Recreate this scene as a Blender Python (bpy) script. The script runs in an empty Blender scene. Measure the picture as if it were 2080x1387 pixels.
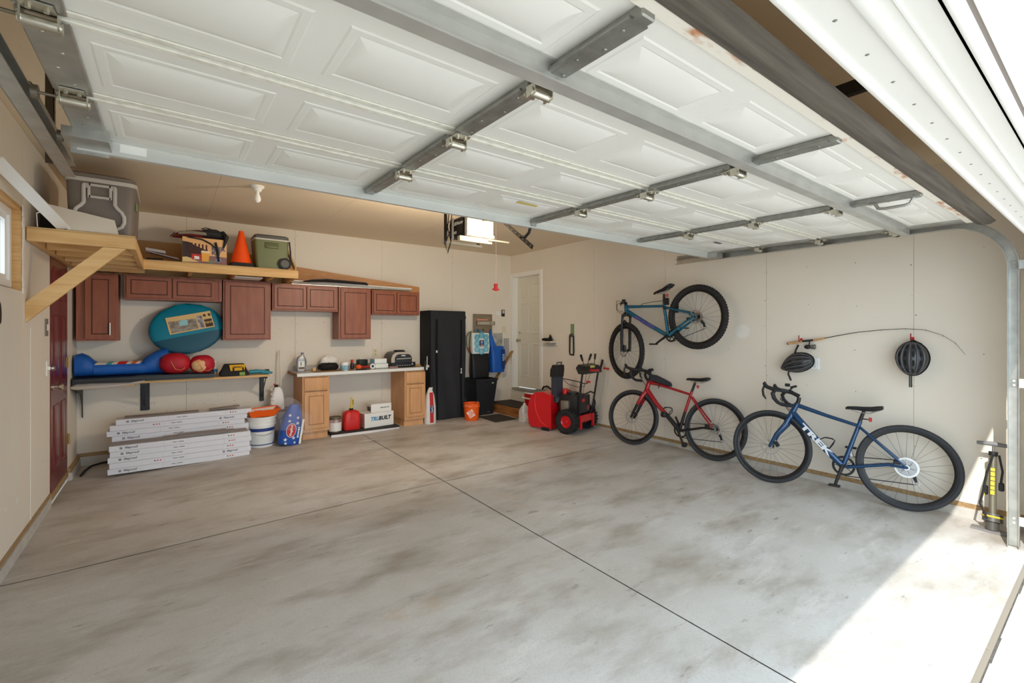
import bpy, bmesh, math, random
from mathutils import Vector, Matrix, Euler
random.seed(7)
S = bpy.context.scene
COL = S.collection
PI = math.pi
R_ = math.radians
# ---------------------------------------------------------------- room frame
XL, XR, YB, ZC, YF = -.79, 5.06, 6.80, 2.845, .40      # left/right/back wall, ceiling, inner face of the door wall
EYE, FPX, HORIZON, YAW = 1.48, 936.0, 671.0, R_(36.76)
# ---------------------------------------------------------------- camera
cam = bpy.data.cameras.new('camera'); cam_o = bpy.data.objects.new('camera', cam); COL.objects.link(cam_o)
cam_o.location = (0, 0, EYE); cam_o.rotation_euler = (PI/2, 0, -YAW)
cam.sensor_fit = 'HORIZONTAL'; cam.sensor_width = 36; cam.lens = 36*FPX/2080
cam.shift_y = -(693.5-HORIZON)/2080; cam.clip_start = .02; cam.clip_end = 200
S.camera = cam_o
S.cycles.max_bounces = 16; S.cycles.diffuse_bounces = 10
# ---------------------------------------------------------------- sky, sun, exposure
w = bpy.data.worlds.new('World'); S.world = w; w.use_nodes = True
bg = w.node_tree.nodes['Background']; bg.inputs[0].default_value = (.74, .88, 1, 1); bg.inputs[1].default_value = 2.75
sun = bpy.data.lights.new('sun', 'SUN'); sun_o = bpy.data.objects.new('sun', sun); COL.objects.link(sun_o)
sun.energy = 4.0; sun.angle = R_(.6); sun.color = (1, .955, .89)
sun_o.rotation_euler = Vector((.28, .074, -.235)).to_track_quat('-Z', 'Y').to_euler()
sun_o.location = (-6, -3, 6)
vs = S.view_settings; vs.view_transform = 'Standard'; vs.look = 'None'; vs.exposure = .45; vs.gamma = 1; vs.use_curve_mapping = False

# ---------------------------------------------------------------- pixels of the photograph -> points on known surfaces
def ray(u, v):
    f = Vector((math.sin(YAW), math.cos(YAW), 0)); r = Vector((math.cos(YAW), -math.sin(YAW), 0))
    return f + r*((u-1040)/FPX) + Vector((0, 0, (HORIZON-v)/FPX))
def at_y(u, v, y): d = ray(u, v); return Vector((0, 0, EYE)) + d*(y/d.y)
def at_x(u, v, x): d = ray(u, v); return Vector((0, 0, EYE)) + d*(x/d.x)
def at_z(u, v, z): d = ray(u, v); return Vector((0, 0, EYE)) + d*((z-EYE)/d.z)
def fz(x, y):                                               # the slab falls a little towards the big door
    k = min(1, max(.12, (x+.8)/2.2)); return .0135*max(0, y-.5)*k
def clamp(a, lo=0., hi=1.): return max(lo, min(hi, a))

# ---------------------------------------------------------------- materials
def lin(c):
    c = c/255
    return c/12.92 if c <= .04045 else ((c+.055)/1.055)**2.4
def rgb(r, g=None, b=None):
    if g is None: r, g, b = r
    return (lin(r), lin(g), lin(b), 1)
MATS = {}
def mat(name, col, rough=.6, metal=0, var=0, scale=8, bump=0, bscale=None, alpha=1, trans=0, emit=0, stretch=None, col2=None, coat=0, ior=1.45, detail=5):
    if name in MATS: return MATS[name]
    m = bpy.data.materials.new(name); m.use_nodes = True; MATS[name] = m
    nt = m.node_tree; b = nt.nodes['Principled BSDF']
    b.inputs['Base Color'].default_value = rgb(col); b.inputs['Roughness'].default_value = rough; b.inputs['Metallic'].default_value = metal
    b.inputs['Alpha'].default_value = alpha; b.inputs['Transmission Weight'].default_value = trans; b.inputs['IOR'].default_value = ior
    b.inputs['Coat Weight'].default_value = coat
    if emit:
        b.inputs['Emission Color'].default_value = rgb(col); b.inputs['Emission Strength'].default_value = emit
    if var or bump or col2:
        tc = nt.nodes.new('ShaderNodeTexCoord'); mp = nt.nodes.new('ShaderNodeMapping'); nt.links.new(tc.outputs['Object'], mp.inputs[0])
        if stretch: mp.inputs['Scale'].default_value = stretch
        n = nt.nodes.new('ShaderNodeTexNoise'); n.inputs['Scale'].default_value = scale; n.inputs['Detail'].default_value = detail
        nt.links.new(mp.outputs[0], n.inputs[0])
        if var or col2:
            mx = nt.nodes.new('ShaderNodeMix'); mx.data_type = 'RGBA'
            c = rgb(col); d = rgb(col2) if col2 else tuple(max(0, x*(1-var)) for x in c[:3])+(1,)
            rp = nt.nodes.new('ShaderNodeMapRange'); rp.inputs[1].default_value = {'rusty_white': .56, 'door_lip': .45}.get(name, .3); rp.inputs[2].default_value = {'rusty_white': .66}.get(name, .7)
            nt.links.new(n.outputs[0], rp.inputs[0]); nt.links.new(rp.outputs[0], mx.inputs[0])
            mx.inputs[6].default_value = c; mx.inputs[7].default_value = d
            nt.links.new(mx.outputs[2], b.inputs['Base Color'])
        if bump:
            bp = nt.nodes.new('ShaderNodeBump'); bp.inputs['Strength'].default_value = bump; bp.inputs['Distance'].default_value = .01
            n2 = n
            if bscale:
                n2 = nt.nodes.new('ShaderNodeTexNoise'); n2.inputs['Scale'].default_value = bscale; n2.inputs['Detail'].default_value = 4; nt.links.new(mp.outputs[0], n2.inputs[0])
            nt.links.new(n2.outputs[0], bp.inputs['Height']); nt.links.new(bp.outputs[0], b.inputs['Normal'])
    return m
def wood(name, col, col2, rough=.55, sc=(3, 30, 30), scale=1.6):
    return mat(name, col, rough, 0, 0, scale, .08, None, stretch=sc, col2=col2, detail=6)

# ---------------------------------------------------------------- mesh builder
class MB:
    def __init__(s): s.bm = bmesh.new()
    def _x(s, vs, M):
        if M is not None:
            for v in vs: v.co = M @ v.co
    def box(s, c, d, R=None, bev=0, seg=1, taper=None):
        r = bmesh.ops.create_cube(s.bm, size=1); vs = r['verts']
        for v in vs:
            k = 1
            if taper and v.co.z > 0: v.co.x *= taper[0]; v.co.y *= taper[1]
            v.co = Vector((v.co.x*d[0], v.co.y*d[1], v.co.z*d[2]))
        if bev:
            es = list({e for v in vs for e in v.link_edges})
            rr = bmesh.ops.bevel(s.bm, geom=es, offset=bev, segments=seg, profile=.5, affect='EDGES', clamp_overlap=True)
            vs = list({v for f in rr['faces'] for v in f.verts} | {v for v in vs if v.is_valid})
        M = Matrix.Translation(c) @ (R.to_4x4() if R is not None else Matrix())
        s._x(vs, M); return s
    def span(s, a, b, bev=0, seg=1):                       # box from corner to corner
        a, b = Vector(a), Vector(b)
        return s.box((a+b)/2, [abs(q) for q in (b-a)], None, bev, seg)
    def beam(s, p0, p1, w, h, roll=0, bev=0, up=(0, 0, 1)):  # rectangular bar, w sideways, h along up
        p0, p1 = Vector(p0), Vector(p1); x = (p1-p0); L = x.length; x.normalize()
        y = Vector(up).cross(x)
        if y.length < 1e-4: y = Vector((0, 1, 0))
        y.normalize(); z = x.cross(y)
        R = Matrix((x, y, z)).transposed() @ Matrix.Rotation(roll, 3, 'X')
        return s.box((p0+p1)/2, (L, w, h), R, bev)
    def ring(s, c, x, y, r, n, ry=None): return [s.bm.verts.new(c + x*(r*math.cos(2*PI*i/n)) + y*((ry or r)*math.sin(2*PI*i/n))) for i in range(n)]
    def bridge(s, a, b):
        n = len(a)
        for i in range(n if n > 2 else 1): s.bm.faces.new((a[i], a[(i+1) % n], b[(i+1) % n], b[i]))
    def cap(s, a, flip=False): s.bm.faces.new(a[::-1] if flip else a)
    def frame(s, d):
        d = Vector(d).normalized(); x = d.orthogonal().normalized(); return x, d.cross(x)
    def cyl(s, p0, p1, r0, r1=None, n=16, caps=True):
        p0, p1 = Vector(p0), Vector(p1); r1 = r0 if r1 is None else r1; x, y = s.frame(p1-p0)
        a, b = s.ring(p0, x, y, r0, n), s.ring(p1, x, y, r1, n); s.bridge(a, b)
        if caps: s.cap(a, True); s.cap(b)
        return s
    def tube(s, pts, r, n=8, closed=False, caps=True, flat=None):
        pts = [Vector(p) for p in pts]; N = len(pts); rs = r if isinstance(r, (list, tuple)) else [r]*N
        T = []
        for i in range(N):
            a = pts[i-1] if (i or closed) else pts[0]; b = pts[(i+1) % N] if (i < N-1 or closed) else pts[-1]
            t = b-a; T.append(t.normalized() if t.length > 1e-9 else Vector((0, 0, 1)))
        x = T[0].orthogonal().normalized(); rings = []
        for i in range(N):
            x = (x - T[i]*x.dot(T[i])); x = x.normalized() if x.length > 1e-6 else T[i].orthogonal().normalized()
            rings.append(s.ring(pts[i], x, T[i].cross(x), rs[i], n))
        for i in range(N-1): s.bridge(rings[i], rings[i+1])
        if closed:
            a, b = rings[-1], rings[0]; k = min(range(n), key=lambda q: (b[q].co-a[0].co).length); s.bridge(a, b[k:]+b[:k])
        elif caps: s.cap(rings[0], True); s.cap(rings[-1])
        return s
    def lathe(s, prof, c=(0, 0, 0), axis=(0, 0, 1), n=24, caps=True, sx=1, sy=1):
        c = Vector(c); a = Vector(axis).normalized(); x, y = s.frame(a)
        if abs(a.z) > .999: x, y = Vector((1, 0, 0)), Vector((0, 1, 0))*(1 if a.z > 0 else -1)
        rings = [s.ring(c+a*z, x, y, max(r, 1e-4)*sx, n, max(r, 1e-4)*sy) for r, z in prof]
        for i in range(len(rings)-1): s.bridge(rings[i], rings[i+1])
        if caps: s.cap(rings[0], True); s.cap(rings[-1])
        return s
    def torus(s, c, axis, R, r, n=48, m=10, ry=None):
        c = Vector(c); a = Vector(axis).normalized(); x, y = s.frame(a); rings = []
        for i in range(n):
            t = 2*PI*i/n; d = x*math.cos(t)+y*math.sin(t); rings.append(s.ring(c+d*R, d, a, r, m, ry))
        for i in range(n): s.bridge(rings[i], rings[(i+1) % n])
        return s
    def revolve(s, c, axis, prof, n=48):                   # closed profile (radius, along axis) swept round axis
        c = Vector(c); a = Vector(axis).normalized(); x, y = s.frame(a); rings = []
        for i in range(n):
            t = 2*PI*i/n; d = x*math.cos(t)+y*math.sin(t); rings.append([s.bm.verts.new(c+d*q+a*h) for q, h in prof])
        for i in range(n): s.bridge(rings[i], rings[(i+1) % n])
        return s
    def prism(s, poly, M, d):                              # polygon in M's xy, thickness d along z (0..d)
        a = [s.bm.verts.new(M @ Vector((p[0], p[1], 0))) for p in poly]; b = [s.bm.verts.new(M @ Vector((p[0], p[1], d))) for p in poly]
        s.bridge(a, b); s.cap(a, True); s.cap(b); return s
    def ell(s, c, r, R=None, n=20, m=12, p=1.0, noise=0, nf=3, flatz=None):
        c = Vector(c); vs = []; g = lambda t: math.copysign(abs(t)**p, t); rows = []
        for j in range(m+1):
            ph = -PI/2+PI*j/m; row = []
            for i in range(n if 0 < j < m else 1):
                th = 2*PI*i/n; d = Vector((g(math.cos(ph))*g(math.cos(th)), g(math.cos(ph))*g(math.sin(th)), g(math.sin(ph))))
                k = 1+noise*(math.sin(nf*d.x*2.1+1.3*nf*d.y+.5)*math.cos(nf*d.z*1.7+d.x*nf))
                q = Vector((d.x*r[0]*k, d.y*r[1]*k, d.z*r[2]*k))
                if flatz is not None: q.z = max(q.z, flatz)
                row.append(s.bm.verts.new(c+(R @ q if R is not None else q)))
            rows.append(row)
        for j in range(m):
            a, b = rows[j], rows[j+1]
            for i in range(n):
                if len(a) == 1: s.bm.faces.new((a[0], b[(i+1) % n], b[i]))
                elif len(b) == 1: s.bm.faces.new((a[i], a[(i+1) % n], b[0]))
                else: s.bm.faces.new((a[i], a[(i+1) % n], b[(i+1) % n], b[i]))
        return s
    def loft(s, rings, caps=True):
        rr = [[s.bm.verts.new(Vector(p)) for p in q] for q in rings]
        for i in range(len(rr)-1): s.bridge(rr[i], rr[i+1])
        if caps: s.cap(rr[0], True); s.cap(rr[-1])
        return s
    def grid(s, f, nu, nv):                                # f(i/nu, j/nv) -> point
        g = [[s.bm.verts.new(Vector(f(i/nu, j/nv))) for j in range(nv+1)] for i in range(nu+1)]
        for i in range(nu):
            for j in range(nv): s.bm.faces.new((g[i][j], g[i+1][j], g[i+1][j+1], g[i][j+1]))
        return s
    def quad(s, *p): s.bm.faces.new([s.bm.verts.new(Vector(q)) for q in p]); return s
    def mesh(s, name, m, smooth=35):
        bmesh.ops.recalc_face_normals(s.bm, faces=s.bm.faces)
        me = bpy.data.meshes.new(name); s.bm.to_mesh(me); s.bm.free()
        if smooth:
            me.polygons.foreach_set('use_smooth', [True]*len(me.polygons)); me.set_sharp_from_angle(angle=R_(smooth))
        if m: me.materials.append(m)
        return me
    def build(s, name, m, parent=None, smooth=35, loc=None):
        o = bpy.data.objects.new(name, s.mesh(name, m, smooth)); COL.objects.link(o)
        if parent: adopt(o, parent)
        if loc is not None: o.location = loc
        return o
WORLD = {}
def adopt(o, parent):                                       # parts of a 'wthing' are modelled in room coordinates
    o.parent = parent
    if parent.name in WORLD: o.matrix_parent_inverse = WORLD[parent.name]
def tag(o, label, cat, group=None, kind=None):
    if label: o['label'] = label
    if cat: o['category'] = cat
    if group: o['group'] = group
    if kind: o['kind'] = kind
    return o
def thing(name, label, cat, loc=(0, 0, 0), rz=0, group=None, rot=None):
    o = bpy.data.objects.new(name, None); COL.objects.link(o); o.empty_display_size = .05
    o.location = loc; o.rotation_euler = rot if rot else (0, 0, rz)
    return tag(o, label, cat, group)
def wthing(name, label, cat, loc, group=None):
    o = thing(name, label, cat, loc, 0, group); WORLD[o.name] = Matrix.Translation(-Vector(loc)); return o
def struct(o): o['kind'] = 'structure'; return o
def inst(name, me, parent=None, loc=(0, 0, 0), rot=(0, 0, 0), sc=None):
    o = bpy.data.objects.new(name, me); COL.objects.link(o); o.location = loc; o.rotation_euler = rot
    if sc: o.scale = sc
    if parent: adopt(o, parent)
    return o
def text(name, s, size, m, parent, M, ext=.0008, align='CENTER', shear=0, bold=0, sx=1):
    c = bpy.data.curves.new(name, 'FONT'); c.body = s; c.size = size; c.extrude = ext; c.align_x = align; c.align_y = 'CENTER'; c.shear = shear; c.offset = bold
    c.resolution_u = 3
    t = bpy.data.objects.new('tmp', c); COL.objects.link(t)
    dg = bpy.context.evaluated_depsgraph_get(); me = bpy.data.meshes.new_from_object(t.evaluated_get(dg))
    bpy.data.objects.remove(t); bpy.data.curves.remove(c)
    me.transform(M @ Matrix.Diagonal((sx, 1, 1, 1))); me.materials.clear(); me.materials.append(m); me.name = name
    o = bpy.data.objects.new(name, me); COL.objects.link(o); adopt(o, parent); return o
def face_M(c, x, y):                                       # frame with local x, y in the face and z out of it
    x = Vector(x).normalized(); y = Vector(y); y = (y-x*y.dot(x)).normalized(); z = x.cross(y)
    return Matrix.Translation(c) @ Matrix((x, y, z)).transposed().to_4x4()
def small_marks(widths, h, gap, m, parent, M, ext=.0008):            # print too small to read: a row of short bars
    b = MB(); x = -(sum(widths)+gap*(len(widths)-1))/2
    for w_ in widths: b.prism([(x, -h/2), (x+w_, -h/2), (x+w_, h/2), (x, h/2)], M, ext); x += w_+gap
    o = b.build('small_print', m, parent); o['kind'] = 'stuff'; return o
FRONT = lambda c: face_M(c, (1, 0, 0), (0, 0, 1))           # a face looking towards -y, text upright
SIDE = lambda c: face_M(c, (0, -1, 0), (0, 0, 1))           # a face looking towards -x
# ================================================================ THE SETTING
M_wall = mat('wall_paint', (230, 222, 208), .75, 0, .05, 1.3, .05, 60)
M_ceil = mat('ceiling_paint', (228, 211, 184), .8, 0, .05, 1.1, .05, 60)
M_gap = mat('drywall_gap', (120, 108, 90), .9)
M_sill = wood('sill_wood', (176, 146, 104), (140, 112, 76), .7)
M_curb = mat('curb_concrete', (198, 194, 186), .9, 0, .22, 7, .3, 40)
M_white = mat('white_paint', (238, 237, 232), .45, 0, .03, 3)
M_dark = mat('black_plastic', (28, 28, 30), .5)
M_galv = mat('galvanised_steel', (190, 190, 184), .38, .85, .25, 14, .05)
M_galvd = mat('galvanised_dull', (164, 164, 158), .45, .8, .3, 20, .05)
M_steel = mat('bright_steel', (205, 200, 186), .28, .95, .1, 10)
M_screw = mat('screw_head', (84, 72, 58), .6)

def slab_material():
    m = bpy.data.materials.new('floor_concrete'); m.use_nodes = True; nt = m.node_tree; N = nt.nodes; L = nt.links; b = N['Principled BSDF']
    geo = N.new('ShaderNodeNewGeometry')
    def noise(scale, st=(1, 1, 1), det=6, rough=.6, rz=0):
        mp = N.new('ShaderNodeMapping'); mp.inputs['Scale'].default_value = st; mp.inputs['Rotation'].default_value = (0, 0, rz); L.new(geo.outputs['Position'], mp.inputs[0])
        n = N.new('ShaderNodeTexNoise'); n.inputs['Scale'].default_value = scale; n.inputs['Detail'].default_value = det; n.inputs['Roughness'].default_value = rough; L.new(mp.outputs[0], n.inputs[0]); return n.outputs[0]
    def rng(a, lo, hi, o0=0., o1=1.):
        r = N.new('ShaderNodeMapRange'); r.inputs[1].default_value = lo; r.inputs[2].default_value = hi; r.inputs[3].default_value = o0; r.inputs[4].default_value = o1; L.new(a, r.inputs[0]); return r.outputs[0]
    def mix(f, a, c, bl='MIX'):
        x = N.new('ShaderNodeMix'); x.data_type = 'RGBA'; x.blend_type = bl; L.new(f, x.inputs[0])
        for i, q in ((6, a), (7, c)):
            if isinstance(q, tuple): x.inputs[i].default_value = q
            else: L.new(q, x.inputs[i])
        return x.outputs[2]
    base = mix(rng(noise(.9, det=8), .32, .68), rgb(203, 201, 198), rgb(180, 174, 165))
    base = mix(rng(noise(2.0, (.7, 1.7, 1), 9, .62, .64), .48, .70, 0, .8), base, rgb(146, 136, 122))         # broad oil and dirt blotches
    base = mix(rng(noise(2.6, (.5, 2.2, 1), 8, .7, .64), .56, .74, 0, .75), base, rgb(216, 213, 208))       # scuffed pale streaks
    base = mix(rng(noise(6, (.8, 2.6, 1), 5, .7, .64), .62, .72, 0, .7), base, rgb(112, 103, 92))         # small dark stains
    base = mix(rng(noise(1.4, det=4), .63, .7, 0, .35), base, rgb(188, 160, 124))                     # rusty tinge
    base = mix(rng(noise(90, det=3), .45, .75, 0, .25), base, rgb(150, 142, 132))
    L.new(base, b.inputs['Base Color'])
    L.new(rng(noise(4, det=5), .3, .7, .38, .7), b.inputs['Roughness'])
    bp = N.new('ShaderNodeBump'); bp.inputs['Strength'].default_value = .12; bp.inputs['Distance'].default_value = .004
    L.new(noise(45, (1, .35, 1)), bp.inputs['Height']); L.new(bp.outputs[0], b.inputs['Normal']); MATS['floor'] = m
    return m
M_floor = slab_material()
M_joint = mat('joint_dirt', (136, 126, 112), .95)

# floor: a dark bed with four cast slabs between the saw cuts
floor = struct(MB().grid(lambda a, c: (XL+(XR-XL)*a, .38+(YB-.38)*c, fz(XL+(XR-XL)*a, .38+(YB-.38)*c)-.014), 12, 12).build('floor', M_joint))
JX, JY, g_ = 2.11, 3.90, .004
def slab(x0, x1, y0, y1):
    MB().grid(lambda a, c: (x0+(x1-x0)*a, y0+(y1-y0)*c, fz(x0+(x1-x0)*a, y0+(y1-y0)*c)-.002*(1 if (0 < a < 1 and 0 < c < 1) else 2.5)+.002), 14, 14).build('concrete_slab', M_floor, floor)
for x0, x1 in ((XL, JX-g_), (JX+g_, XR)):
    for y0, y1 in ((.40, JY-g_), (JY+g_, YB)): slab(x0, x1, y0, y1)
M_drive = mat('driveway_concrete', (204, 200, 193), .9, 0, .12, 1.2, .15, 50)
drive = MB()
drive.grid(lambda a, c: (-9+22*a, .375-14*c, -.02-.06*c), 8, 8)
struct(drive.build('driveway', M_drive))
jt = MB().grid(lambda a, c: (XL+(XR-XL)*a, .37+.035*c, -.022+.004*math.sin(40*a)), 40, 1); struct(jt.build('trim_expansion_joint', mat('expansion_joint', (96, 90, 82), .95, 0, .4, 30)))
gr = MB(); random.seed(3)                                   # dry grass caught in the joint
for k in range(26):
    q = at_z(1985+random.uniform(-6, 12)+k*.2, 1330-k*9+random.uniform(-6, 6), -.015)
    for j in range(2):
        a = random.uniform(0, 2*PI); l = random.uniform(.012, .04)
        gr.tube([q, q+Vector((math.cos(a)*l*.6, math.sin(a)*l*.6, .012)), q+Vector((math.cos(a)*l, math.sin(a)*l, .006))], .0009, 4)
tag(gr.build('dry_grass', mat('dry_grass', (168, 150, 100), .9)), 'dry grass blades caught in the driveway joint', 'grass', kind='stuff')

# ---- walls: studs behind (backing) + drywall sheets
TH = .0127
def wall(name, make, panels, frame):
    root = struct(make.build(name, M_gap))
    for (a0, a1, z0, z1) in panels:
        b = MB(); p, q = frame(a0+.0012, z0), frame(a1-.0012, z1); b.span(p[0], q[1]); b.build('drywall_sheet', M_wall, root, 0)
    return root
# right wall (x = XR), interior door opening near the back corner
D2a, D2b, D2z0, D2z1 = 5.975, 6.745, .43, 2.455
b = MB()
b.span((XR+TH, .2, -.05), (XR+.13, D2a, ZC)); b.span((XR+TH, D2b, -.05), (XR+.13, YB+.1, ZC)); b.span((XR+TH, D2a, D2z1), (XR+.13, D2b, ZC)); b.span((XR+TH, D2a, -.05), (XR+.13, D2b, D2z0))
fr = lambda y, z: ((XR, y, z), (XR+TH, y, z))
seamsR = [.2, 1.09, 2.29, 3.52, 4.74, 5.90]
pan = [(a, c, .118, ZC) for a, c in zip(seamsR, seamsR[1:])] + [(5.90, D2a, .118, ZC), (D2b, YB, .118, ZC), (D2a, D2b, D2z1, ZC), (D2a, D2b, .118, D2z0)]
wall_right = wall('wall_right', b, pan, fr)
# back wall
b = MB(); b.span((XL-.13, YB+TH, -.05), (XR+.13, YB+.13, ZC))
fr = lambda x, z: ((x, YB, z), (x, YB+TH, z))
sB = [XL, .18, 1.39, 2.61, 3.83, XR]
wall_back = wall('wall_back', b, [(a, c, .145, ZC) for a, c in zip(sB, sB[1:])], fr)
# left wall with window and red door openings
W1a, W1b, W1z0, W1z1 = 3.28, 4.49, 1.745, 2.315
D1a, D1b, D1z0, D1z1 = 5.40, 6.22, .11, 2.15
b = MB()
b.span((XL-.13, .2, -.05), (XL-TH, W1a, ZC)); b.span((XL-.13, W1b, -.05), (XL-TH, D1a, ZC)); b.span((XL-.13, D1b, -.05), (XL-TH, YB+.1, ZC))
b.span((XL-.13, W1a, -.05), (XL-TH, W1b, W1z0)); b.span((XL-.13, W1a, W1z1), (XL-TH, W1b, ZC)); b.span((XL-.13, D1a, D1z1), (XL-TH, D1b, ZC)); b.span((XL-.13, D1a, -.05), (XL-TH, D1b, D1z0-.02))
fr = lambda y, z: ((XL-TH, y, z), (XL, y, z))
pan = [(.2, 1.42, .12, ZC), (1.42, 2.64, .12, ZC), (2.64, W1a, .12, ZC), (W1a, W1b, .12, W1z0), (W1a, W1b, W1z1, ZC), (W1b, 4.72, .12, ZC), (4.72, D1a, .12, ZC), (D1b, YB, .12, ZC), (D1a, D1b, D1z1, ZC)]
wall_left = wall('wall_left', b, pan, fr)
# front wall: header and two piers round the big door opening
OPL, OPR, OPZ = -.36, 4.62, 2.10
b = MB(); b.span((XL-.13, .21, OPZ+.01), (XR+.13, YF, ZC)); b.span((XL-.13, .21, -.05), (OPL, YF, OPZ+.01)); b.span((OPR, .21, -.05), (XR+.13, YF, OPZ+.01))
wall_front = struct(b.build('wall_front', M_wall))
# ceiling, sheets running along x with 1.2 m seams
b = MB(); b.span((XL-.13, .2, ZC+TH), (XR+.13, YB+.13, ZC+.12)); ceiling = struct(b.build('ceiling', M_gap))
for k, (x0, x1) in enumerate(zip([XL, .38, 1.57, 2.79, 4.01], [.38, 1.57, 2.79, 4.01, XR])):
    for y0, y1 in ((.2, 3.2), (3.2, YB)):
        MB().span((x0+.001, y0+.001, ZC), (x1-.001, y1-.001, ZC+TH)).build('drywall_sheet', M_ceil, ceiling, 0)
# screw heads and nail pops on the sheets
def screws(name, pts, nrm, parent):
    b = MB()
    for p, r in pts: b.cyl(Vector(p)-Vector(nrm)*.001, Vector(p)+Vector(nrm)*.0012, r, r*.8, 6)
    o = b.build(name, M_screw, parent); o['kind'] = 'stuff'
random.seed(11); pr = []; pb = []; pl = []
for y in seamsR[1:]:
    for z in (.3, .55, .8, 1.05, 1.3, 1.55, 1.8, 2.05, 2.3, 2.6):
        for d in (-.012, .014):
            if random.random() < .7: pr.append(((XR, y+d+random.uniform(-.006, .006), z+random.uniform(-.06, .06)), random.uniform(.003, .0055)))
for y in (.68, 1.5, 1.9, 2.7, 3.1, 3.9, 4.3, 5.15, 5.5):
    for z in (.5, .9, 1.3, 1.7, 2.1, 2.5):
        if random.random() < .75: pr.append(((XR, y+random.uniform(-.01, .01), z+random.uniform(-.04, .04)), random.uniform(.003, .005)))
for x in sB[1:-1]:
    for z in (.3, .5, .75, 1., 1.2, 1.3, 1.55, 1.75, 2.2, 2.4, 2.6, 2.75):
        for d in (-.012, .014):
            if random.random() < .7: pb.append(((x+d+random.uniform(-.006, .006), YB, z+random.uniform(-.05, .05)), random.uniform(.003, .0055)))
for x in (-.25, .55, .95, 1.75, 2.2, 3.0, 3.4, 4.2, 4.6):
    for z in (.4, .8, 1.2, 1.6, 2.0, 2.35, 2.65):
        if random.random() < .75: pb.append(((x+random.uniform(-.02, .02), YB, z+random.uniform(-.04, .04)), random.uniform(.003, .0055)))
for k in range(60): pb.append(((random.uniform(1.1, 1.9), YB, random.uniform(1.3, 1.75)) if k < 22 else (random.uniform(-.4, .8), YB, random.uniform(.5, .95)), random.uniform(.002, .005)))
for y in (2.0, 2.64, 3.0, 3.6, 4.72, 5.1):
    for z in (.4, .9, 1.4, 2.5): pl.append(((XL, y+random.uniform(-.02, .02), z+random.uniform(-.1, .1)), .004))
screws('screw_heads', pr, (-1, 0, 0), wall_right); screws('screw_heads', pb, (0, -1, 0), wall_back); screws('screw_heads', pl, (1, 0, 0), wall_left)
# filler patches
b = MB()
for u, v, r in ((1508, 673, .075),): p = at_x(u, v, XR); b.ell((XR, p.y, p.z), (.0015, r*1.1, r), None, 24, 8)
b.build('filler_patch', mat('filler', (236, 232, 224), .8, 0, .05, 9), wall_right)
b = MB()
for u, v, r in ((12, 1035, .012), (35, 1016, .02), (20, 830, .008)): p = at_x(u, v, XL); b.ell((XL, p.y, p.z), (.002, r*1.4, r), None, 10, 6)
b.build('filler_patch', MATS['filler'], wall_left)
hole = at_x(0, 636, XL); MB().ell((XL, hole.y, hole.z), (.004, .03, .065), None, 12, 8, noise=.2).build('broken_hole', mat('hole_dark', (52, 40, 30), .9), wall_left)
bead = MB().span((XL, 4.716, .12), (XL+.002, 4.724, 1.5)); bead.build('corner_bead', M_white, wall_left)
# ---- concrete stem wall + sill plate at the foot of the walls
def baseboard(name, segs, top, nrm):
    c = MB(); s = MB()
    for (a, e, out) in segs:
        a, e = Vector(a), Vector(e); n = Vector(nrm)
        za, ze = fz(a.x, a.y), fz(e.x, e.y)
        def seg(mb, z0a, z0e, z1, o):
            i0, i1, j0, j1 = a.copy(), a+n*o, e.copy(), e+n*o
            mb.loft([[(i0.x, i0.y, z0a), (i1.x, i1.y, z0a), (i1.x, i1.y, z1), (i0.x, i0.y, z1)], [(j0.x, j0.y, z0e), (j1.x, j1.y, z0e), (j1.x, j1.y, z1), (j0.x, j0.y, z1)]])
        seg(c, za-.03, ze-.03, top-.04, out+.006); seg(s, top-.04, top-.04, top, out-.004)
    root = struct(c.build(name, M_curb)); s.build('sill_plate', M_sill, root); return root
bR = baseboard('baseboard_right', [((XR+.03, .41, 0), (XR+.03, 5.93, 0), .03)], .118, (-1, 0, 0))
baseboard('baseboard_back', [((XL, YB+.03, 0), (XR, YB+.03, 0), .03)], .145, (0, -1, 0))
baseboard('baseboard_left', [((XL-.03, .41, 0), (XL-.03, D1a, 0), .035), ((XL-.03, D1b, 0), (XL-.03, YB, 0), .06)], .122, (1, 0, 0))
tr = MB(); tr.span((XL-.1, D1a, .05), (XL+.01, D1b, D1z0)); struct(tr.build('trim_door_sill', M_sill))
# ---- white wrapped head jamb and lap siding outside
M_vinyl = mat('white_vinyl', (226, 224, 219), .4, 0, .03, 2)
hd = MB(); hd.span((OPL-.1, .20, OPZ), (OPR+.1, .395, OPZ+.01)); hd.box(((OPL+OPR)/2, .392, OPZ+.002), (OPR-OPL+.2, .02, .022), None, .007, 2)
hd.box(((OPL+OPR)/2, .30, OPZ-.004), (OPR-OPL+.2, .022, .012), None, .004, 2); hd.box(((OPL+OPR)/2, .262, OPZ-.001), (OPR-OPL+.2, .008, .006), None, .002); hd.box(((OPL+OPR)/2, .20, OPZ+.012), (OPR-OPL+.2, .014, .05), None, .004, 2)
jm = struct(hd.build('trim_head_jamb', M_vinyl))
nl = MB()
for k in range(26): nl.ell((OPL+.1+k*.19, .352, OPZ-.0005), (.0045, .0045, .0015), None, 8, 4)
nl.build('nail_heads', mat('nail_grey', (120, 118, 114), .5), jm)['kind'] = 'stuff'
for nm, x0, x1 in (('trim_jamb_right', OPR-.012, OPR+.004), ('trim_jamb_left', OPL-.004, OPL+.012)):
    struct(MB().span((x0, .20, -.02), (x1, .395, OPZ)).build(nm, M_vinyl))
ext = struct(MB().span((XL-.3, .196, OPZ+.0), (XR+.4, .215, 4.2)).build('wall_outside', mat('siding_gap', (96, 82, 70), .9)))
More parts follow.
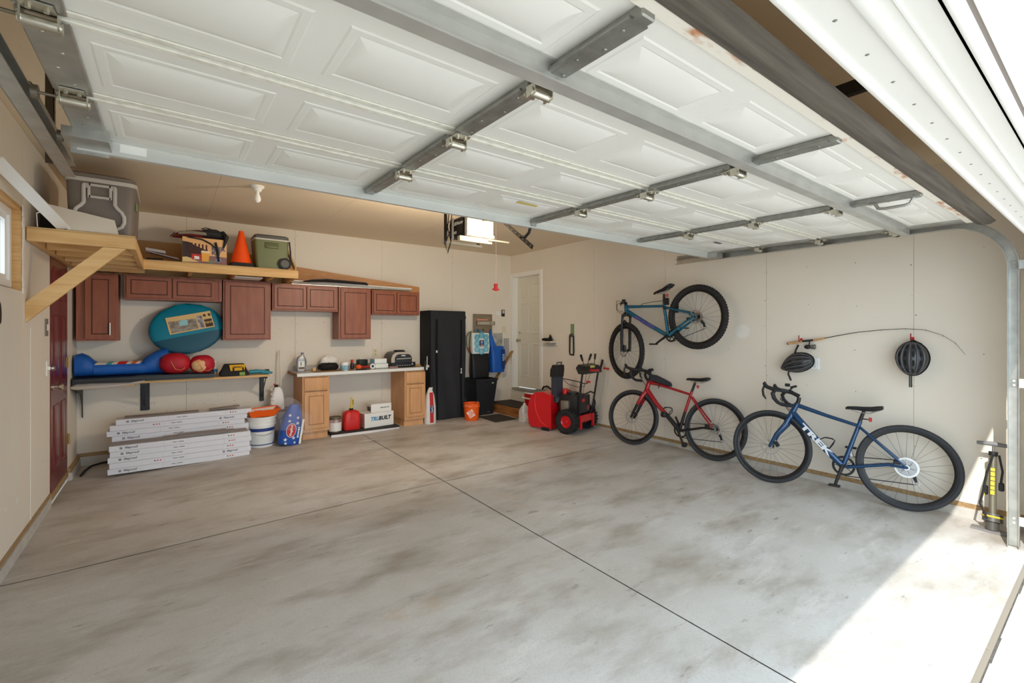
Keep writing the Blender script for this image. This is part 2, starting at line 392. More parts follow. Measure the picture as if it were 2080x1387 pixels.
for k in range(18):
    z = OPZ+.075+k*.1
    MB().loft([[(XL-.3, .196, z), (XL-.3, .168, z+.004), (XL-.3, .166, z+.012), (XL-.3, .186, z+.05), (XL-.3, .174, z+.056), (XL-.3, .194, z+.1), (XL-.3, .2, z+.1)], [(XR+.4, .196, z), (XR+.4, .168, z+.004), (XR+.4, .166, z+.012), (XR+.4, .186, z+.05), (XR+.4, .174, z+.056), (XR+.4, .194, z+.1), (XR+.4, .2, z+.1)]]).build('siding_course', M_vinyl, ext)

# ---- window_1 in the left wall
w1 = struct(MB().span((XL-.13, W1a, W1z0-.0), (XL-.001, W1a+.03, W1z1)).span((XL-.13, W1b-.03, W1z0), (XL-.001, W1b, W1z1)).span((XL-.13, W1a, W1z1-.03), (XL-.001, W1b, W1z1)).span((XL-.13, W1a, W1z0), (XL-.06, W1b, W1z0+.02)).build('window_1', wood('window_pine', (214, 172, 112), (190, 142, 84))))
def wframe(x0, x1, y0, y1, z0, z1, t, name, m, par): MB().span((x0, y0, z0), (x1, y0+t, z1)).span((x0, y1-t, z0), (x1, y1, z1)).span((x0, y0+t, z0), (x1, y1-t, z0+t)).span((x0, y0+t, z1-t), (x1, y1-t, z1)).build(name, m, par)
wframe(XL-.115, XL-.045, W1a+.03, W1b-.03, W1z0+.02, W1z1-.03, .045, 'window_frame', M_white, w1)
wframe(XL-.105, XL-.06, W1a+.075, W1b-.075, W1z0+.065, W1z1-.075, .035, 'window_sash', M_white, w1)
MB().span((XL-.098, 3.86, W1z0+.065), (XL-.066, 3.90, W1z1-.075)).build('meeting_rail', M_white, w1)
M_glass = mat('window_glass', (250, 252, 255), .02, 0, trans=1, ior=1.45)
for y0, y1 in ((W1a+.11, 3.86), (3.90, W1b-.11)): MB().span((XL-.084, y0, W1z0+.1), (XL-.080, y1, W1z1-.11)).build('pane', M_glass, w1)
pl_ = MB(); random.seed(5)                                  # torn paper edge of the drywall round the window
for k in range(16):
    z = W1z0-.01+k*.037; pl_.box((XL+.002, W1b+.008+random.uniform(-.006, .012), z+.018), (.006, .022+random.uniform(0, .014), .04), Matrix.Rotation(random.uniform(-.2, .2), 3, 'X'))
pl_.build('torn_plaster_edge', mat('plaster', (238, 236, 230), .9), wall_left)

# ---- panelled doors
def panel_door(name, M0, w, h, m, rows, cols=2, t=.04, margin=.11, gap=.1):
    """leaf in M0's xy (x across, y up, z out towards the viewer)"""
    b = MB(); z = 0
    pw = (w-2*margin-(cols-1)*gap)/cols
    b.prism([(0, 0), (w, 0), (w, h), (0, h)], M0 @ Matrix.Translation((0, 0, -t)), t)
    leaf = struct(b.build(name, m))
    p = MB(); e = MB()
    for (y0, y1) in rows:
        for c in range(cols):
            x0 = margin+c*(pw+gap); x1 = x0+pw
            def rect(i, zz): return [M0 @ Vector(q) for q in ((x0+i, y0+i, zz), (x1-i, y0+i, zz), (x1-i, y1-i, zz), (x0+i, y1-i, zz))]
            bb = MB(); bb.loft([rect(0, .0), rect(.008, .006), rect(.018, .0015), rect(.024, .0015), rect(.045, .007)], True); bb.build('door_panel', m, leaf, 20)
    return leaf
M_red = mat('maroon_paint', (112, 34, 38), .3, 0, .08, 2, coat=.3)
M0 = face_M((XL+.004, D1b-.012, D1z0+.005), (0, -1, 0), (0, 0, 1)); M0 = face_M((XL+.004, D1a+.012, D1z0+.005), (0, 1, 0), (0, 0, 1))
d1 = panel_door('door_1', M0, D1b-D1a-.024, D1z1-D1z0-.02, M_red, [(.16, .72), (.86, 1.5), (1.62, 1.92)])
kb = MB(); kp = Vector((XL+.004, D1a+.075, 1.0)); kb.lathe([(.03, 0), (.03, .008), (.012, .012), (.012, .035), (.026, .045), (.03, .06), (.02, .07)], kp, (1, 0, 0), 16); kb.build('door_knob', M_steel, d1)
kb = MB(); kp = Vector((XL+.004, D1a+.075, 1.16)); kb.lathe([(.026, 0), (.024, .012), (.01, .02)], kp, (1, 0, 0), 14); kb.build('deadbolt', M_steel, d1)
for z in (.42, 1.17, 1.95):
    hb = MB(); hb.cyl((XL+.014, D1b-.004, z-.05), (XL+.014, D1b-.004, z+.05), .008, n=10); hb.span((XL+.002, D1b-.03, z-.05), (XL+.007, D1b+.025, z+.05)); hb.build('hinge', mat('brass', (180, 152, 96), .35, .8), d1)
MB().span((XL-.1, D1b-.01, D1z0), (XL+.004, D1b+.02, D1z1)).span((XL-.1, D1a-.0, D1z1-.015), (XL+.003, D1b, D1z1+.02)).build('door_frame', M_white, d1)
# white interior door, recessed in the right wall
M_door2 = mat('door_white', (226, 222, 206), .45, 0, .03, 2)
M0 = face_M((XR+.10, D2b-.012, D2z0+.02), (0, -1, 0), (0, 0, 1))
d2 = panel_door('door_2', M0, D2b-D2a-.024, D2z1-D2z0-.035, M_door2, [(.2, .8), (.98, 1.52), (1.62, 1.85)], margin=.1, gap=.09)
cs = MB(); cs.span((XR-.016, D2b-.0, D2z0), (XR+.004, D2b+.055, D2z1+.06)); cs.span((XR-.016, D2a-.06, D2z0-.3), (XR+.004, D2a, D2z1+.06)); cs.span((XR-.016, D2a, D2z1), (XR+.004, D2b, D2z1+.06))
cs.span((XR-.002, D2b-.012, D2z0), (XR+.13, D2b, D2z1)); cs.span((XR-.002, D2a, D2z0), (XR+.13, D2a+.012, D2z1)); cs.span((XR-.002, D2a, D2z1-.012), (XR+.13, D2b, D2z1)); cs.build('door_casing', M_white, d2)
MB().span((XR-.02, D2a, D2z0-.03), (XR+.13, D2b, D2z0+.012)).build('threshold', mat('threshold_alu', (168, 164, 152), .5, .4), d2)
for z, r in ((1.30, .03), (1.44, .024)):
    kb = MB(); kb.lathe([(r, 0), (r, .01), (.012, .014), (.012, .035), (r*.9, .045), (r, .06), (r*.5, .07)] if z < 1.4 else [(r, 0), (r, .014), (r*.6, .02)], (XR+.10, D2b-.075, z), (-1, 0, 0), 16); kb.build('door_knob' if z < 1.4 else 'deadbolt', M_steel, d2)
# ================================================================ SECTIONAL GARAGE DOOR, rolled up overhead
M_gdoor = mat('garage_door_white', (231, 229, 223), .5, 0, .04, 2.5, .05, 120)
M_lip = mat('door_lip', (229, 226, 214), .55, 0, 0, 30, 0, col2=(212, 208, 194))
M_rust = mat('rusty_white', (228, 222, 210), .7, 0, 0, 5, .2, col2=(184, 120, 74), stretch=(1, 3, 1), detail=12)
M_rub = mat('rubber_seal', (112, 104, 94), .7, 0, .55, 4, .3, 60, stretch=(.5, 14, 14))
GX0, GX1 = -.30, 4.55
def gz(y): return 2.262+.016*(y-1.0)
gd = wthing('garage_door', 'white panelled overhead garage door rolled up under the ceiling', 'garage door', (2.12, .66, gz(.66)))
gy = [.66, 1.09, 1.60, 2.11, 2.62]
stX = [GX0+.05, .92, 2.13, 3.34, GX1-.05]
tilt = math.atan(.016)
pmesh = {}
for j in range(4):
    y0, y1 = gy[j]+.004, gy[j+1]-.004
    b = MB(); b.loft([[(GX0, y0, gz(y0)), (GX1, y0, gz(y0)), (GX1, y0, gz(y0)+.042), (GX0, y0, gz(y0)+.042)], [(GX0, y1, gz(y1)), (GX1, y1, gz(y1)), (GX1, y1, gz(y1)+.042), (GX0, y1, gz(y1)+.042)]])
    sec = b.build('door_section', M_gdoor, gd)
    lip = MB()
    for yy, o in ((y0+.014, 1), (y1-.02, -1)):
        lip.beam((GX0+.02, yy, gz(yy)-.004), (GX1-.02, yy, gz(yy)-.004), .024, .012 if o > 0 else .006, 0, .003)
    lip.build('section_lip', M_lip, sec)
    h = y1-y0; ph = h-.2
    key = round(ph, 2)
    if key not in pmesh:
        pw = .47; bb = MB()
        def rect(i, z): return [(-pw/2+i, -ph/2+i, z), (pw/2-i, -ph/2+i, z), (pw/2-i, ph/2-i, z), (-pw/2+i, ph/2-i, z)]
        bb.loft([rect(0, .001), rect(.008, -.003), rect(.028, -.003), rect(.034, -.0005), rect(.078, -.016)])
        for f in list(bb.bm.faces):
            if len(f.verts) == 4 and all(abs(v.co.z-.001) < 1e-6 for v in f.verts): bmesh.ops.delete(bb.bm, geom=[f], context='FACES_ONLY')
        pmesh[key] = bb.mesh('raised_panel', M_gdoor, 20)
    for i in range(8):
        bay = i//2; xa, xb = stX[bay]+.035, stX[bay+1]-.035; cx = xa+(xb-xa)*(.25 if i % 2 == 0 else .75); cy = (y0+y1)/2
        o = inst('raised_panel', pmesh[key], None, (cx, cy, gz(cy)), (tilt, 0, 0)); adopt(o, sec)
    for k, x in enumerate(stX):
        wv = .05 if 0 < k < 4 else .1; xx = x if 0 < k < 4 else (GX0+.05 if k == 0 else GX1-.05)
        s = MB()
        if 0 < k < 4:
            s.beam((xx, y0+.02, gz(y0)-.016), (xx, y1-.02, gz(y1)-.016), wv, .032, 0, .004); s.beam((xx-.03, y0+.05, gz(y0)-.026), (xx-.03, y1-.05, gz(y1)-.026), .012, .008); s.beam((xx+.029, y0+.05, gz(y0)-.026), (xx+.029, y1-.05, gz(y1)-.026), .01, .004)
        else: s.beam((xx, y0+.01, gz(y0)-.006), (xx, y1-.01, gz(y1)-.006), wv, .014, 0, .003)
        for q in range(4):
            yy = y0+.09+q*(h-.18)/3; s.ell((xx+(.012 if q % 2 else -.012), yy, gz(yy)-(.033 if 0 < k < 4 else .014)), (.006, .006, .003), None, 8, 4)
        s.build('stile', M_galvd if 0 < k < 4 else M_galv, sec)
        if j > 0:                                            # hinge across the joint below this section
            yj = gy[j]; z = gz(yj)-(.034 if 0 < k < 4 else .016); hb = MB()
            hb.prism([(-.032, -.02), (.032, -.02), (.02, .075), (-.02, .075)], Matrix.Translation((xx, yj, z-.004)), .004)
            hb.prism([(-.03, -.06), (.03, -.06), (.034, -.015), (-.034, -.015)], Matrix.Translation((xx, yj, z-.004)), .004)
            hb.span((xx-.036, yj-.022, z-.034), (xx-.032, yj+.02, z)); hb.span((xx+.032, yj-.022, z-.034), (xx+.036, yj+.02, z))
            for dx, dy in ((-.015, .05), (.015, .05), (-.016, -.04), (.016, -.04)): hb.cyl((xx+dx, yj+dy, z-.012), (xx+dx, yj+dy, z), .006, n=6)
            hg = hb.build('hinge', M_steel, sec)
            MB().cyl((xx-.04, yj-.002, z-.022), (xx+.04, yj-.002, z-.022), .014, n=12).build('hinge_barrel', M_steel, hg)
        if k in (0, 4):                                      # roller and stem in the track
            sg = -1 if k == 0 else 1; yj = gy[j+1] if j < 3 else 2.55
            rb = MB().cyl((xx-sg*.02, yj, gz(yj)-.03), (xx+sg*.1, yj, gz(yj)-.03), .005, n=8).cyl((xx+sg*.085, yj, gz(yj)-.03), (xx+sg*.102, yj, gz(yj)-.03), .022, n=16); rb.build('roller', mat('roller_metal', (120, 112, 98), .4, .7), sec)
sb = MB(); ys = 1.035; sb.beam((GX0, ys, gz(ys)-.026), (GX1+.03, ys, gz(ys)-.026), .05, .05, 0, .004); sb.beam((GX0, ys-.034, gz(ys)-.004), (GX1+.03, ys-.034, gz(ys)-.004), .03, .006); sb.beam((GX0, ys+.034, gz(ys)-.004), (GX1+.03, ys+.034, gz(ys)-.004), .03, .006)
sb.beam((GX0, ys-.027, gz(ys)-.05), (GX1+.03, ys-.027, gz(ys)-.05), .01, .007)
sb.build('reinforcing_strut', mat('strut_steel', (196, 195, 190), .4, .55, .15, 9, .05), gd)
ra = MB(); yr = 2.6; ra.beam((GX0, yr, gz(yr)-.03), (GX1, yr, gz(yr)-.03), .006, .06); ra.beam((GX0, yr-.02, gz(yr)-.004), (GX1, yr-.02, gz(yr)-.004), .04, .006); ra.beam((GX0, yr+.012, gz(yr)-.058), (GX1, yr+.012, gz(yr)-.058), .026, .004)
ra.build('top_rail_angle', mat('rail_pale', (212, 213, 208), .4, .45, .06, 5), gd)
cb = MB(); cb.span((GX0-.03, 2.46, gz(2.5)-.05), (GX0+.11, 2.6, gz(2.5)-.012)); cb.span((GX0-.02, 2.6, gz(2.6)-.075), (GX0+.1, 2.606, gz(2.6)-.005)); cb.build('corner_bracket', M_galv, gd)
cb = MB(); cb.span((GX1-.1, 2.5, gz(2.5)-.06), (GX1+.02, 2.6, gz(2.5)-.012)); cb.build('corner_bracket', M_galv, gd)
br = MB(); br.beam((GX0, .672, gz(.67)-.006), (GX1, .672, gz(.67)-.006), .045, .02, 0, .005); br.build('bottom_rail', M_rust, gd)
sl = MB()
prof = [(.0, -.002), (.02, -.016), (.05, -.024), (.08, -.022), (.098, -.010), (.106, -.004), (.1, .0), (.094, -.003), (.086, .003), (.076, .0), (.066, .006), (.0, .024)]
sl.loft([[(x, .650-p[0], gz(.6)-.018+p[1]) for p in prof] for x in [GX0+(GX1-GX0)*i/24 for i in range(25)]]); sl.build('weather_seal', M_rub, gd)
hp = MB(); xh = 3.34; za = gz(.75)-.034; hp.tube([(xh-.0, .72, za), (xh, .735, za-.03), (xh, .76, za-.036), (xh, .85, za-.036), (xh, .88, za-.03), (xh, .895, za)], .009, 8); hp.span((xh-.016, .69, za-.003), (xh+.016, .73, za+.002)); hp.span((xh-.016, .885, za-.003), (xh+.016, .925, za+.002)); hp.build('lift_handle', M_galv, gd)
lp = at_z(1068, 412, gz(2.4)); MB().box((lp.x, lp.y, gz(lp.y)-.010), (.16, .055, .002), Matrix.Rotation(.05, 3, 'Z')).build('warning_label', mat('faded_yellow', (214, 192, 112), .7, 0, .15, 30), gd)
lp = at_x(192, 295, GX0+.2); MB().box((-.12, 2.596, gz(2.6)-.022), (.09, .002, .04)).build('white_label', M_white, gd)
lp = at_z(1458, 491, gz(2.4)); MB().box((lp.x, lp.y, gz(lp.y)-.010), (.1, .03, .002)).build('small_label', mat('grey_label', (96, 96, 98), .6), gd)

# ---- tracks
def track(name, label, x, sg):
    r = wthing(name, label, 'garage door track', (x, .47, 0))
    path = [Vector((x, .47, .005)), Vector((x, .47, 1.92))]
    for k in range(1, 10): a = PI/2*k/10; path.append(Vector((x, .47+.33*(1-math.cos(a)), 1.92+.33*math.sin(a))))
    path += [Vector((x, .80, 2.25)), Vector((x, 3.08, 2.255))]
    def sweep(o0, o1, t0, t1):                               # o across travel (in plane), t along x
        rings = []
        for i, p in enumerate(path):
            a = path[max(0, i-1)]; c = path[min(len(path)-1, i+1)]; d = (c-a).normalized(); n = Vector((0, d.z, -d.y))
            rings.append([p+n*o0+Vector((t0, 0, 0)), p+n*o1+Vector((t0, 0, 0)), p+n*o1+Vector((t1, 0, 0)), p+n*o0+Vector((t1, 0, 0))])
        return rings
    web = MB(); web.loft(sweep(-.028, .028, sg*.022, sg*.025)); web.build('web', M_galv, r)
    for o in (-.028, .025):
        f = MB(); f.loft(sweep(o, o+.003, -sg*.025, sg*.025)); f.build('flange', M_galv, r)
    for z in (.18, 1.12, 1.93):
        k = MB(); k.span((x+sg*.022, .40, z-.03), (x+sg*.027, .5, z+.03)); k.span((x+sg*.027, .4005, z-.03), (x+sg*.08, .405, z+.03))
        for dz in (-.015, .015): k.cyl((x+sg*.016, .47, z+dz), (x+sg*.03, .47, z+dz), .007, n=6)
        k.build('jamb_bracket', M_white if z < 1.5 else M_galv, r)
    for y in (1.9, 2.95):
        h = MB(); h.span((x+sg*.03, y-.016, 2.24), (x+sg*.033, y+.016, ZC)); h.span((x+sg*.03, y-.016, 2.24), (x+sg*.06, y-.013, ZC))
        for q in range(9): h.cyl((x+sg*.0285, y+.002, 2.3+q*.06), (x+sg*.0345, y+.002, 2.3+q*.06), .006, n=6)
        h.build('hanger_angle', mat('hanger_dark', (84, 74, 62), .5, .6), r)
    h = MB(); h.beam((x, 2.2, 2.30), (x, 3.05, 2.30), .04, .03, 0, .003); h.build('stiffener', M_galvd, r)
    return r
track('garage_door_track', 'galvanised track curving down behind the floor pump on right wall', 4.62, 1)
track('garage_door_track', 'galvanised track under the ceiling above the left window', -.385, -1)

# ---- opener
op = wthing('garage_door_opener', 'ceiling-hung garage door opener with lit lens and red pull handle', 'opener', (2.13, 3.4, 2.27))
M_opb = mat('opener_white', (214, 210, 198), .5); M_opk = mat('opener_black', (30, 27, 26), .45)
b = MB(); b.span((2.0, 3.30, 2.285), (2.262, 3.62, 2.46), .03, 3); b.build('motor_housing', M_opk, op)
for a_, b_ in (((1.992, 3.29, 2.272), (2.27, 3.33, 2.30)), ((1.992, 3.29, 2.30), (2.004, 3.33, 2.46)), ((1.99, 3.52, 2.275), (2.0, 3.55, 2.46))): MB().span(a_, b_, .004, 2).build('bezel', M_opb, op)
M_lens = mat('lit_lens', (255, 222, 170), .4, emit=1.3)
lamp = bpy.data.lights.new('opener_lamp', 'POINT'); lamp.energy = 8; lamp.color = (1, .80, .55); lamp.shadow_soft_size = .06; lo = bpy.data.objects.new('opener_lamp', lamp); COL.objects.link(lo); lo.location = (2.13, 3.19, 2.32); adopt(lo, op)
fill_light = bpy.data.lights.new('added_fill_light', 'SPOT'); fill_light.energy = 72; fill_light.color = (1, .84, .64); fill_light.shadow_soft_size = .09; fill_light.spot_size = R_(165); fill_light.spot_blend = .6; lo2 = bpy.data.objects.new('added_fill_light', fill_light); COL.objects.link(lo2); lo2.location = (2.13, 3.72, 2.34); lo2.rotation_euler = Vector((0, 1, -.35)).to_track_quat('-Z', 'Y').to_euler(); adopt(lo2, op)  # the spot is an added fill that brightens the back wall
MB().span((2.03, 3.62, 2.30), (2.235, 3.66, 2.44), .012, 2).build('added_rear_lens', M_lens, op)  # added glowing panel on the rear, goes with the fill spot
b = MB(); b.loft([[(2.012, 3.285-.05*math.sin(PI*t), 2.30+.16*0) for t in [i/8 for i in range(9)]] and [(2.012+.25*i/8, 3.30-.05*math.sin(PI*i/8), 2.298) for i in range(9)]+[(2.262, 3.31, 2.298), (2.012, 3.31, 2.298)], [(2.012+.25*i/8, 3.30-.05*math.sin(PI*i/8), 2.45) for i in range(9)]+[(2.262, 3.31, 2.45), (2.012, 3.31, 2.45)]]); b.build('light_lens', M_lens, op)
b = MB().box((1.997, 3.44, 2.37), (.004, .16, .13)); lb = b.build('side_label', M_opk, op)
M_lett = mat('lettering_white', (232, 230, 224), .5)
text('lettering', 'LiftMaster', .04, M_lett, op, face_M((1.993, 3.44, 2.40), (0, -1, 0), (0, 0, 1)), bold=.0012)
small_marks([.008, .01, .01, .009], .022, .003, M_lett, op, face_M((1.993, 3.49, 2.325), (0, -1, 0), (0, 0, 1)))
for a_, b_ in (((1.93, 3.30, 2.225), (2.25, 3.34, 2.265)), ((2.20, 3.28, 2.25), (2.42, 3.30, 2.262)), ((1.93, 3.58, 2.245), (2.33, 3.62, 2.265))): MB().span(a_, b_).build('mounting_strap', mat('strap_pale', (205, 192, 166), .6), op)
for x in (1.96, 2.30):
    MB().span((x-.015, 3.60, 2.26), (x+.015, 3.604, ZC)).build('hanger_strap', mat('hanger_dark', (84, 74, 62), .5, .6), op)
MB().beam((2.13, .42, 2.42), (2.13, 3.45, 2.42), .03, .05).build('rail', M_opk, op)
MB().span((2.105, 2.98, 2.38), (2.155, 3.12, 2.44)).build('trolley', M_opk, op)
b = MB(); A, Bm, Cc = Vector((2.13, 3.05, 2.40)), Vector((2.13, 2.74, 2.185)), Vector((2.13, 2.60, 2.085))
b.beam(A, Cc, .006, .03)
b.tube([Bm, (2.13, 2.69, 2.175), (2.13, 2.645, 2.2), (2.13, 2.62, 2.25), (2.13, 2.61, 2.29)], .012, 8)
arm = b.build('door_arm', M_opk, op)
b = MB()
for q in range(7): p = A.lerp(Cc, .35+q*.1); b.cyl(p+Vector((-.0036, 0, 0)), p+Vector((.0036, 0, 0)), .007, n=8)
b.build('arm_holes', mat('hole_grey', (150, 140, 120), .6), arm)['kind'] = 'stuff'
b = MB(); b.span((2.11, 2.58, 2.235), (2.15, 2.63, 2.30)); b.build('door_bracket', M_galv, op)
p0 = at_y(1007, 455, 3.07); x0 = 2.13
b = MB(); b.tube([(x0, 3.07, 2.38), (x0+.003, 3.07, 2.1), (x0, 3.07, 1.86)], .0022, 6); b.build('pull_cord', mat('cord_pink', (226, 190, 178), .8), op)
b = MB(); b.span((x0-.016, 3.06, 1.80), (x0+.016, 3.08, 1.86), .005); b.cyl((x0-.03, 3.07, 1.812), (x0+.03, 3.07, 1.812), .007, n=8); b.build('pull_handle', mat('red_plastic', (206, 36, 34), .4), op)
b = MB()
for dx, dl in ((0, 0), (.03, .02)):
    b.tube([(1.965+dx, 3.55, 2.5), (1.955+dx, 3.56, 2.36), (1.93+dx*.4, 3.57, 2.24), (1.965, 3.57, 2.155+dl), (1.99, 3.56, 2.26), (1.975-dx, 3.55, 2.40), (2.0, 3.55, 2.46)], .004, 6)
b.build('hanging_cable', M_opk, op)

# ---- bare bulb on the ceiling
bp = at_z(523, 378, ZC); lb = wthing('ceiling_bulb', 'bare white bulb in a porcelain holder on the ceiling', 'light bulb', (bp.x, bp.y, ZC))
MB().lathe([(.058, 0), (.058, .012), (.04, .025), (.03, .05), (.026, .052)], bp, (0, 0, -1), 20).build('lamp_holder', M_white, lb)
MB().lathe([(.014, .05), (.016, .075), (.026, .1), (.03, .122), (.026, .142), (.012, .154), (.003, .157)], bp, (0, 0, -1), 18).build('bulb', mat('bulb_glass', (246, 246, 242), .25), lb)
# ================================================================ CABINETS, BENCH, SHELVES
M_cherry = wood('cherry_wood', (156, 92, 66), (138, 78, 55), .42, (14, 14, 2), 1.4)
M_cherry2 = mat('cherry_edge', (62, 30, 22), .6)
M_maple = wood('maple_wood', (214, 164, 116), (200, 146, 98), .5, (14, 14, 2), 1.3)
M_mapled = mat('maple_edge', (150, 104, 64), .6)
M_pine = wood('pine_lumber', (224, 186, 130), (204, 158, 98), .6, (2, 22, 22), 1.3)
M_ply = wood('plywood', (206, 172, 120), (186, 150, 98), .7, (3, 18, 18), 1.2)
M_card = mat('cardboard', (186, 148, 102), .85, 0, .08, 5)
def cab_door(par, x0, x1, z0, z1, y, m, medge, rail=.045, t=.018, name='door'):
    """framed door on a front looking to -y; face at y"""
    d = MB(); d.span((x0, y, z0), (x1, y+t, z1), .0025); d = d.build(name, m, par)
    p = MB()
    def rect(i, yy): return [(x0+i, yy, z0+i), (x1-i, yy, z0+i), (x1-i, yy, z1-i), (x0+i, yy, z1-i)]
    p.loft([rect(rail-.004, y-.0012), rect(rail+.004, y-.0012)], False)
    p.build('panel_groove', medge, d); q = MB(); q.loft([rect(rail+.004, y-.0002), rect(rail+.006, y-.0030)]); q.build('centre_panel', m, d)
    return d
CF = 6.49                                                   # front of the upper cabinets
def upper(label, x0, x1, z0, z1, doors, handle=None, y=CF, grp='dark cherry wall cabinets'):
    x0 += .0015; x1 -= .0015; r = wthing('wall_cabinet', label, 'cabinet', ((x0+x1)/2, YB, z0), grp)
    b = MB(); b.span((x0, y+.018, z0), (x1, YB-.001, z1)); b.build('carcass', M_cherry, r)
    b = MB(); b.span((x0, y+.006, z0), (x1, y+.019, z0+.03)); b.span((x0, y+.006, z1-.03), (x1, y+.019, z1)); b.span((x0, y+.006, z0+.0301), (x0+.03, y+.019, z1-.0301)); b.span((x1-.03, y+.006, z0+.0301), (x1, y+.019, z1-.0301)); b.build('face_frame', M_cherry, r)
    for a, c in doors:
        d = cab_door(r, a, c, z0+.018, z1-.018, y-.012, M_cherry, M_cherry2, .04 if z1-z0 < .4 else .055)
    if handle:
        hx, hz = handle; h = MB().cyl((hx, y-.04, hz), (hx, y-.04, hz+.13), .006, n=10); h.cyl((hx, y-.04, hz+.02), (hx, y-.01, hz+.02), .004, n=8); h.cyl((hx, y-.04, hz+.11), (hx, y-.01, hz+.11), .004, n=8); h.build('bar_handle', M_steel, d)
    return r
upper('tall cherry wall cabinet with a steel bar handle beside the maroon door', XL+.03, -.425, 1.37, 2.09, [(XL+.10, -.45)], (-.49, 1.43))
upper('short two-door cherry wall cabinet above the teal tent bag', -.38, .52, 1.82, 2.09, [(-.36, .035), (.045, .45)])
upper('wide tall cherry wall cabinet right of the teal tent bag', .53, 1.045, 1.36, 2.09, [(.55, 1.025)])
upper('short two-door cherry wall cabinet over the left of the workbench', 1.06, 1.87, 1.735, 2.08, [(1.08, 1.462), (1.47, 1.85)])
upper('narrow tall cherry wall cabinet above the middle of the workbench', 1.88, 2.33, 1.355, 2.08, [(1.905, 2.31)])
upper('short two-door cherry wall cabinet nearest the black wardrobe', 2.345, 3.085, 1.71, 2.06, [(2.365, 2.71), (2.72, 3.065)])
# ---- workbench: two narrow maple base cabinets and a laminate worktop
def basecab(label, x0, x1, y0, zt):
    z0 = fz(x0, y0); r = wthing('base_cabinet', label, 'cabinet', ((x0+x1)/2, YB, z0), 'maple base cabinets')
    MB().span((x0, y0+.018, z0+.10), (x1, YB-.002, zt)).build('carcass', M_maple, r)
    MB().span((x0+.01, y0+.05, z0), (x1-.01, YB-.01, z0+.10)).build('toe_kick', M_maple, r)
    b = MB(); b.span((x0, y0+.004, z0+.10), (x1, y0+.02, z0+.14)); b.span((x0, y0+.004, zt-.02), (x1, y0+.02, zt)); b.span((x0, y0+.004, z0+.1401), (x0+.03, y0+.02, zt-.0201)); b.span((x1-.03, y0+.004, z0+.1401), (x1, y0+.02, zt-.0201)); b.build('face_frame', M_maple, r)
    MB().span((x0+.02, y0-.014, zt-.19), (x1-.02, y0+.004, zt-.025), .004, 2).build('drawer_front', M_maple, r)
    cab_door(r, x0+.02, x1-.02, z0+.14, zt-.205, y0-.014, M_maple, M_mapled, .055)
    return r
BF = 6.28
basecab('narrow maple base cabinet behind the charcoal bag under the worktop', 1.37, 1.70, BF, .895)
basecab('narrow maple base cabinet beside the black wardrobe', 2.75, 3.08, BF, .895)
wt = wthing('worktop', 'grey speckled laminate worktop spanning the two maple cabinets', 'worktop', (2.2, YB, .897))
M_lam = mat('laminate_grey', (196, 194, 190), .35, 0, .2, 120); M_lame = mat('laminate_edge', (222, 222, 220), .4)
MB().span((1.30, BF-.03, .897), (3.10, YB-.002, .935), .006, 2).build('top', M_lam, wt); MB().span((1.30, BF-.036, .895), (3.10, BF-.029, .937), .003).build('front_edge', M_lame, wt); MB().span((1.36, YB-.03, .935), (3.10, YB-.003, 1.0), .004).build('backsplash', M_lam, wt)
MB().span((1.296, BF-.03, .897), (1.301, YB-.004, .935)).build('raw_end', M_mapled, wt)
WT = .936
# ---- low shelf on black brackets, left of the bench
sh = wthing('plank_shelf', 'pine board shelf on black steel brackets below the cherry cabinets', 'shelf', (.2, YB, .90))
MB().span((-.28, 6.42, .905), (1.02, YB-.004, .93)).build('board', M_pine, sh)
MB().span((XL+.02, 6.40, .885), (-.285, YB-.004, .905)).build('board', M_pine, sh)
M_brk = mat('bracket_black', (44, 45, 48), .5)
def bracket(x, w, deep, drop, par):
    b = MB(); M = face_M((x-w/2, YB-.002, .884 if x < -.3 else .904), (0, -1, 0), (0, 0, 1))
    b.prism([(0, 0), (0, -drop), (.02, -drop), (.05, -drop*.62), (deep*.38, -drop*.24), (deep, -.03), (deep, 0)], face_M((x+w/2, YB-.002, .884 if x < -.3 else .904), (0, -1, 0), (0, 0, 1)), .006 if x < -.3 else w)
    return b.build('bracket', M_brk, par)
bracket(-.74, .006, .40, .35, sh)
for x, w in ((-.21, .06), (.985, .03)):
    b = MB(); b.span((x-w/2, YB-.02, .56), (x+w/2, YB-.001, .904)); b.span((x-w/2-.012, YB-.008, .56), (x+w/2+.012, YB-.001, .904)); b.span((x-w/2, 6.45, .88), (x+w/2, YB-.001, .904)); b.beam((x, 6.47, .885), (x, YB-.01, .62), .004, .03)
    for q in range(5): b.cyl((x-.018, YB-.022, .6+q*.06), (x-.018, YB-.018, .6+q*.06), .005, n=6)
    b.build('bracket', M_brk, sh)
# ---- lumber loft in the corner
LZ = 2.195
lf = wthing('lumber_loft', 'L-shaped pine lumber loft with a diagonal brace above the maroon door', 'storage loft', (XL, 4.58, 2.09))
def lum(name, p0, p1, w=.038, h=.089, up=(0, 0, 1)): return MB().beam(p0, p1, w, h, 0, .003, up).build(name, M_pine, lf)
z = LZ-.048
lum('front_beam', (XL+.005, 4.585, z), (-.20, 4.585, z)); lum('side_beam', (-.215, 4.61, z), (-.215, 6.0, z)); lum('front_beam', (-.235, 6.0, z), (1.26, 6.0, z)); lum('end_beam', (1.24, 6.02, z), (1.24, YB-.01, z))
lum('ledger', (XL+.022, 4.61, z), (XL+.022, YB-.01, z)); lum('ledger', (XL+.03, YB-.022, z), (1.22, YB-.022, z))
for y in (4.98, 5.36, 5.74, 6.1, 6.45): lum('joist', (XL+.045, y, z), (-.235 if y < 6 else -.2, y, z))
for x in (.2, .62, 1.0): lum('joist', (x, 6.02, z), (x, YB-.045, z))
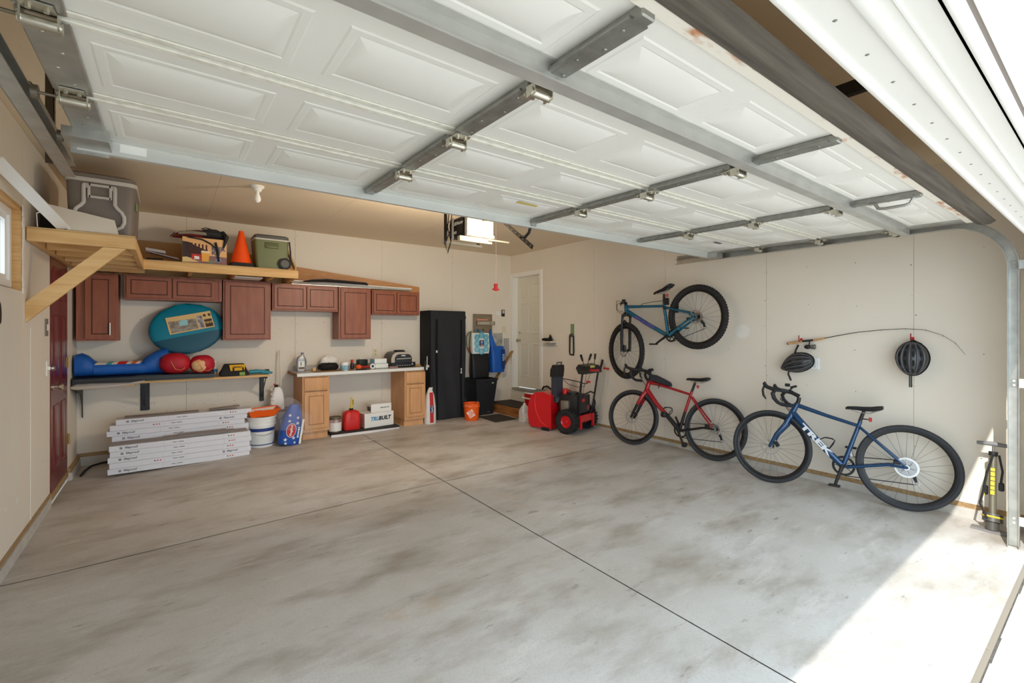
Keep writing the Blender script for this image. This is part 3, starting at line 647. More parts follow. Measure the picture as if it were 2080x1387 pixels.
b = MB(); a0 = Vector((XL+.02, 4.585, 1.60)); a1 = Vector((-.30, 4.585, 2.085)); b.beam(a0, a1, .038, .1, 0, .003, (0, -1, 0)); 
b = MB(); b.prism([(XL+.001, 1.535), (XL+.001, 1.675), (-.385, 2.10), (-.255, 2.10)], Matrix(((1, 0, 0, 0), (0, 0, 1, 4.565), (0, 1, 0, 0), (0, 0, 0, 1))), .038); b.build('brace', M_pine, lf)
MB().span((XL+.003, 4.57, LZ-.003), (-.2, YB-.003, LZ+.008)).build('deck', M_ply, lf); MB().span((-.2, 5.985, LZ-.003), (1.26, YB-.003, LZ+.008)).build('deck', M_ply, lf)
LZ += .009
# ================================================================ THINGS ON THE LOFT
def on_floor(u, v):
    z = 0
    for _ in range(4): p = at_z(u, v, z); z = fz(p.x, p.y)
    return at_z(u, v, z)
def plate(c, w, h, R, bev=.0): pass
def poly_y(b, pts, y, t):                                   # flat shape in the x-z plane, facing -y
    b.prism(pts, Matrix(((1, 0, 0, 0), (0, 0, 1, y), (0, 1, 0, 0), (0, 0, 0, 1))), t); return b
def disc_y(b, x, z, y, rx, rz, t=.001, n=18): return poly_y(b, [(x+rx*math.cos(2*PI*i/n), z+rz*math.sin(2*PI*i/n)) for i in range(n)], y, t)
M_wh2 = mat('white_plastic', (236, 236, 233), .4); M_blk = mat('black_matte', (26, 26, 28), .65)
M_gry = mat('grey_plastic', (122, 112, 104), .45, 0, .05, 3); M_lgry = mat('light_grey_plastic', (196, 192, 184), .45)
# big grey cooler
c = wthing('cooler', 'large taupe wheeled cooler with pale grey pull handle on the loft', 'cooler', (-.4, 4.95, LZ), 'coolers')
x0, x1, y0, y1 = -.615, -.205, 4.745, 5.40
def rrect(x0, x1, y0, y1, z, r=.06, n=4):
    o = []
    for cx, cy, a in ((x1-r, y1-r, 0), (x0+r, y1-r, 90), (x0+r, y0+r, 180), (x1-r, y0+r, 270)):
        for i in range(n+1): t = R_(a+90*i/n); o.append((cx+r*math.cos(t), cy+r*math.sin(t), z))
    return o
MB().loft([rrect(x0+.02, x1-.02, y0+.02, y1-.02, LZ), rrect(x0+.012, x1-.012, y0+.012, y1-.012, LZ+.08), rrect(x0, x1, y0, y1, LZ+.41)]).build('body', M_gry, c, 50)
MB().loft([rrect(x0-.008, x1+.008, y0-.008, y1+.008, LZ+.41), rrect(x0-.008, x1+.008, y0-.008, y1+.008, LZ+.44)]).build('rim', M_lgry, c, 50)
MB().loft([rrect(x0, x1, y0, y1, LZ+.44), rrect(x0, x1, y0, y1, LZ+.47), rrect(x0+.02, x1-.02, y0+.02, y1-.02, LZ+.485)]).build('lid', M_gry, c, 50)
cx = -.42; y = y0-.008
hb = MB()
for s in (-1, 1): hb.tube([(cx+s*.09, y, LZ+.385), (cx+s*.09, y, LZ+.30), (cx+s*.09, y, LZ+.25), (cx+s*.105, y, LZ+.225), (cx+s*.13, y, LZ+.20), (cx+s*.145, y, LZ+.165), (cx+s*.145, y, LZ+.12), (cx+s*.13, y, LZ+.085), (cx+s*.1, y, LZ+.065), (cx, y, LZ+.062)], .013, 8)
hb.build('pull_handle', M_lgry, c)
hb = MB()
for a, e in (((cx-.06, LZ+.385), (cx+.065, LZ+.385)), ((cx-.06, LZ+.295), (cx+.065, LZ+.295))): hb.span((a[0], y-.012, a[1]-.008), (e[0], y+.01, e[1]+.008))
for xx in (cx-.06, cx+.065): hb.span((xx-.008, y-.012, LZ+.287), (xx+.008, y+.01, LZ+.393))
for xx in (cx-.08, cx+.085): hb.span((xx-.012, y-.006, LZ+.36), (xx+.012, y+.01, LZ+.395))
hb.build('end_grip', M_lgry, c)
MB().span((x1-.001, 4.80, LZ+.24), (x1+.008, 4.85, LZ+.30)).build('side_latch', mat('latch_green', (126, 150, 96), .5), c)
# white shelf boards leaning beside it
b = MB(); pA, pB = Vector((-.765, 3.75, 2.43)), Vector((-.60, 4.615, LZ+.012)); b.beam(pA, pB, .012, .07, 0, .002, (1, 0, .4)); tag(b.build('shelf_board', M_white), 'long narrow white shelf board sloping from window to loft', 'board')
b = MB(); q = [Vector((-.72, 4.72, LZ+.20)), Vector((-.33, 4.70, LZ+.125)), Vector((-.30, 4.615, LZ+.005)), Vector((-.585, 4.60, LZ+.005))]
n = (q[1]-q[0]).cross(q[3]-q[0]).normalized()*.004; b.loft([[p+n for p in q], [p-n for p in q]]); tag(b.build('foam_sheet', mat('foam_cream', (232, 226, 214), .6)), 'cream foam sheet leaning against the taupe cooler', 'foam sheet')
b = MB(); b.beam((-.735, 4.66, LZ+.21), (-.565, 4.605, LZ+.004), .006, .035, 0, 0, (0, -1, .2)); tag(b.build('trim_strip', M_white), 'short white trim strip propped on the left end of loft beam', 'trim strip')
b = MB(); b.tube([(-.74, 4.6, LZ+.10), (-.72, 4.6, LZ+.115), (-.70, 4.6, LZ+.13), (-.66, 4.6, LZ+.128)], .004, 6); b.tube([(-.74, 4.6, LZ+.10), (-.735, 4.6, LZ+.005)], .003, 6); tag(b.build('bent_wire', M_wh2), 'short bent white wire at the left end of the loft', 'wire')
MB().span((-.77, 4.9, LZ), (-.64, 5.9, LZ+.16)).build('storage_case', M_blk); bpy.data.objects['storage_case']['label'] = 'dark storage case in the shadow beside the taupe cooler'; bpy.data.objects['storage_case']['category'] = 'case'
# papers and trays lying at the corner
for i, (lab, p0, p1, m) in enumerate((('thin grey tray tilted on the loft beside the cardboard', (-.17, 6.15, LZ+.10), (.10, 6.1, LZ+.035), mat('tray_grey', (150, 142, 150), .5)), ('crumpled grey paper bundle behind the tilted tray', (-.19, 6.3, LZ+.14), (-.02, 6.3, LZ+.12), mat('paper_grey', (188, 184, 186), .8)))):
    b = MB(); b.beam(p0, p1, .16, .012 if i == 0 else .03, 0, .003); tag(b.build(('serving_tray', 'paper_bundle')[i], m), lab, ('tray', 'paper')[i])
tag(MB().span((-.18, 6.1, LZ), (-.04, 6.2, LZ+.035), .012, 2).build('black_pouch', M_blk), 'small black pouch under the tilted grey tray', 'pouch')
# flattened cardboard leaning on the wall behind
tag(MB().box((.12, 6.72, LZ+.15), (.84, .03, .30), Matrix.Rotation(-.06, 3, 'X')).build('cardboard_sheet', M_card), 'flattened brown cardboard leaning on wall left of the beer box', 'cardboard')
tag(MB().box((.92, 6.70, LZ+.12), (.66, .03, .24), Matrix.Rotation(-.06, 3, 'X')).build('cardboard_sheet', M_card), 'flattened brown cardboard behind the orange traffic cone', 'cardboard')
# printed beer kit box
bx0, bx1, by, bz, bh = .125, .53, 6.06, LZ, .285
bk = wthing('beer_kit_box', 'printed carton with bottles and a beer glass on the loft', 'box', (.33, by+.12, bz))
MB().span((bx0, by, bz), (bx1, by+.26, bz+bh)).build('carton', mat('carton_print_tan', (232, 196, 140), .5, 0, 0, 2.5, col2=(226, 160, 96)), bk)
yy = by-.0012
poly_y(MB(), [(bx0, bz), (bx1, bz), (bx1, bz+.09), (bx0+.2, bz+.1), (bx0, bz+.06)], yy, .001).build('print_table', mat('print_mauve', (146, 104, 104), .5, 0, .2, 20), bk)
poly_y(MB(), [(bx0, bz+.06), (bx0+.2, bz+.075), (bx0+.225, bz+.13), (bx0+.2, bz+.16), (bx0+.11, bz+.2), (bx0+.06, bz+.23), (bx0, bz+.235)], yy-.0004, .001).build('print_shadow', mat('print_brown', (62, 44, 46), .5, 0, .3, 25), bk)
poly_y(MB(), [(bx0, bz+.012), (bx0+.15, bz+.02), (bx0+.1, bz+.045), (bx0+.04, bz+.07), (bx0, bz+.065)], yy-.0006, .001).build('print_grain', mat('print_grain', (226, 200, 140), .5), bk)
for i in range(6):
    x = bx0+.05+i*.033; t = bz+.228-.003*i; b = MB()
    poly_y(b, [(x-.015, bz+.075), (x+.015, bz+.075), (x+.015, t-.075), (x+.007, t-.045), (x+.007, t), (x-.007, t), (x-.007, t-.045), (x-.015, t-.075)], yy-.0008-.0002*i, .001); b.build('print_bottle', mat('print_bottle', (74, 40, 36), .3, 0, .3, 30), bk)
b = MB(); poly_y(b, [(bx0+.085, bz+.045), (bx0+.165, bz+.045), (bx0+.165, bz+.105), (bx0+.08, bz+.105)], yy-.0022, .001); b.build('print_red_can', mat('print_red', (196, 48, 40), .4), bk)
b = MB(); poly_y(b, [(bx0+.105, bz+.05), (bx0+.15, bz+.05), (bx0+.15, bz+.08), (bx0+.105, bz+.085)], yy-.0026, .001); b.build('print_can_label', M_white, bk)
b = MB(); poly_y(b, [(bx0+.175, bz+.03), (bx0+.235, bz+.03), (bx0+.245, bz+.13), (bx0+.168, bz+.13)], yy-.003, .001); b.build('print_beer', mat('print_beer', (236, 170, 72), .4), bk)
b = MB(); poly_y(b, [(bx0+.166, bz+.125), (bx0+.247, bz+.125), (bx0+.243, bz+.145), (bx0+.17, bz+.148)], yy-.0034, .001); b.build('print_foam', mat('print_foam', (244, 224, 186), .5), bk)
disc_y(MB(), bx0+.325, bz+.055, yy-.0022, .027, .024).build('print_bowl', mat('print_bluewhite', (150, 160, 206), .4, 0, .3, 60), bk)
disc_y(MB(), bx0+.255, bz+.03, yy-.0024, .05, .018).build('print_hops', mat('print_hops', (132, 142, 112), .5, 0, .3, 50), bk)
M_pblue = mat('print_blue', (52, 62, 120), .5)
for k, (s, dx) in enumerate((('BEER', .325), ('KIT', .308))): text('lettering', s, .058, M_pblue, bk, FRONT((bx0+dx, yy-.001, bz+.178-k*.048)), bold=.0015)
# red-black backpack on top
bp_ = wthing('backpack', 'red, grey and black backpack lying across the beer kit box', 'backpack', (.3, 6.2, bz+bh))
zt = bz+bh+.003
b = MB(); b.loft([[(x, 6.20+wy*math.cos(a), zt+h*.5+h*.5*math.sin(a)) for a in [2*PI*i/14 for i in range(14)]] for x, h, wy in ((.035, .012, .03), (.08, .05, .09), (.16, .085, .115), (.26, .10, .12), (.34, .105, .12))]); b.build('body', mat('pack_red', (150, 42, 40), .7, 0, 0, 9, .2, stretch=(1, 1, 6), col2=(60, 46, 46)), bp_)
b = MB(); b.loft([[(x, 6.19+wy*math.cos(a), zt+.003+h*.5+h*.5*math.sin(a)) for a in [2*PI*i/14 for i in range(14)]] for x, h, wy in ((.31, .11, .125), (.38, .122, .135), (.44, .122, .135), (.49, .10, .12), (.515, .06, .08))]); b.build('hood', mat('pack_black', (44, 44, 46), .7, 0, .2, 14, .2), bp_)
b = MB(); b.loft([[(x, 6.072+d*math.cos(a), z+.018*math.sin(a)) for a in [2*PI*i/10 for i in range(10)]] for x, z, d in ((.09, zt+.035, .012), (.2, zt+.05, .014), (.34, zt+.048, .014))]); b.build('grey_panel', mat('pack_grey', (138, 128, 112), .8), bp_)
b = MB(); b.tube([(.49, 6.10, zt+.08), (.525, 6.06, zt+.03), (.515, 6.05, zt-.03), (.50, 6.05, zt-.09)], [.03, .028, .016, .008], 8); b.tube([(.06, 6.08, zt+.03), (.035, 6.06, zt+.0), (.02, 6.055, zt-.02)], .006, 6); b.tube([(.17, 6.05, zt-.008), (.3, 6.048, zt-.02), (.38, 6.047, zt-.06), (.42, 6.047, zt-.1)], [.006, .009, .008, .006], 6); b.tube([(.425, 6.047, zt-.04), (.44, 6.046, zt-.14), (.455, 6.046, zt-.25)], [.01, .014, .01], 6); b.tube([(.30, 6.2, zt+.12), (.34, 6.18, zt+.135), (.39, 6.18, zt+.125)], .005, 6); b.build('straps', M_blk, bp_)
# traffic cone
cp = at_y(490, 540, 6.16); cn = wthing('traffic_cone', 'orange traffic cone with black base on the loft', 'traffic cone', (cp.x, 6.16, LZ))
MB().loft([rrect(cp.x-.125, cp.x+.125, 6.05, 6.30, LZ, .03), rrect(cp.x-.125, cp.x+.125, 6.05, 6.30, LZ+.035, .03), rrect(cp.x-.115, cp.x+.115, 6.05, 6.27, LZ+.05, .05)]).build('base', M_blk, cn, 40)
MB().lathe([(.11, .04), (.105, .055), (.085, .15), (.03, .40), (.026, .41), (.027, .425), (.018, .425), (.016, .40)], (cp.x, 6.16, LZ), n=28).build('cone', mat('cone_orange', (250, 84, 16), .45), cn)
# olive cooler with wheels
g = wthing('cooler', 'olive green wheeled cooler with charcoal lid beside the traffic cone', 'cooler', (1.0, 6.2, LZ), 'coolers')
M_olive = mat('olive_plastic', (112, 118, 78), .5, 0, .06, 4); x0, x1, y0, y1 = .80, 1.16, 6.04, 6.34
MB().loft([rrect(x0+.03, x1-.01, y0+.015, y1-.015, LZ, .03), rrect(x0+.02, x1, y0+.01, y1-.01, LZ+.05, .03), rrect(x0, x1+.01, y0, y1, LZ+.335, .035)]).build('body', M_olive, g, 50)
MB().loft([rrect(x0-.004, x1+.014, y0-.004, y1+.004, LZ+.335, .035), rrect(x0-.004, x1+.014, y0-.004, y1+.004, LZ+.352, .035)]).build('rim', M_lgry, g, 50)
MB().loft([rrect(x0, x1+.01, y0, y1, LZ+.352, .035), rrect(x0, x1+.01, y0, y1, LZ+.385, .035), rrect(x0+.02, x1-.01, y0+.02, y1-.02, LZ+.40, .03)]).build('lid', mat('charcoal_plastic', (84, 84, 82), .5), g, 50)
b = MB(); b.span((.905, y0-.008, LZ+.24), (1.055, y0+.012, LZ+.31), .012, 2); b.build('grip_recess', mat('olive_dark', (92, 98, 62), .55), g); MB().box((.98, y0-.012, LZ+.255), (.12, .014, .022), None, .006, 2).build('grip', M_olive, g)
for yw in (y0-.03, y1+.005):
    wv = MB().revolve((1.12, yw+.012, LZ+.068), (0, 1, 0), [(.068, -.014), (.068, .014), (.046, .014), (.046, -.014)], 26).build('wheel', M_blk, g); MB().cyl((1.12, yw+.002, LZ+.068), (1.12, yw+.022, LZ+.068), .047, n=18).build('hub', mat('charcoal_plastic', (84, 84, 82), .5), wv)
MB().tube([(1.175, y0+.02, LZ+.34), (1.185, y0+.005, LZ+.2), (1.18, y0, LZ+.07)], .008, 6).build('tow_handle', M_blk, g)
# board leaning at the loft end, papers under the deck
tag(MB().beam((1.235, 6.02, LZ+.01), (1.19, 6.55, LZ+.44), .06, .02, 0, .002, (1, 0, 0)).build('lumber_offcut', M_pine), 'pine offcut leaning behind the olive cooler', 'board')
tag(MB().span((.62, 6.12, 2.092), (.90, 6.4, 2.102)).build('white_sheet', M_white), 'white board lying on the wide tall cherry cabinet', 'board')
# sheets, bag and long trim board on top of the right cabinets
CT = 2.081
tb = MB(); tb.loft([[(1.22, 6.765, CT+.005), (1.22, 6.785, CT+.005), (1.22, 6.785, CT+.28), (1.22, 6.765, CT+.28)], [(3.1, 6.53, 2.063), (3.1, 6.55, 2.063), (3.1, 6.55, 2.145), (3.1, 6.53, 2.145)]]); tag(tb.build('trim_board', wood('trim_oak', (190, 136, 80), (172, 118, 66), .5)), 'long brown trim board on top of the cherry cabinets', 'board')
for k in range(3):
    tag(MB().beam((1.30, 6.60-.02*k, CT+.012+.02*k), (2.95, 6.52-.012*k, 2.085+.012*k), .06, .012, 0, .002).build('metal_strip', (M_galv, M_lgry, M_white)[k]), ('lowest grey metal strip on the cherry cabinets under black bag', 'middle pale strip on the cherry cabinets', 'topmost white strip on the cherry cabinets below trim board')[k], 'strip', 'strips on the cabinets')
b = MB(); b.loft([[(x, 6.46+w*math.cos(a), CT+.03+.0*x+h+h*math.sin(a)*(1 if math.sin(a) > 0 else .55)) for a in [2*PI*i/14 for i in range(14)]] for x, w, h in ((1.42, .01, .008), (1.52, .06, .022), (1.7, .09, .032), (1.9, .08, .03), (2.1, .06, .026), (2.24, .05, .024), (2.27, .03, .014))]); tag(b.build('plastic_bag', mat('bag_black', (36, 37, 40), .35, 0, .3, 12, .6, 25)), 'rumpled black plastic bag on top of the cherry cabinets', 'bag')

# ================================================================ LOW SHELF
SZ = .931
# long black case in torn clear film
ca = wthing('long_case', 'long flat black case in torn clear film on the low shelf', 'case', (-.1, 6.6, .906))
b = MB(); b.loft([[(x, y, z) for y, z in ((6.39, zb), (6.39, zb+h), (6.42, zb+h+.012), (6.74, zb+h+.012), (6.76, zb))] for x, zb, h in ((-.775, .907, .075), (-.28, .909, .078), (-.27, .932, .062), (.3, .932, .05), (.44, .932, .045))]); b.build('shell', mat('case_black', (24, 24, 26), .4, 0, .2, 6), ca)
MB().beam((-.75, 6.388, .967), (.42, 6.388, .963), .004, .006).build('seam', mat('case_trim', (70, 70, 72), .4), ca)
M_film = mat('clear_film', (240, 238, 235), .12, 0, 0, 20, .8, 25, alpha=.38)
b = MB(); b.loft([[(x, 6.375+wy*math.cos(a)*.6, z+wz*math.sin(a)) for a in [2*PI*i/12 for i in range(12)]] for x, z, wy, wz in ((-.783, .90, .02, .012), (-.74, .905, .06, .032), (-.62, .907, .05, .03), (-.48, .907, .04, .024), (-.33, .91, .03, .016), (-.2, .935, .012, .006))]); b.build('film', M_film, ca)
# blue sleeping pad roll
def wsec(x, y, z0, ry, rz, n=18, p=.8): 
    g = lambda t: math.copysign(abs(t)**p, t); return [(x, y+ry*g(math.cos(2*PI*i/n)), z0+rz+rz*g(math.sin(2*PI*i/n))) for i in range(n)]
M_bl = mat('blue_nylon', (24, 96, 186), .5, 0, .15, 6, .5, 9, stretch=(2, 1, 1))
zz = .999
sb_ = wthing('sleeping_bag', 'rolled blue sleeping bag with striped print on the low shelf', 'sleeping bag', (-.35, 6.56, zz))
MB().loft([wsec(x, 6.56, zz, a, c) for x, a, c in ((-.775, .06, .06), (-.768, .11, .115), (-.72, .125, .122), (-.67, .122, .108), (-.62, .108, .08), (-.59, .11, .072))]).build('hood_end', M_bl, sb_, 60)
MB().loft([wsec(x, 6.56, zz, .118, .072, 18, .7) for x in (-.62, -.6, -.4, -.22, -.19)]).build('roll', M_bl, sb_, 60)
MB().loft([wsec(x, 6.56, zz, a, c) for x, a, c in ((-.23, .108, .07), (-.2, .118, .095), (-.14, .118, .115), (-.06, .11, .135), (.0, .10, .145), (.03, .05, .06))]).build('bag_end', M_bl, sb_, 60)
st = [('white', (236, 228, 216), -.49, -.39), ('teal', (74, 168, 178), -.39, -.34), ('white', (236, 228, 216), -.34, -.29), ('red', (212, 34, 38), -.29, -.205), ('white', (236, 228, 216), -.205, -.16), ('orange', (226, 108, 44), -.16, -.115), ('white', (236, 228, 216), -.115, -.075)]
for nm, col, xa, xb in st:
    xa, xb = -.6+(xa+.49)*.37/.415, -.6+(xb+.49)*.37/.415
    b = MB(); b.grid(lambda u, v: (xa+(xb-xa)*u+.03*(v-.5)*(1 if xa < -.2 else -.3), 6.56-.119*math.cos(R_(32+62*v))**.7 if v < 1 else 6.56, zz+.073+.0735*math.sin(R_(32+62*v))**.7), 2, 6); b.build('stripe', mat('stripe_'+nm, col, .6), sb_)
# round pop-up tent bag standing tilted
tc = at_y(381, 667, 6.60); tr_ = wthing('tent_bag', 'round teal pop-up tent bag standing behind the red sacks', 'tent bag', (tc.x, 6.62, SZ))
RT = Matrix.Rotation(R_(-14), 3, 'X') @ Matrix.Rotation(R_(-13), 3, 'Y')
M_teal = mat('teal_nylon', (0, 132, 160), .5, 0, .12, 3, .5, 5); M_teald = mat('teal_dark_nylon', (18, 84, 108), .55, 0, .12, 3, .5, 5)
def tent(lo, hi, m, nm):
    b = MB(); n = 40; rings = []
    for k in range(9):
        zt_ = lo+(hi-lo)*k/8; ring = []
        half = math.sqrt(max(1e-4, 1-(zt_/.30)**2))*.365
        dep = .05*math.sqrt(max(.02, 1-(zt_/.31)**2))
        for i in range(20):
            a = 2*PI*i/20; g = lambda t: math.copysign(abs(t)**.7, t)
            ring.append(Vector(tc.to_tuple())+RT @ Vector((half*g(math.cos(a)), dep*g(math.sin(a)), zt_)))
        rings.append(ring)
    b.loft(rings); return b.build(nm, m, tr_, 60)
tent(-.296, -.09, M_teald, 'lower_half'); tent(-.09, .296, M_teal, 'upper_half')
def onT(x, z, d=-.055): return tc + RT @ Vector((x, d, z))
lab = face_M(onT(.04, .045, -.0525), RT @ Vector((1, 0, 0)), RT @ Vector((0, 0, 1)))
def tlab(nm, poly, m, d, par): MB().prism([(q[0]*1.08, q[1]*1.25) for q in poly], lab @ Matrix.Translation((0, 0, d)), .0012).build(nm, m, par)
tlab('label', [(-.205, -.075), (.205, -.075), (.205, .085), (-.205, .085)], mat('label_tan', (222, 190, 132), .6), 0, tr_)
tlab('label_photo', [(-.19, -.065), (.055, -.065), (.055, .035), (-.19, .045)], mat('label_photo', (108, 96, 78), .6, 0, 0, 26, col2=(176, 172, 164)), .001, tr_)
tlab('label_photo', [(.065, -.065), (.115, -.065), (.115, .055), (.065, .055)], mat('label_photo2', (196, 190, 204), .6, 0, 0, 30, col2=(72, 74, 58)), .001, tr_)
tlab('label_print', [(-.1, -.01), (-.03, -.015), (-.02, .03), (-.06, .045), (-.1, .025)], mat('label_sky', (150, 206, 214), .6), .0022, tr_)
tlab('label_print', [(.125, -.065), (.197, -.065), (.197, .01), (.125, .01)], mat('label_dark', (70, 52, 36), .6), .001, tr_)
text('lettering', 'TENT', .034, mat('label_tan', (222, 190, 132), .6), tr_, lab @ Matrix.Translation((.174, -.03, .0025)), bold=.001)
for xx, zz_ in ((.14, .05), (.185, .05)): tlab('label_print', [(xx-.012, zz_-.012), (xx+.012, zz_-.012), (xx+.012, zz_+.012), (xx-.012, zz_+.012)], mat('label_dark', (70, 52, 36), .6), .001, tr_)
MB().box(onT(.2, .225, 0), (.03, .003, .05), RT @ Matrix.Rotation(.5, 3, 'Y')).build('care_tag', M_white, tr_)
# two red stuff sacks
M_sred = mat('sack_red', (190, 22, 44), .55, 0, .2, 7, .5, 12)
for (u, v, rr, lab_, art) in ((356, 731, (.142, .11, .115), 'plain red stuff sack with drawstring on the low shelf', False), (411, 737, (.122, .10, .105), 'red stuff sack with floral printed end and drawstring', True)):
    p = at_y(u, v, 6.44); p.z = (1.0 if u < 400 else .990)+rr[2]-.004
    s = wthing('stuff_sack', lab_, 'stuff sack', (p.x, p.y, p.z-rr[2]), 'red stuff sacks'); MB().ell(p, rr, None, 26, 16, .85, .03, 5).build('sack', M_sred, s, 60)
    MB().tube([p+Vector((-.04, -rr[1]*.98, .03)), p+Vector((-.02, -rr[1]-.012, -.02)), p+Vector((.0, -rr[1]-.012, -.06)), p+Vector((.05, -rr[1]-.01, -.075)), p+Vector((.09, -rr[1]*.8, -.05))], .003, 6).build('drawstring', mat('cord_tan', (206, 150, 96), .8), s)
    if art: MB().ell(p+Vector((-.02, -.05, -.006)), (.088, .058, .084), None, 20, 12).build('printed_end', mat('floral_print', (226, 110, 88), .5, 0, 0, 14, col2=(228, 214, 150)), s)
# water bottle
p = at_y(436, 744, 6.6); wb = wthing('water_bottle', 'small clear water bottle with blue label beside the tool bag', 'bottle', (p.x, 6.6, SZ))
MB().lathe([(.026, 0), (.03, .01), (.03, .1), (.026, .12), (.012, .15), (.012, .165)], (p.x, 6.6, SZ), n=16).build('bottle', mat('clear_pet', (225, 232, 235), .1, alpha=.35), wb); MB().lathe([(.0305, .05), (.0305, .085)], (p.x, 6.6, SZ), n=16, caps=False).build('label', mat('label_blue', (40, 92, 130), .5), wb); MB().cyl((p.x, 6.6, SZ+.165), (p.x, 6.6, SZ+.18), .014, n=12).build('cap', M_wh2, wb)
# tool bag
p = at_y(474, 757, 6.50); t_ = wthing('tool_bag', 'black canvas tool bag with yellow panel on the low shelf', 'tool bag', (p.x+.01, 6.52, SZ)); X = p.x+.01
b = MB(); b.loft([[(X+sx*c_[0], 6.52+sy*c_[1], SZ+z) for sx, sy in ((-1, -1), (-.5, -1.08), (.5, -1.08), (1, -1), (1, 1), (-1, 1))] for z, c_ in ((0, (.145, .09)), (.03, (.15, .095)), (.08, (.125, .07)), (.125, (.112, .035)), (.145, (.10, .018)))]); b.build('body', mat('canvas_black', (34, 34, 36), .8, 0, .2, 12, .4, 30), t_, 50)
Mt = face_M((X+.03, 6.447, SZ+.092), (1, 0, .02), (0, .42, 1)); MB().prism([(-.075, -.03), (.07, -.03), (.085, .045), (-.085, .045)], Mt, .004).build('yellow_panel', mat('tool_yellow', (226, 172, 30), .6), t_)
text('lettering', 'DEWALT', .026, M_blk, t_, Mt @ Matrix.Translation((0, .012, .0046)), bold=.0012, sx=.95)
for dx in (-.045, .055): MB().prism([(dx-.009, -.04), (dx+.009, -.04), (dx+.009, .005), (dx-.009, .005)], Mt @ Matrix.Translation((0, 0, .0042)), .002).build('strap', M_blk, t_)
p = at_y(491, 757, 6.44); tag(MB().cyl((p.x-.025, 6.43, SZ+.025), (p.x+.03, 6.43, SZ+.025), .024, n=16).build('tape_roll', mat('lime_tape', (176, 214, 110), .5, 0, 0, 30, stretch=(8, .1, .1), col2=(60, 90, 40))), 'lime green striped tape roll in front of the tool bag', 'tape')
p = at_y(530, 752, 6.55); sn = wthing('water_blaster', 'teal plastic water toy at the right end of the low shelf', 'toy', (p.x, 6.55, SZ)); b = MB(); b.tube([(p.x-.13, 6.55, SZ+.03), (p.x-.05, 6.55, SZ+.034), (p.x+.03, 6.55, SZ+.03), (p.x+.1, 6.56, SZ+.022)], [.026, .028, .022, .016], 10); b.tube([(p.x+.0, 6.5, SZ+.016), (p.x+.06, 6.49, SZ+.016), (p.x+.12, 6.5, SZ+.016)], .014, 8); b.build('barrel', mat('toy_teal', (40, 140, 160), .4), sn); MB().box((p.x+.07, 6.56, SZ+.046), (.05, .02, .02), None, .004).build('trigger', M_blk, sn)

# ================================================================ FLOOR, LEFT
# cartons of flooring planks: five in front, nine behind
M_carton = mat('carton_white', (226, 227, 234), .6, 0, .03, 3); M_kraft = mat('carton_grey_top', (150, 142, 136), .8); M_ink = mat('ink_grey', (96, 98, 106), .6); M_inkr = mat('ink_red', (206, 92, 80), .6)
random.seed(21)
BX0, BL, BH, BY0, BD = -.465, 1.235, .057, 6.06, .19
def carton(x, y, z, lab, grp, marks=True, left=True, rz=0):
    r = wthing('flooring_carton', lab, 'carton', (x+BL/2, y+BD/2, z), grp)
    MB().span((x, y, z), (x+BL, y+BD, z+BH-.0015), .0025).build('carton', M_carton, r)
    if marks:
        for dx in (.44, .97): MB().span((x+dx, y-.0006, z+.002), (x+dx+.0015, y+.001, z+BH-.004)).build('wrap_seam', mat('seam_grey', (176, 178, 186), .6), r)
        text('lettering', 'lifeproof', .03, M_ink, r, FRONT((x+(.175 if left else 1.05), y-.0008, z+.03)), bold=.0006)
        b = MB(); a = x+(.1 if left else .975)
        for i in range(2):
            for j in range(2): b.span((a-.016+i*.011, y-.0012, z+.019+j*.011), (a-.007+i*.011, y, z+.028+j*.011))
        b.build('logo_squares', M_ink, r)['kind'] = 'stuff'
        small_marks([.035, .004, .045], .006, .006, M_ink, r, FRONT((x+.56, y-.0008, z+.03)))
        for i in range(3): disc_y(MB(), x+(1.02 if left else .36)+i*.024, z+.03, y-.001, .007, .007).build('print_mark', M_inkr if i else M_ink, r)
    return r
words = ['bottom', 'second', 'third', 'fourth', 'fifth', 'sixth', 'seventh', 'eighth', 'top']
for k in range(5):
    carton(BX0+random.uniform(-.02, .008), BY0+random.uniform(-.004, .004), fz(0, 6.1)+.012+BH*k, 'white flooring carton, %s of the five in the front stack' % ('top' if k == 4 else words[k]), 'flooring cartons', True, k != 1)
for k in range(9):
    carton(BX0+(.0 if k < 6 else -.025 if k == 6 else -.01 if k == 7 else .03)+random.uniform(-.015, .004), BY0+BD+.03+random.uniform(-.004, .004), fz(0, 6.1)+.012+BH*k, 'white flooring carton, %s of the nine in the back stack' % words[k], 'flooring cartons', k > 4, k not in (7,))
FT = fz(0, 6.1)+.012+BH*5
def plank(lab, p0, p1, w=.15, t=.008): tag(MB().beam(p0, p1, w, t, 0, .0015).build('vinyl_plank', mat('vinyl_grey', (148, 138, 132), .5, 0, .15, 5, stretch=(1, 12, 1))), lab, 'plank', 'loose grey planks')
plank('loose grey plank lowest on the front carton stack', (BX0, BY0+.09, FT+.006), (BX0+1.2, BY0+.09, FT+.006)); plank('loose grey plank in the middle of the front carton stack top', (BX0+.42, BY0+.085, FT+.016), (BX0+1.08, BY0+.085, FT+.016), .16); plank('short loose grey plank topmost on the front carton stack', (BX0+.55, BY0+.08, FT+.026), (BX0+1.0, BY0+.075, FT+.026), .16, .01)
FT2 = fz(0, 6.1)+.012+BH*9; plank('loose grey plank lying along the top of the back carton stack', (BX0+.1, BY0+BD+.13, FT2+.006), (BX0+.75, BY0+BD+.13, FT2+.006)); plank('short loose grey plank at the right end of the back carton stack', (BX0+.85, BY0+BD+.12, FT2+.014), (BX0+1.15, BY0+BD+.12, FT2+.03), .12)
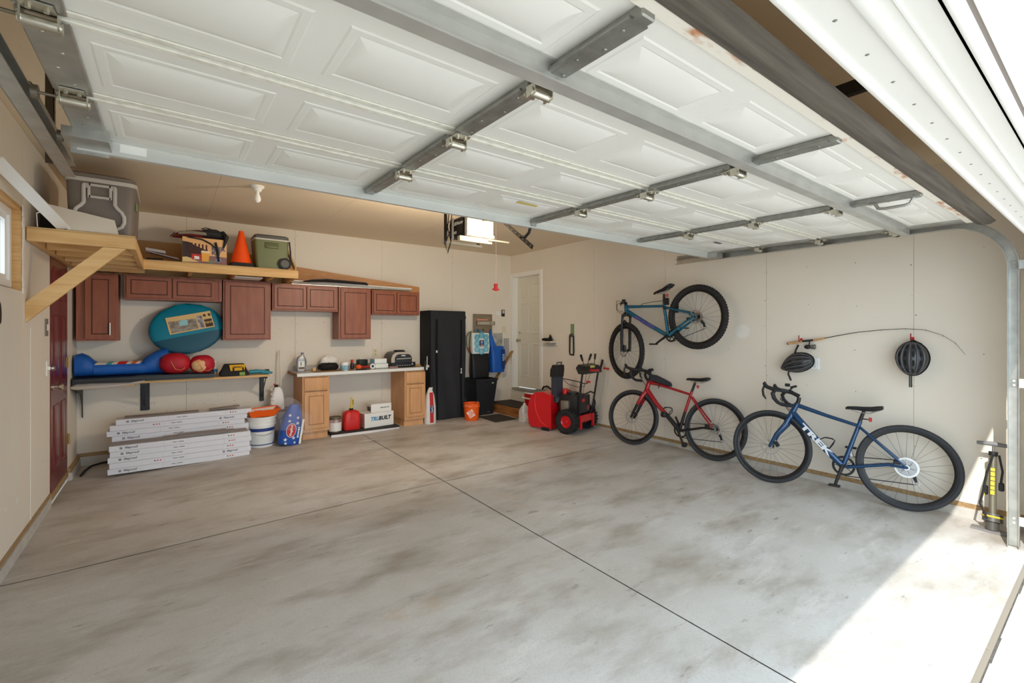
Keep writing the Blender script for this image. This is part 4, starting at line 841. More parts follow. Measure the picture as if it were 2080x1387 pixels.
# dark garden hose along the wall foot
b = MB(); b.tube([(XL+.09, 6.3, fz(XL, 6.3)+.012), (XL+.10, 6.5, fz(XL, 6.5)+.012), (XL+.14, 6.62, .035), (XL+.22, 6.68, .04), (-.35, 6.70, .045), (.4, 6.71, .06)], .011, 8); tag(b.build('hose', M_blk), 'thin black hose lying along the foot of the back wall', 'hose')
# bucket + paint tray
p = on_floor(530, 911); p.x += .03; r = .155; bz0 = fz(p.x, p.y); bk_ = wthing('paint_bucket', 'white five-gallon bucket with blue band and wire handle', 'bucket', (p.x, p.y+r, bz0)); bc = Vector((p.x, p.y+r, bz0))
MB().lathe([(.132, 0), (.136, .006), (.142, .12), (.147, .26), (.158, .262), (.158, .276), (.149, .278), (.15, .30), (.16, .302), (.16, .318), (.151, .32), (.152, .345), (.163, .347), (.164, .37), (.15, .37), (.13, .02)], bc, n=36).build('pail', M_wh2, bk_, 40)
for z0, z1, r0 in ((.195, .235, .1456), (.03, .042, .1382)): MB().lathe([(r0, z0), (r0+.002, z1)], bc, n=36, caps=False).build('label_band', mat('band_blue', (38, 62, 130), .5), bk_)
MB().tube([bc+Vector((-.162, -.02, .29)), bc+Vector((-.155, -.06, .22)), bc+Vector((-.08, -.14, .165)), bc+Vector((0, -.158, .15)), bc+Vector((.08, -.14, .165)), bc+Vector((.155, -.06, .22)), bc+Vector((.162, -.02, .29))], .0025, 6).build('wire_handle', M_galv, bk_)
MB().lathe([(.1425, .07), (.1445, .17)], bc, n=36, caps=False).build('label', mat('label_white', (226, 227, 226), .5, 0, .08, 40), bk_)
tz = bc.z+.372; pt = wthing('paint_tray', 'orange plastic paint tray resting on the white bucket', 'paint tray', (bc.x+.04, bc.y, tz)); M_or = mat('tray_orange', (240, 96, 20), .4)
b = MB(); b.loft([[(bc.x-.13, bc.y-.12, tz), (bc.x+.12, bc.y-.12, tz), (bc.x+.12, bc.y+.12, tz), (bc.x-.13, bc.y+.12, tz)], [(bc.x-.16, bc.y-.15, tz+.075), (bc.x+.2, bc.y-.15, tz+.09), (bc.x+.2, bc.y+.15, tz+.09), (bc.x-.16, bc.y+.15, tz+.075)], [(bc.x-.15, bc.y-.14, tz+.075), (bc.x+.19, bc.y-.14, tz+.09), (bc.x+.19, bc.y+.14, tz+.09), (bc.x-.15, bc.y+.14, tz+.075)], [(bc.x-.12, bc.y-.11, tz+.006), (bc.x+.11, bc.y-.11, tz+.006), (bc.x+.11, bc.y+.11, tz+.006), (bc.x-.12, bc.y+.11, tz+.006)]]); b.build('tray', M_or, pt, 20)
b = MB(); b.loft([[(bc.x-.118, bc.y-.108, tz+.008), (bc.x+.11, bc.y-.108, tz+.008), (bc.x+.11, bc.y+.108, tz+.008), (bc.x-.118, bc.y+.108, tz+.008)], [(bc.x-.143, bc.y-.133, tz+.06), (bc.x+.178, bc.y-.133, tz+.076), (bc.x+.178, bc.y+.133, tz+.076), (bc.x-.143, bc.y+.133, tz+.06)]], False); b.build('liner', mat('liner_clear', (228, 222, 216), .3), pt)
# grey bin with garden sprayer behind the bucket
g0 = fz(1.15, 6.55); gb = wthing('storage_bin', 'grey plastic bin behind the white bucket', 'bin', (1.17, 6.58, g0)); MB().loft([rrect(1.11, 1.29, 6.53, 6.74, g0, .03), rrect(1.10, 1.30, 6.52, 6.76, g0+.36, .035)]).build('body', mat('bin_greyblue', (132, 138, 150), .5), gb, 50); MB().loft([rrect(1.05, 1.30, 6.52, 6.77, g0+.361, .035), rrect(1.05, 1.30, 6.52, 6.77, g0+.385, .035)]).build('lid', M_blk, gb, 50)
MB().box((1.19, 6.524, g0+.21), (.075, .004, .10)).build('outlet_label', mat('label_beige', (206, 204, 196), .6), gb)
s0 = g0+.386; sp_ = wthing('garden_sprayer', 'white garden sprayer with upright wand on the grey bin', 'sprayer', (1.14, 6.640, s0)); MB().loft([rrect(1.06, 1.22, 6.580, 6.700, s0, .03), rrect(1.055, 1.22, 6.575, 6.705, s0+.12, .03), rrect(1.09, 1.205, 6.590, 6.690, s0+.25, .03), rrect(1.11, 1.18, 6.610, 6.670, s0+.285, .02)]).build('tank', M_wh2, sp_, 50)
MB().cyl((1.13, 6.640, s0+.285), (1.13, 6.640, s0+.315), .022, n=14).build('cap', M_blk, sp_); MB().cyl((1.105, 6.620, s0+.315), (1.105, 6.620, s0+.335), .01, n=10).build('valve', MATS['red_plastic'], sp_)
MB().tube([(1.19, 6.660, s0+.27), (1.19, 6.680, s0+.45), (1.185, 6.700, s0+.60), (1.19, 6.720, s0+.76)], [.009, .008, .008, .012], 8).build('wand', mat('wand_ivory', (226, 222, 208), .5), sp_)
b = MB(); pts = [(1.075+.02*math.cos(i*1.3), 6.575+.012*math.sin(i*1.3), s0+.29-.012*i) for i in range(22)]; b.tube(pts, .0045, 6); b.build('coiled_hose', M_wh2, sp_)
# outlet behind
# blue charcoal bag in a clear sack
p = on_floor(588, 906); z0 = fz(p.x, p.y); ch = wthing('charcoal_bag', 'blue star-printed charcoal bag in a torn clear sack', 'charcoal bag', (p.x+.02, p.y+.08, z0)); X, Y = p.x+.0, p.y+.085
RB = Matrix.Rotation(R_(9), 4, 'Y'); O = Matrix.Translation((X, Y, z0)) @ RB
def bagring(z, a, c, n=16): g = lambda t: math.copysign(abs(t)**.6, t); return [O @ Vector((a*g(math.cos(2*PI*i/n)), c*g(math.sin(2*PI*i/n)), z)) for i in range(n)]
MB().loft([bagring(z, a, c) for z, a, c in ((.012, .115, .075), (.03, .122, .08), (.2, .124, .085), (.36, .105, .072), (.44, .075, .045), (.50, .045, .02))]).build('bag', mat('charcoal_blue', (34, 84, 176), .45, 0, .1, 5, .4, 9), ch, 60)
def star(cx, cz, r): return [(cx+(r if i % 2 == 0 else r*.42)*math.sin(PI*i/5), cz+(r if i % 2 == 0 else r*.42)*math.cos(PI*i/5)) for i in range(10)]
OB = O @ Matrix(((1, 0, 0, 0), (0, 0, -1, -.0855), (0, 1, 0, 0), (0, 0, 0, 1)))
for cx, cz, q in ((-.05, .37, .022), (.045, .345, .022), (-.045, .30, .02), (.05, .28, .022), (-.06, .075, .024), (.03, .10, .022), (-.05, .03, .02), (.05, .045, .018)): MB().prism(star(cx, cz, q), OB @ Matrix.Translation((0, 0, -.002 if cz < .33 else -.009)), .004).build('star', M_white, ch)
def oval(rx, rz, n=24): return [(-.01+rx*math.cos(2*PI*i/n), .19+rz*math.sin(2*PI*i/n)) for i in range(n)]
MB().prism(oval(.057, .085), OB @ Matrix.Translation((0, 0, .0)), .002).build('logo_rim', M_white, ch); MB().prism(oval(.052, .079), OB @ Matrix.Translation((0, 0, .001)), .002).build('logo_oval', mat('logo_red', (190, 44, 48), .5), ch)
text('lettering', 'Kingsford', .034, M_white, ch, OB @ Matrix.Translation((-.01, .19, .0035)) @ Matrix.Rotation(PI/2, 4, 'Z'), bold=.0012)
small_marks([.02, .014, .018, .012, .02, .016], .02, .006, M_white, ch, OB @ Matrix.Translation((.075, .17, .0012)) @ Matrix.Rotation(PI/2, 4, 'Z'))
MB().prism([(.1, .03), (.124, .03), (.124, .33), (.1, .33)], OB @ Matrix.Translation((0, 0, -.012)), .008).build('white_edge', M_white, ch)
b = MB(); random.seed(9)
rings = []
for z, a, c, dx in ((.20, .16, .11, .0), (.30, .165, .115, .01), (.40, .15, .10, .015), (.48, .12, .08, .02), (.55, .07, .05, .0), (.585, .03, .02, -.01)):
    rings.append([Vector((X+dx+.07*0+a*(1+.12*math.sin(5*t+z*20))*math.cos(t)+.04*z, Y+c*(1+.12*math.cos(4*t+z*16))*math.sin(t), z0+z)) for t in [2*PI*i/26 for i in range(26)]])
b.loft(rings, False)
b.loft([[Vector((X+.15+q+.02*math.sin(k*1.7), Y-.10+.02*math.cos(k*2.1+q*30), z0+.33-.03*k+.01*math.sin(q*60))) for q in (0, .03, .06, .085)] for k in range(10)], False) if False else None
b.grid(lambda u, v: (X+.10+.16*u*(1-.35*v)+.06*v, Y-.115-.015*math.sin(9*u+4*v), z0+.42-.33*v-.05*u*(1-v)+.02*math.sin(7*u)), 10, 12)
b.build('clear_sack', mat('clear_sack', (240, 230, 228), .12, 0, 0, 14, 1.0, 18, alpha=.11), ch, 60)

# ================================================================ ON THE WORKTOP
def wtp(u, v): return at_z(u, v, WT)
X = 1.415; ob = wthing('oil_bottle', 'silver motor oil bottle at the left end of the worktop', 'bottle', (X, 6.58, WT))
MB().loft([rrect(X-.055, X+.055, 6.55, 6.61, WT, .02), rrect(X-.056, X+.056, 6.548, 6.612, WT+.15, .02), rrect(X-.045, X+.05, 6.553, 6.607, WT+.185, .018), rrect(X-.0, X+.04, 6.562, 6.598, WT+.215, .015), rrect(X+.002, X+.036, 6.563, 6.597, WT+.225, .014)]).build('bottle', mat('silver_plastic', (150, 154, 158), .35, .3), ob, 50); MB().cyl((X+.019, 6.58, WT+.225), (X+.019, 6.58, WT+.25), .018, n=14).build('cap', mat('cap_grey', (130, 134, 138), .4), ob)
MB().span((X-.035, 6.5465, WT+.02), (X+.04, 6.549, WT+.135)).build('label', M_white, ob); text('lettering', '1', .06, M_blk, ob, FRONT((X-.004, 6.5462, WT+.1)), bold=.002); MB().span((X-.033, 6.5458, WT+.03), (X+.038, 6.547, WT+.06)).build('label_art', mat('label_art', (120, 100, 84), .5, 0, .5, 40), ob); MB().tube([(X+.05, 6.58, WT+.18), (X+.066, 6.58, WT+.13), (X+.058, 6.58, WT+.07)], .009, 8).build('grip', MATS['silver_plastic'], ob)
def bit(name, lab, cat, b, m, parts=(), grp='workbench clutter'):
    return tag(b.build(name, m), lab, cat, grp)
p = wtp(632, 753); bit('wood_block', 'small pale wood block near the oil bottle', 'wood block', MB().box((p.x, 6.45, WT+.025), (.04, .04, .05), None, .002), M_pine)
bit('masonite_board', 'thin brown board lying flat on the worktop', 'board', MB().box((1.78, 6.40, WT+.004), (.5, .2, .006), Matrix.Rotation(.08, 3, 'Z')), mat('masonite', (150, 112, 74), .6))
bit('work_gloves', 'heap of black work gloves on the brown board', 'gloves', MB().ell((1.75, 6.52, WT+.052), (.13, .085, .052), None, 22, 12, .8, .12, 6, -.0505), mat('glove_black', (24, 24, 25), .75, 0, .3, 20, .5, 40))
bit('paper_towel', 'crumpled white paper towel behind the black gloves', 'paper towel', MB().ell((1.80, 6.66, WT+.09), (.12, .05, .095), None, 16, 10, .8, .15, 7, -.0875), M_white)
cn_ = wthing('putty_tub', 'white tub with blue label at the front of the worktop', 'tub', (1.80, 6.33, WT)); MB().lathe([(.05, 0), (.053, .005), (.055, .1), (.057, .1), (.057, .115), (.05, .118)], (1.92, 6.36, WT), n=24).build('tub', M_wh2, cn_); MB().lathe([(.0535, .01), (.0553, .072)], (1.92, 6.36, WT), n=24, caps=False).build('label', mat('tub_blue', (58, 130, 160), .5, 0, 0, 20, col2=(170, 200, 214)), cn_)
cn_.location = (1.92, 6.36, WT); WORLD[cn_.name] = Matrix.Translation((-1.92, -6.36, -WT))
for ch_ in cn_.children: ch_.matrix_parent_inverse = WORLD[cn_.name]
rb_ = wthing('glue_bottle', 'small dark bottle with red cap on the worktop', 'bottle', (2.07, 6.52, WT)); MB().lathe([(.024, 0), (.026, .05), (.02, .08), (.013, .1)], (2.07, 6.52, WT), n=16).build('bottle', mat('dark_amber', (66, 30, 26), .3), rb_); MB().cyl((2.07, 6.52, WT+.1), (2.07, 6.52, WT+.135), .019, n=14).build('cap', MATS['red_plastic'], rb_)
o_ = wthing('orange_tool', 'orange handled power tool lying on the worktop', 'tool', (2.16, 6.42, WT)); MB().ell((2.13, 6.42, WT+.036), (.04, .035, .035), None, 16, 10).build('head', mat('tool_orange', (232, 92, 30), .45), o_); MB().tube([(2.15, 6.42, WT+.034), (2.22, 6.43, WT+.03), (2.30, 6.44, WT+.026)], [.02, .017, .02], 10).build('handle', mat('tool_red', (160, 40, 34), .45), o_)
d_ = wthing('charger', 'dark green battery charger with two prongs on the worktop', 'charger', (2.23, 6.58, WT)); MB().box((2.23, 6.58, WT+.085), (.14, .1, .09), Matrix.Rotation(.2, 3, 'Z'), .015, 2).build('body', mat('dark_green', (32, 40, 36), .5), d_); MB().box((2.23, 6.58, WT+.02), (.12, .09, .04), None, .008).build('foot', M_blk, d_); MB().cyl((2.215, 6.58, WT+.12), (2.215, 6.58, WT+.155), .004, n=6).cyl((2.24, 6.58, WT+.12), (2.24, 6.58, WT+.155), .004, n=6).build('prongs', M_steel, d_)['kind'] = 'stuff'
bit('masking_tape', 'white ring of tape standing on the worktop', 'tape', MB().revolve((2.32, 6.40, WT+.038), (0, 1, 0), [(.038, -.012), (.038, .012), (.02, .012), (.02, -.012)], 24), M_wh2)
bit('chisel', 'thin dark chisel lying at the worktop front edge', 'tool', MB().tube([(2.05, 6.30, WT+.008), (2.15, 6.295, WT+.008), (2.25, 6.30, WT+.006)], [.008, .009, .004], 8), M_blk)
for lab_, x, y, z, w, h, mt, ml in (('teal-ended white carton under the other carton on worktop', 2.46, 6.50, WT, .20, .065, (60, 180, 190), 1), ('white carton with blue end stacked on the teal-ended carton', 2.45, 6.52, WT+.066, .19, .07, (150, 196, 226), 1)):
    bb = wthing('small_carton', lab_, 'box', (x, y, z), 'small cartons on the worktop'); Rz = Matrix.Rotation(.12, 3, 'Z'); MB().box((x, y, z+h/2), (w, .14, h), Rz, .002).build('carton', M_white, bb); MB().box(Vector((x, y, z+h/2))+Rz @ Vector((-w/2-.0005, 0, 0)), (.002, .138, h*.97), Rz).build('end_print', mat('end_%d' % mt[0], mt, .5), bb); MB().box(Vector((x, y, z+h/2))+Rz @ Vector((0, -.0705, -h*.46)), (w*.96, .001, .006), Rz).build('print_line', mat('print_tealline', (80, 170, 196), .5), bb)
bit('sanding_block', 'dusty pink sanding block beside the indoor grill', 'sanding block', MB().box((2.62, 6.38, WT+.012), (.12, .06, .022), Matrix.Rotation(-.1, 3, 'Z'), .006), mat('dusty_pink', (170, 134, 130), .8))
# indoor grill
gx0, gx1, gy0, gy1 = 2.60, 2.97, 6.40, 6.70; gr_ = wthing('indoor_grill', 'black and grey countertop grill with domed lid on the worktop', 'grill', ((gx0+gx1)/2, 6.55, WT))
arch = [(gx0, WT+.01), (gx0, WT+.13), (gx0+.02, WT+.185), (gx0+.06, WT+.218), (gx0+.1, WT+.226), (gx1-.1, WT+.226), (gx1-.06, WT+.218), (gx1-.02, WT+.185), (gx1, WT+.13), (gx1, WT+.01)]
poly_y(MB(), arch, gy0+.02, gy1-gy0-.02).build('housing', mat('grill_dark', (74, 70, 66), .45), gr_)
inner = [(gx0+.05, WT+.05), (gx0+.05, WT+.14), (gx0+.075, WT+.18), (gx0+.11, WT+.195), (gx1-.11, WT+.195), (gx1-.075, WT+.18), (gx1-.05, WT+.14), (gx1-.05, WT+.05)]
b = MB(); b.loft([[(x, gy0+.018, z) for x, z in arch[0:10]]+[(x, gy0+.018, z) for x, z in inner[::-1]], [(x, gy0+.002, z) for x, z in arch[0:10]]+[(x, gy0+.002, z) for x, z in inner[::-1]]]); b.build('lid_surround', mat('grill_grey', (186, 176, 162), .4), gr_)
poly_y(MB(), inner, gy0+.006, .012).build('lid_front', mat('grill_black', (38, 38, 40), .35), gr_); poly_y(MB(), [(gx0-.002, WT+.008), (gx1+.002, WT+.008), (gx1+.002, WT+.075), (gx0-.002, WT+.075)], gy0-.004, .02).build('control_panel', mat('grill_panel', (24, 24, 26), .25), gr_)
MB().beam((gx0+.07, gy0-.012, WT+.128), (gx1-.07, gy0-.012, WT+.132), .02, .016, 0, .004).build('lid_handle', M_steel, gr_); text('lettering', 'NINJA', .024, M_lett, gr_, FRONT(((gx0+gx1)/2, gy0+.005, WT+.172)), bold=.001)
b = MB()
for k in range(6): b.span((gx0+.08+k*.038, gy0-.005, WT+.028), (gx0+.1+k*.038, gy0-.003, WT+.033))
b.build('button_marks', M_lett, gr_)['kind'] = 'stuff'; MB().cyl((gx1-.05, gy0-.004, WT+.045), (gx1-.05, gy0-.012, WT+.045), .011, n=12).build('dial', M_lgry, gr_); MB().span((gx0+.12, 6.5, WT+.226), (gx1-.12, 6.62, WT+.25), .008, 2).build('vent_cap', M_blk, gr_)
bit('cutting_board', 'tan cutting board right of the grill', 'board', MB().box((3.035, 6.56, WT+.012), (.12, .2, .02), None, .004), mat('board_tan', (190, 150, 92), .6))
c_ = wthing('clamp', 'black and wood hand clamp gripping the right end of worktop', 'clamp', (3.06, BF-.04, WT)); b = MB(); b.tube([(3.06, BF-.045, WT-.06), (3.045, BF-.055, WT-.02), (3.045, BF-.055, WT+.06), (3.06, BF-.045, WT+.085), (3.085, BF-.03, WT+.07)], .014, 8); b.build('frame', M_blk, c_); MB().box((3.085, BF-.045, WT+.012), (.05, .04, .035), None, .004).build('jaw', M_lgry, c_); MB().cyl((3.085, BF-.045, WT+.02), (3.085, BF-.045, WT+.16), .005, n=8).build('bar', M_wh2, c_)
# ---- below the worktop
mt_ = wthing('rubber_mat', 'folded dark rubber mat with white underside below the worktop', 'mat', (2.2, 6.35, fz(2.2, 6.3))); zf = lambda x, y: fz(x, y)+.004
MB().loft([[(1.73, y, zf(1.73, y)+h) for y, h in ((6.26, .012), (6.24, .022), (6.28, .028), (6.7, .02), (6.7, .012))], [(2.2, y, zf(2.2, y)+h) for y, h in ((6.24, .012), (6.22, .028), (6.26, .034), (6.7, .02), (6.7, .012))], [(2.68, y, zf(2.68, y)+h) for y, h in ((6.30, .012), (6.28, .022), (6.32, .028), (6.7, .02), (6.7, .012))]]).build('mat', mat('mat_dark', (58, 58, 60), .85, 0, .2, 20), mt_, 40)
MB().loft([[(1.71, 6.23, zf(1.7, 6.2)-.003), (1.71, 6.235, zf(1.7, 6.2)+.028), (1.71, 6.27, zf(1.7, 6.2)+.01)], [(2.2, 6.2, zf(2.2, 6.2)-.003), (2.2, 6.21, zf(2.2, 6.2)+.03), (2.2, 6.25, zf(2.2, 6.2)+.01)], [(2.66, 6.26, zf(2.66, 6.2)-.003), (2.66, 6.265, zf(2.66, 6.2)+.012), (2.66, 6.29, zf(2.66, 6.2)+.008)]]).build('paper_edge', mat('paper_white', (224, 222, 224), .7, 0, .15, 15), mt_, 40)
MZ = fz(2, 6.4)+.039
pc = wthing('paint_can', 'metal paint can with dripped maroon paint below the worktop', 'paint can', (1.80, 6.42, MZ)); Cc_ = (1.81, 6.42, MZ); MB().lathe([(.085, 0), (.083, .004), (.083, .185), (.087, .187), (.087, .195), (.078, .195), (.07, .186)], Cc_, n=28).build('can', mat('can_metal', (120, 112, 92), .4, .6), pc); MB().lathe([(.0838, .012), (.0838, .13)], Cc_, n=28, caps=False).build('label', M_white, pc); MB().lathe([(.0842, .125), (.0842, .165)], Cc_, n=28, caps=False).build('paint_drips', mat('paint_maroon', (134, 48, 66), .4, 0, 0, 22, col2=(206, 190, 188)), pc)
gc = wthing('gas_can', 'red plastic fuel can with yellow spout below the worktop', 'fuel can', (2.02, 6.42, MZ)); Mred = mat('can_red', (214, 34, 28), .4, 0, .06, 5)
MB().loft([rrect(1.925, 2.135, 6.36, 6.50, MZ, .03), rrect(1.92, 2.14, 6.355, 6.505, MZ+.02, .035), rrect(1.92, 2.14, 6.355, 6.505, MZ+.2, .035), rrect(1.935, 2.125, 6.37, 6.49, MZ+.24, .035), rrect(1.975, 2.085, 6.39, 6.47, MZ+.262, .03)]).build('tank', Mred, gc, 50)
poly_y(MB(), [(1.99, MZ+.13), (2.07, MZ+.13), (2.045, MZ+.25), (2.015, MZ+.25)], 6.349, .02).build('rib', Mred, gc); MB().cyl((2.03, 6.43, MZ+.255), (2.03, 6.43, MZ+.285), .027, n=16).build('collar', M_blk, gc); MB().tube([(2.03, 6.43, MZ+.285), (2.04, 6.44, MZ+.36), (2.045, 6.46, MZ+.43)], [.016, .014, .011], 10).build('spout', mat('spout_yellow', (226, 196, 40), .45), gc); MB().beam((2.055, 6.435, MZ+.33), (2.062, 6.45, MZ+.40), .008, .012).build('spout_lever', M_blk, gc)
tb_ = wthing('tool_carton', 'white carton with blue and black lettering below the worktop', 'box', (2.36, 6.45, MZ)); Rz = Matrix.Rotation(.10, 3, 'Z'); O = Vector((2.395, 6.46, MZ)); MB().box(O+Vector((0, 0, .10)), (.44, .20, .20), Rz, .003).build('carton', M_white, tb_); MB().box(O+Rz @ Vector((-.221, 0, .1)), (.002, .19, .19), Rz).build('faded_end', mat('faded_red', (206, 150, 146), .7, 0, .2, 12), tb_)
Mx = face_M(O+Rz @ Vector((.02, -.1015, .115)), Rz @ Vector((1, 0, .0)), (0, 0, 1)); text('lettering', 'TRU', .075, mat('letter_blue', (60, 140, 190), .5), tb_, Mx @ Matrix.Translation((-.09, 0, 0)), shear=.25, bold=.003, sx=.9); text('lettering', 'BUILT', .075, M_blk, tb_, Mx @ Matrix.Translation((.06, 0, 0)), shear=.25, bold=.003, sx=.9)
t2 = wthing('tile_carton', 'small white carton stacked on the lettered tool carton', 'box', (2.45, 6.47, MZ+.201)); O = Vector((2.43, 6.46, MZ+.202)); Rz = Matrix.Rotation(.03, 3, 'Z'); MB().box(O+Vector((0, 0, .06)), (.30, .2, .12), Rz, .003).build('carton', M_white, t2); MB().box(O+Rz @ Vector((-.151, -.02, .05)), (.002, .12, .06), Rz).build('barcode', mat('barcode', (90, 90, 92), .6, 0, .7, 60, stretch=(1, 6, .1)), t2); small_marks([.05, .03, .012, .02], .012, .006, M_ink, t2, face_M(O+Rz @ Vector((.05, -.101, .065)), Rz @ Vector((1, 0, 0)), (0, 0, 1)))
# red-striped charcoal bag by the right base cabinet
p = on_floor(872, 862); z0 = fz(p.x, p.y); rc = wthing('charcoal_bag', 'white charcoal bag with red stripe between base cabinet and wardrobe', 'charcoal bag', (p.x+.045, p.y+.07, z0)); X, Y = p.x+.045, p.y+.07
def bag2(z, a, c, dx=0): return [(X+dx+a*math.copysign(abs(math.cos(2*PI*i/14))**.6, math.cos(2*PI*i/14)), Y+c*math.copysign(abs(math.sin(2*PI*i/14))**.6, math.sin(2*PI*i/14)), z0+z) for i in range(14)]
MB().loft([bag2(0, .085, .06), bag2(.02, .09, .065), bag2(.25, .085, .062), bag2(.42, .065, .045), bag2(.50, .035, .03, .0), bag2(.54, .03, .02, .015)]).build('bag', mat('paper_bag_white', (226, 222, 218), .6, 0, .1, 8, .4, 10), rc, 60)
MB().loft([[(X+.0+a, Y-c-.002, z0+z) for a in (-.03, .03)] for z, c in ((.02, .066), (.25, .064), (.42, .05), (.47, .04))], False).build('red_stripe', mat('stripe_bag_red', (190, 40, 44), .5), rc)
OB = Matrix(((1, 0, 0, X), (0, 0, -1, Y-.067), (0, 1, 0, z0), (0, 0, 0, 1)))
MB().prism([(.033*math.cos(2*PI*i/20), .22+.06*math.sin(2*PI*i/20)) for i in range(20)], OB, .003).build('logo_oval', mat('logo_navy', (52, 60, 110), .5), rc); text('lettering', 'Kingsford', .026, M_white, rc, OB @ Matrix.Translation((0, .22, .0036)) @ Matrix.Rotation(PI/2, 4, 'Z'), bold=.0008)
# paint spill on the floor in front of the bench
p = on_floor(745, 895); b = MB(); random.seed(2); b.prism([(p.x+.14*(1+.4*math.sin(3*t+1))*math.cos(t), p.y+.05*(1+.4*math.cos(4*t))*math.sin(t)) for t in [2*PI*i/28 for i in range(28)]], Matrix.Translation((0, 0, fz(p.x, p.y)+.0012)), .001); b.build('paint_spill', mat('spill_white', (206, 206, 204), .7, 0, .2, 9), floor)
# ================================================================ BACK RIGHT CORNER
# ---- black fabric wardrobe
M_fab = mat('wardrobe_fabric', (34, 36, 42), .75, 0, .15, 5, .5, 14, stretch=(3, 3, 1)); M_fabd = mat('wardrobe_inside', (12, 12, 13), .9)
wz0 = fz(3.5, 6.4); WX0, WX1, WY, WZ1 = 3.235, 3.865, 6.42, 1.79
wd = wthing('fabric_wardrobe', 'tall black fabric wardrobe with a zipped front beside the workbench', 'wardrobe', (3.55, 6.6, wz0))
MB().span((WX0, WY+.03, wz0), (WX1, YB-.01, WZ1), .008, 2).build('cover', M_fabd, wd)
def drape(x0, x1, z0, z1, amp, nm, k=0, m=M_fab):
    b = MB(); f = lambda u, v: (x0+(x1-x0)*u+.012*math.sin(5*v+k)*(1-v), WY+.012+amp*math.sin(9*u+6*v+k)*math.sin(3*v+.5)-.004, z0+(z1-z0)*v)
    b.grid(f, 10, 24); b.build(nm, m, wd, 60)
drape(WX0+.005, WX0+.09, wz0, WZ1-.01, .006, 'side_flap', 1); drape(WX0+.125, WX1-.10, wz0+.015, WZ1-.12, .012, 'front_flap', 2); drape(WX1-.07, WX1-.004, wz0, WZ1-.01, .006, 'side_flap', 4); drape(WX0+.005, WX1-.005, WZ1-.14, WZ1-.005, .004, 'top_flap', 0)
MB().span((WX0-.003, WY+.028, wz0), (WX0, YB-.012, WZ1)).build('side_cloth', mat('wardrobe_side', (22, 23, 26), .85), wd)
for u, v in ((888, 714), (938, 750), (938, 756)):
    p = at_y(u, v, WY+.02); bit('folded_cloth', {714: 'white folded cloth peeking out the left wardrobe gap', 750: 'upper white cloth peeking out the right wardrobe gap', 756: 'lower white cloth peeking out the right wardrobe gap'}[v], 'cloth', MB().box((p.x, WY+.022, p.z), (.035, .014, .038), None, .005, 2), M_wh2, (), 'clothes in the wardrobe')
# ---- welcome coat rack
p = at_y(980, 655, YB); RX0, RX1 = at_y(962, 650, YB-.02).x, at_y(998, 650, YB-.02).x
rk = wthing('coat_rack', 'weathered grey welcome rack with letter tiles and hooks on the back wall', 'coat rack', ((RX0+RX1)/2, YB, 1.4)); M_gwood = wood('grey_barnwood', (150, 134, 112), (124, 108, 88), .8)
MB().span((RX0, YB-.02, 1.42), (RX1, YB-.001, 1.76)).build('back_board', M_gwood, rk); 
for nm_, a_ in (('frame_rail', ((RX0, YB-.03, 1.74), (RX1, YB-.018, 1.765))), ('frame_rail', ((RX0-.01, YB-.03, 1.41), (RX0+.012, YB-.018, 1.765))), ('frame_rail', ((RX1-.012, YB-.03, 1.41), (RX1+.01, YB-.018, 1.765)))): MB().span(*a_).build(nm_, M_gwood, rk)
MB().span((RX0+.07, YB-.026, 1.655), (RX1-.08, YB-.019, 1.675)).build('pink_slip', mat('pink_paper', (236, 150, 130), .7), rk)
MB().span((RX0+.05, YB-.05, 1.575), (RX1+.06, YB-.018, 1.64)).build('letter_rail', M_gwood, rk)
for i, ch_ in enumerate('WELCOME'):
    x = RX0+.085+i*.048; t = MB().span((x-.02, YB-.056, 1.583), (x+.02, YB-.05, 1.632), .002).build('letter_tile', mat('tile_pale', (206, 198, 182), .7), rk); text('lettering', ch_, .04, mat('letter_grey', (120, 110, 98), .7), rk, FRONT((x, YB-.0565, 1.607)), bold=.001)
for x in (RX0+.06, (RX0+RX1)/2, RX1-.04): MB().tube([(x, YB-.018, 1.50), (x, YB-.05, 1.475), (x, YB-.055, 1.49), (x, YB-.05, 1.505)], .005, 6).build('hook', M_blk, rk)
# ---- bags hanging from it
def tote(name, lab, cat, x0, x1, z0, z1, y, d, m, bulge=.4, grp='bags on the rack'):
    r = wthing(name, lab, cat, ((x0+x1)/2, y, z0), grp)
    b = MB(); b.loft([rrect(x0+(x1-x0)*.04, x1-(x1-x0)*.04, y-d/2, y+d/2, z0, d*.3), rrect(x0, x1, y-d*.55, y+d*.5, z0+(z1-z0)*.25, d*.35), rrect(x0+.004, x1-.004, y-d*.45, y+d*.45, z0+(z1-z0)*.7, d*.3), rrect(x0+.01, x1-.01, y-d*.25, y+d*.3, z1, d*.15)]); b.build('bag', m, r, 60); return r
YG = 6.66
tX0, tX1, tz0, tz1 = at_y(958, 700, YG-.05).x, at_y(994, 700, YG-.05).x, at_y(975, 718, YG-.05).z, at_y(975, 676, YG-.05).z
tt = tote('shopping_tote', 'white shopping tote with turquoise scrollwork and dark square logo', 'bag', tX0, tX1, tz0, tz1, YG-.03, .09, mat('tote_white', (222, 230, 230), .5))
M_turq = mat('turquoise', (70, 176, 200), .5); cx, cz, yy = (tX0+tX1)/2, (tz0+tz1)/2, YG-.083
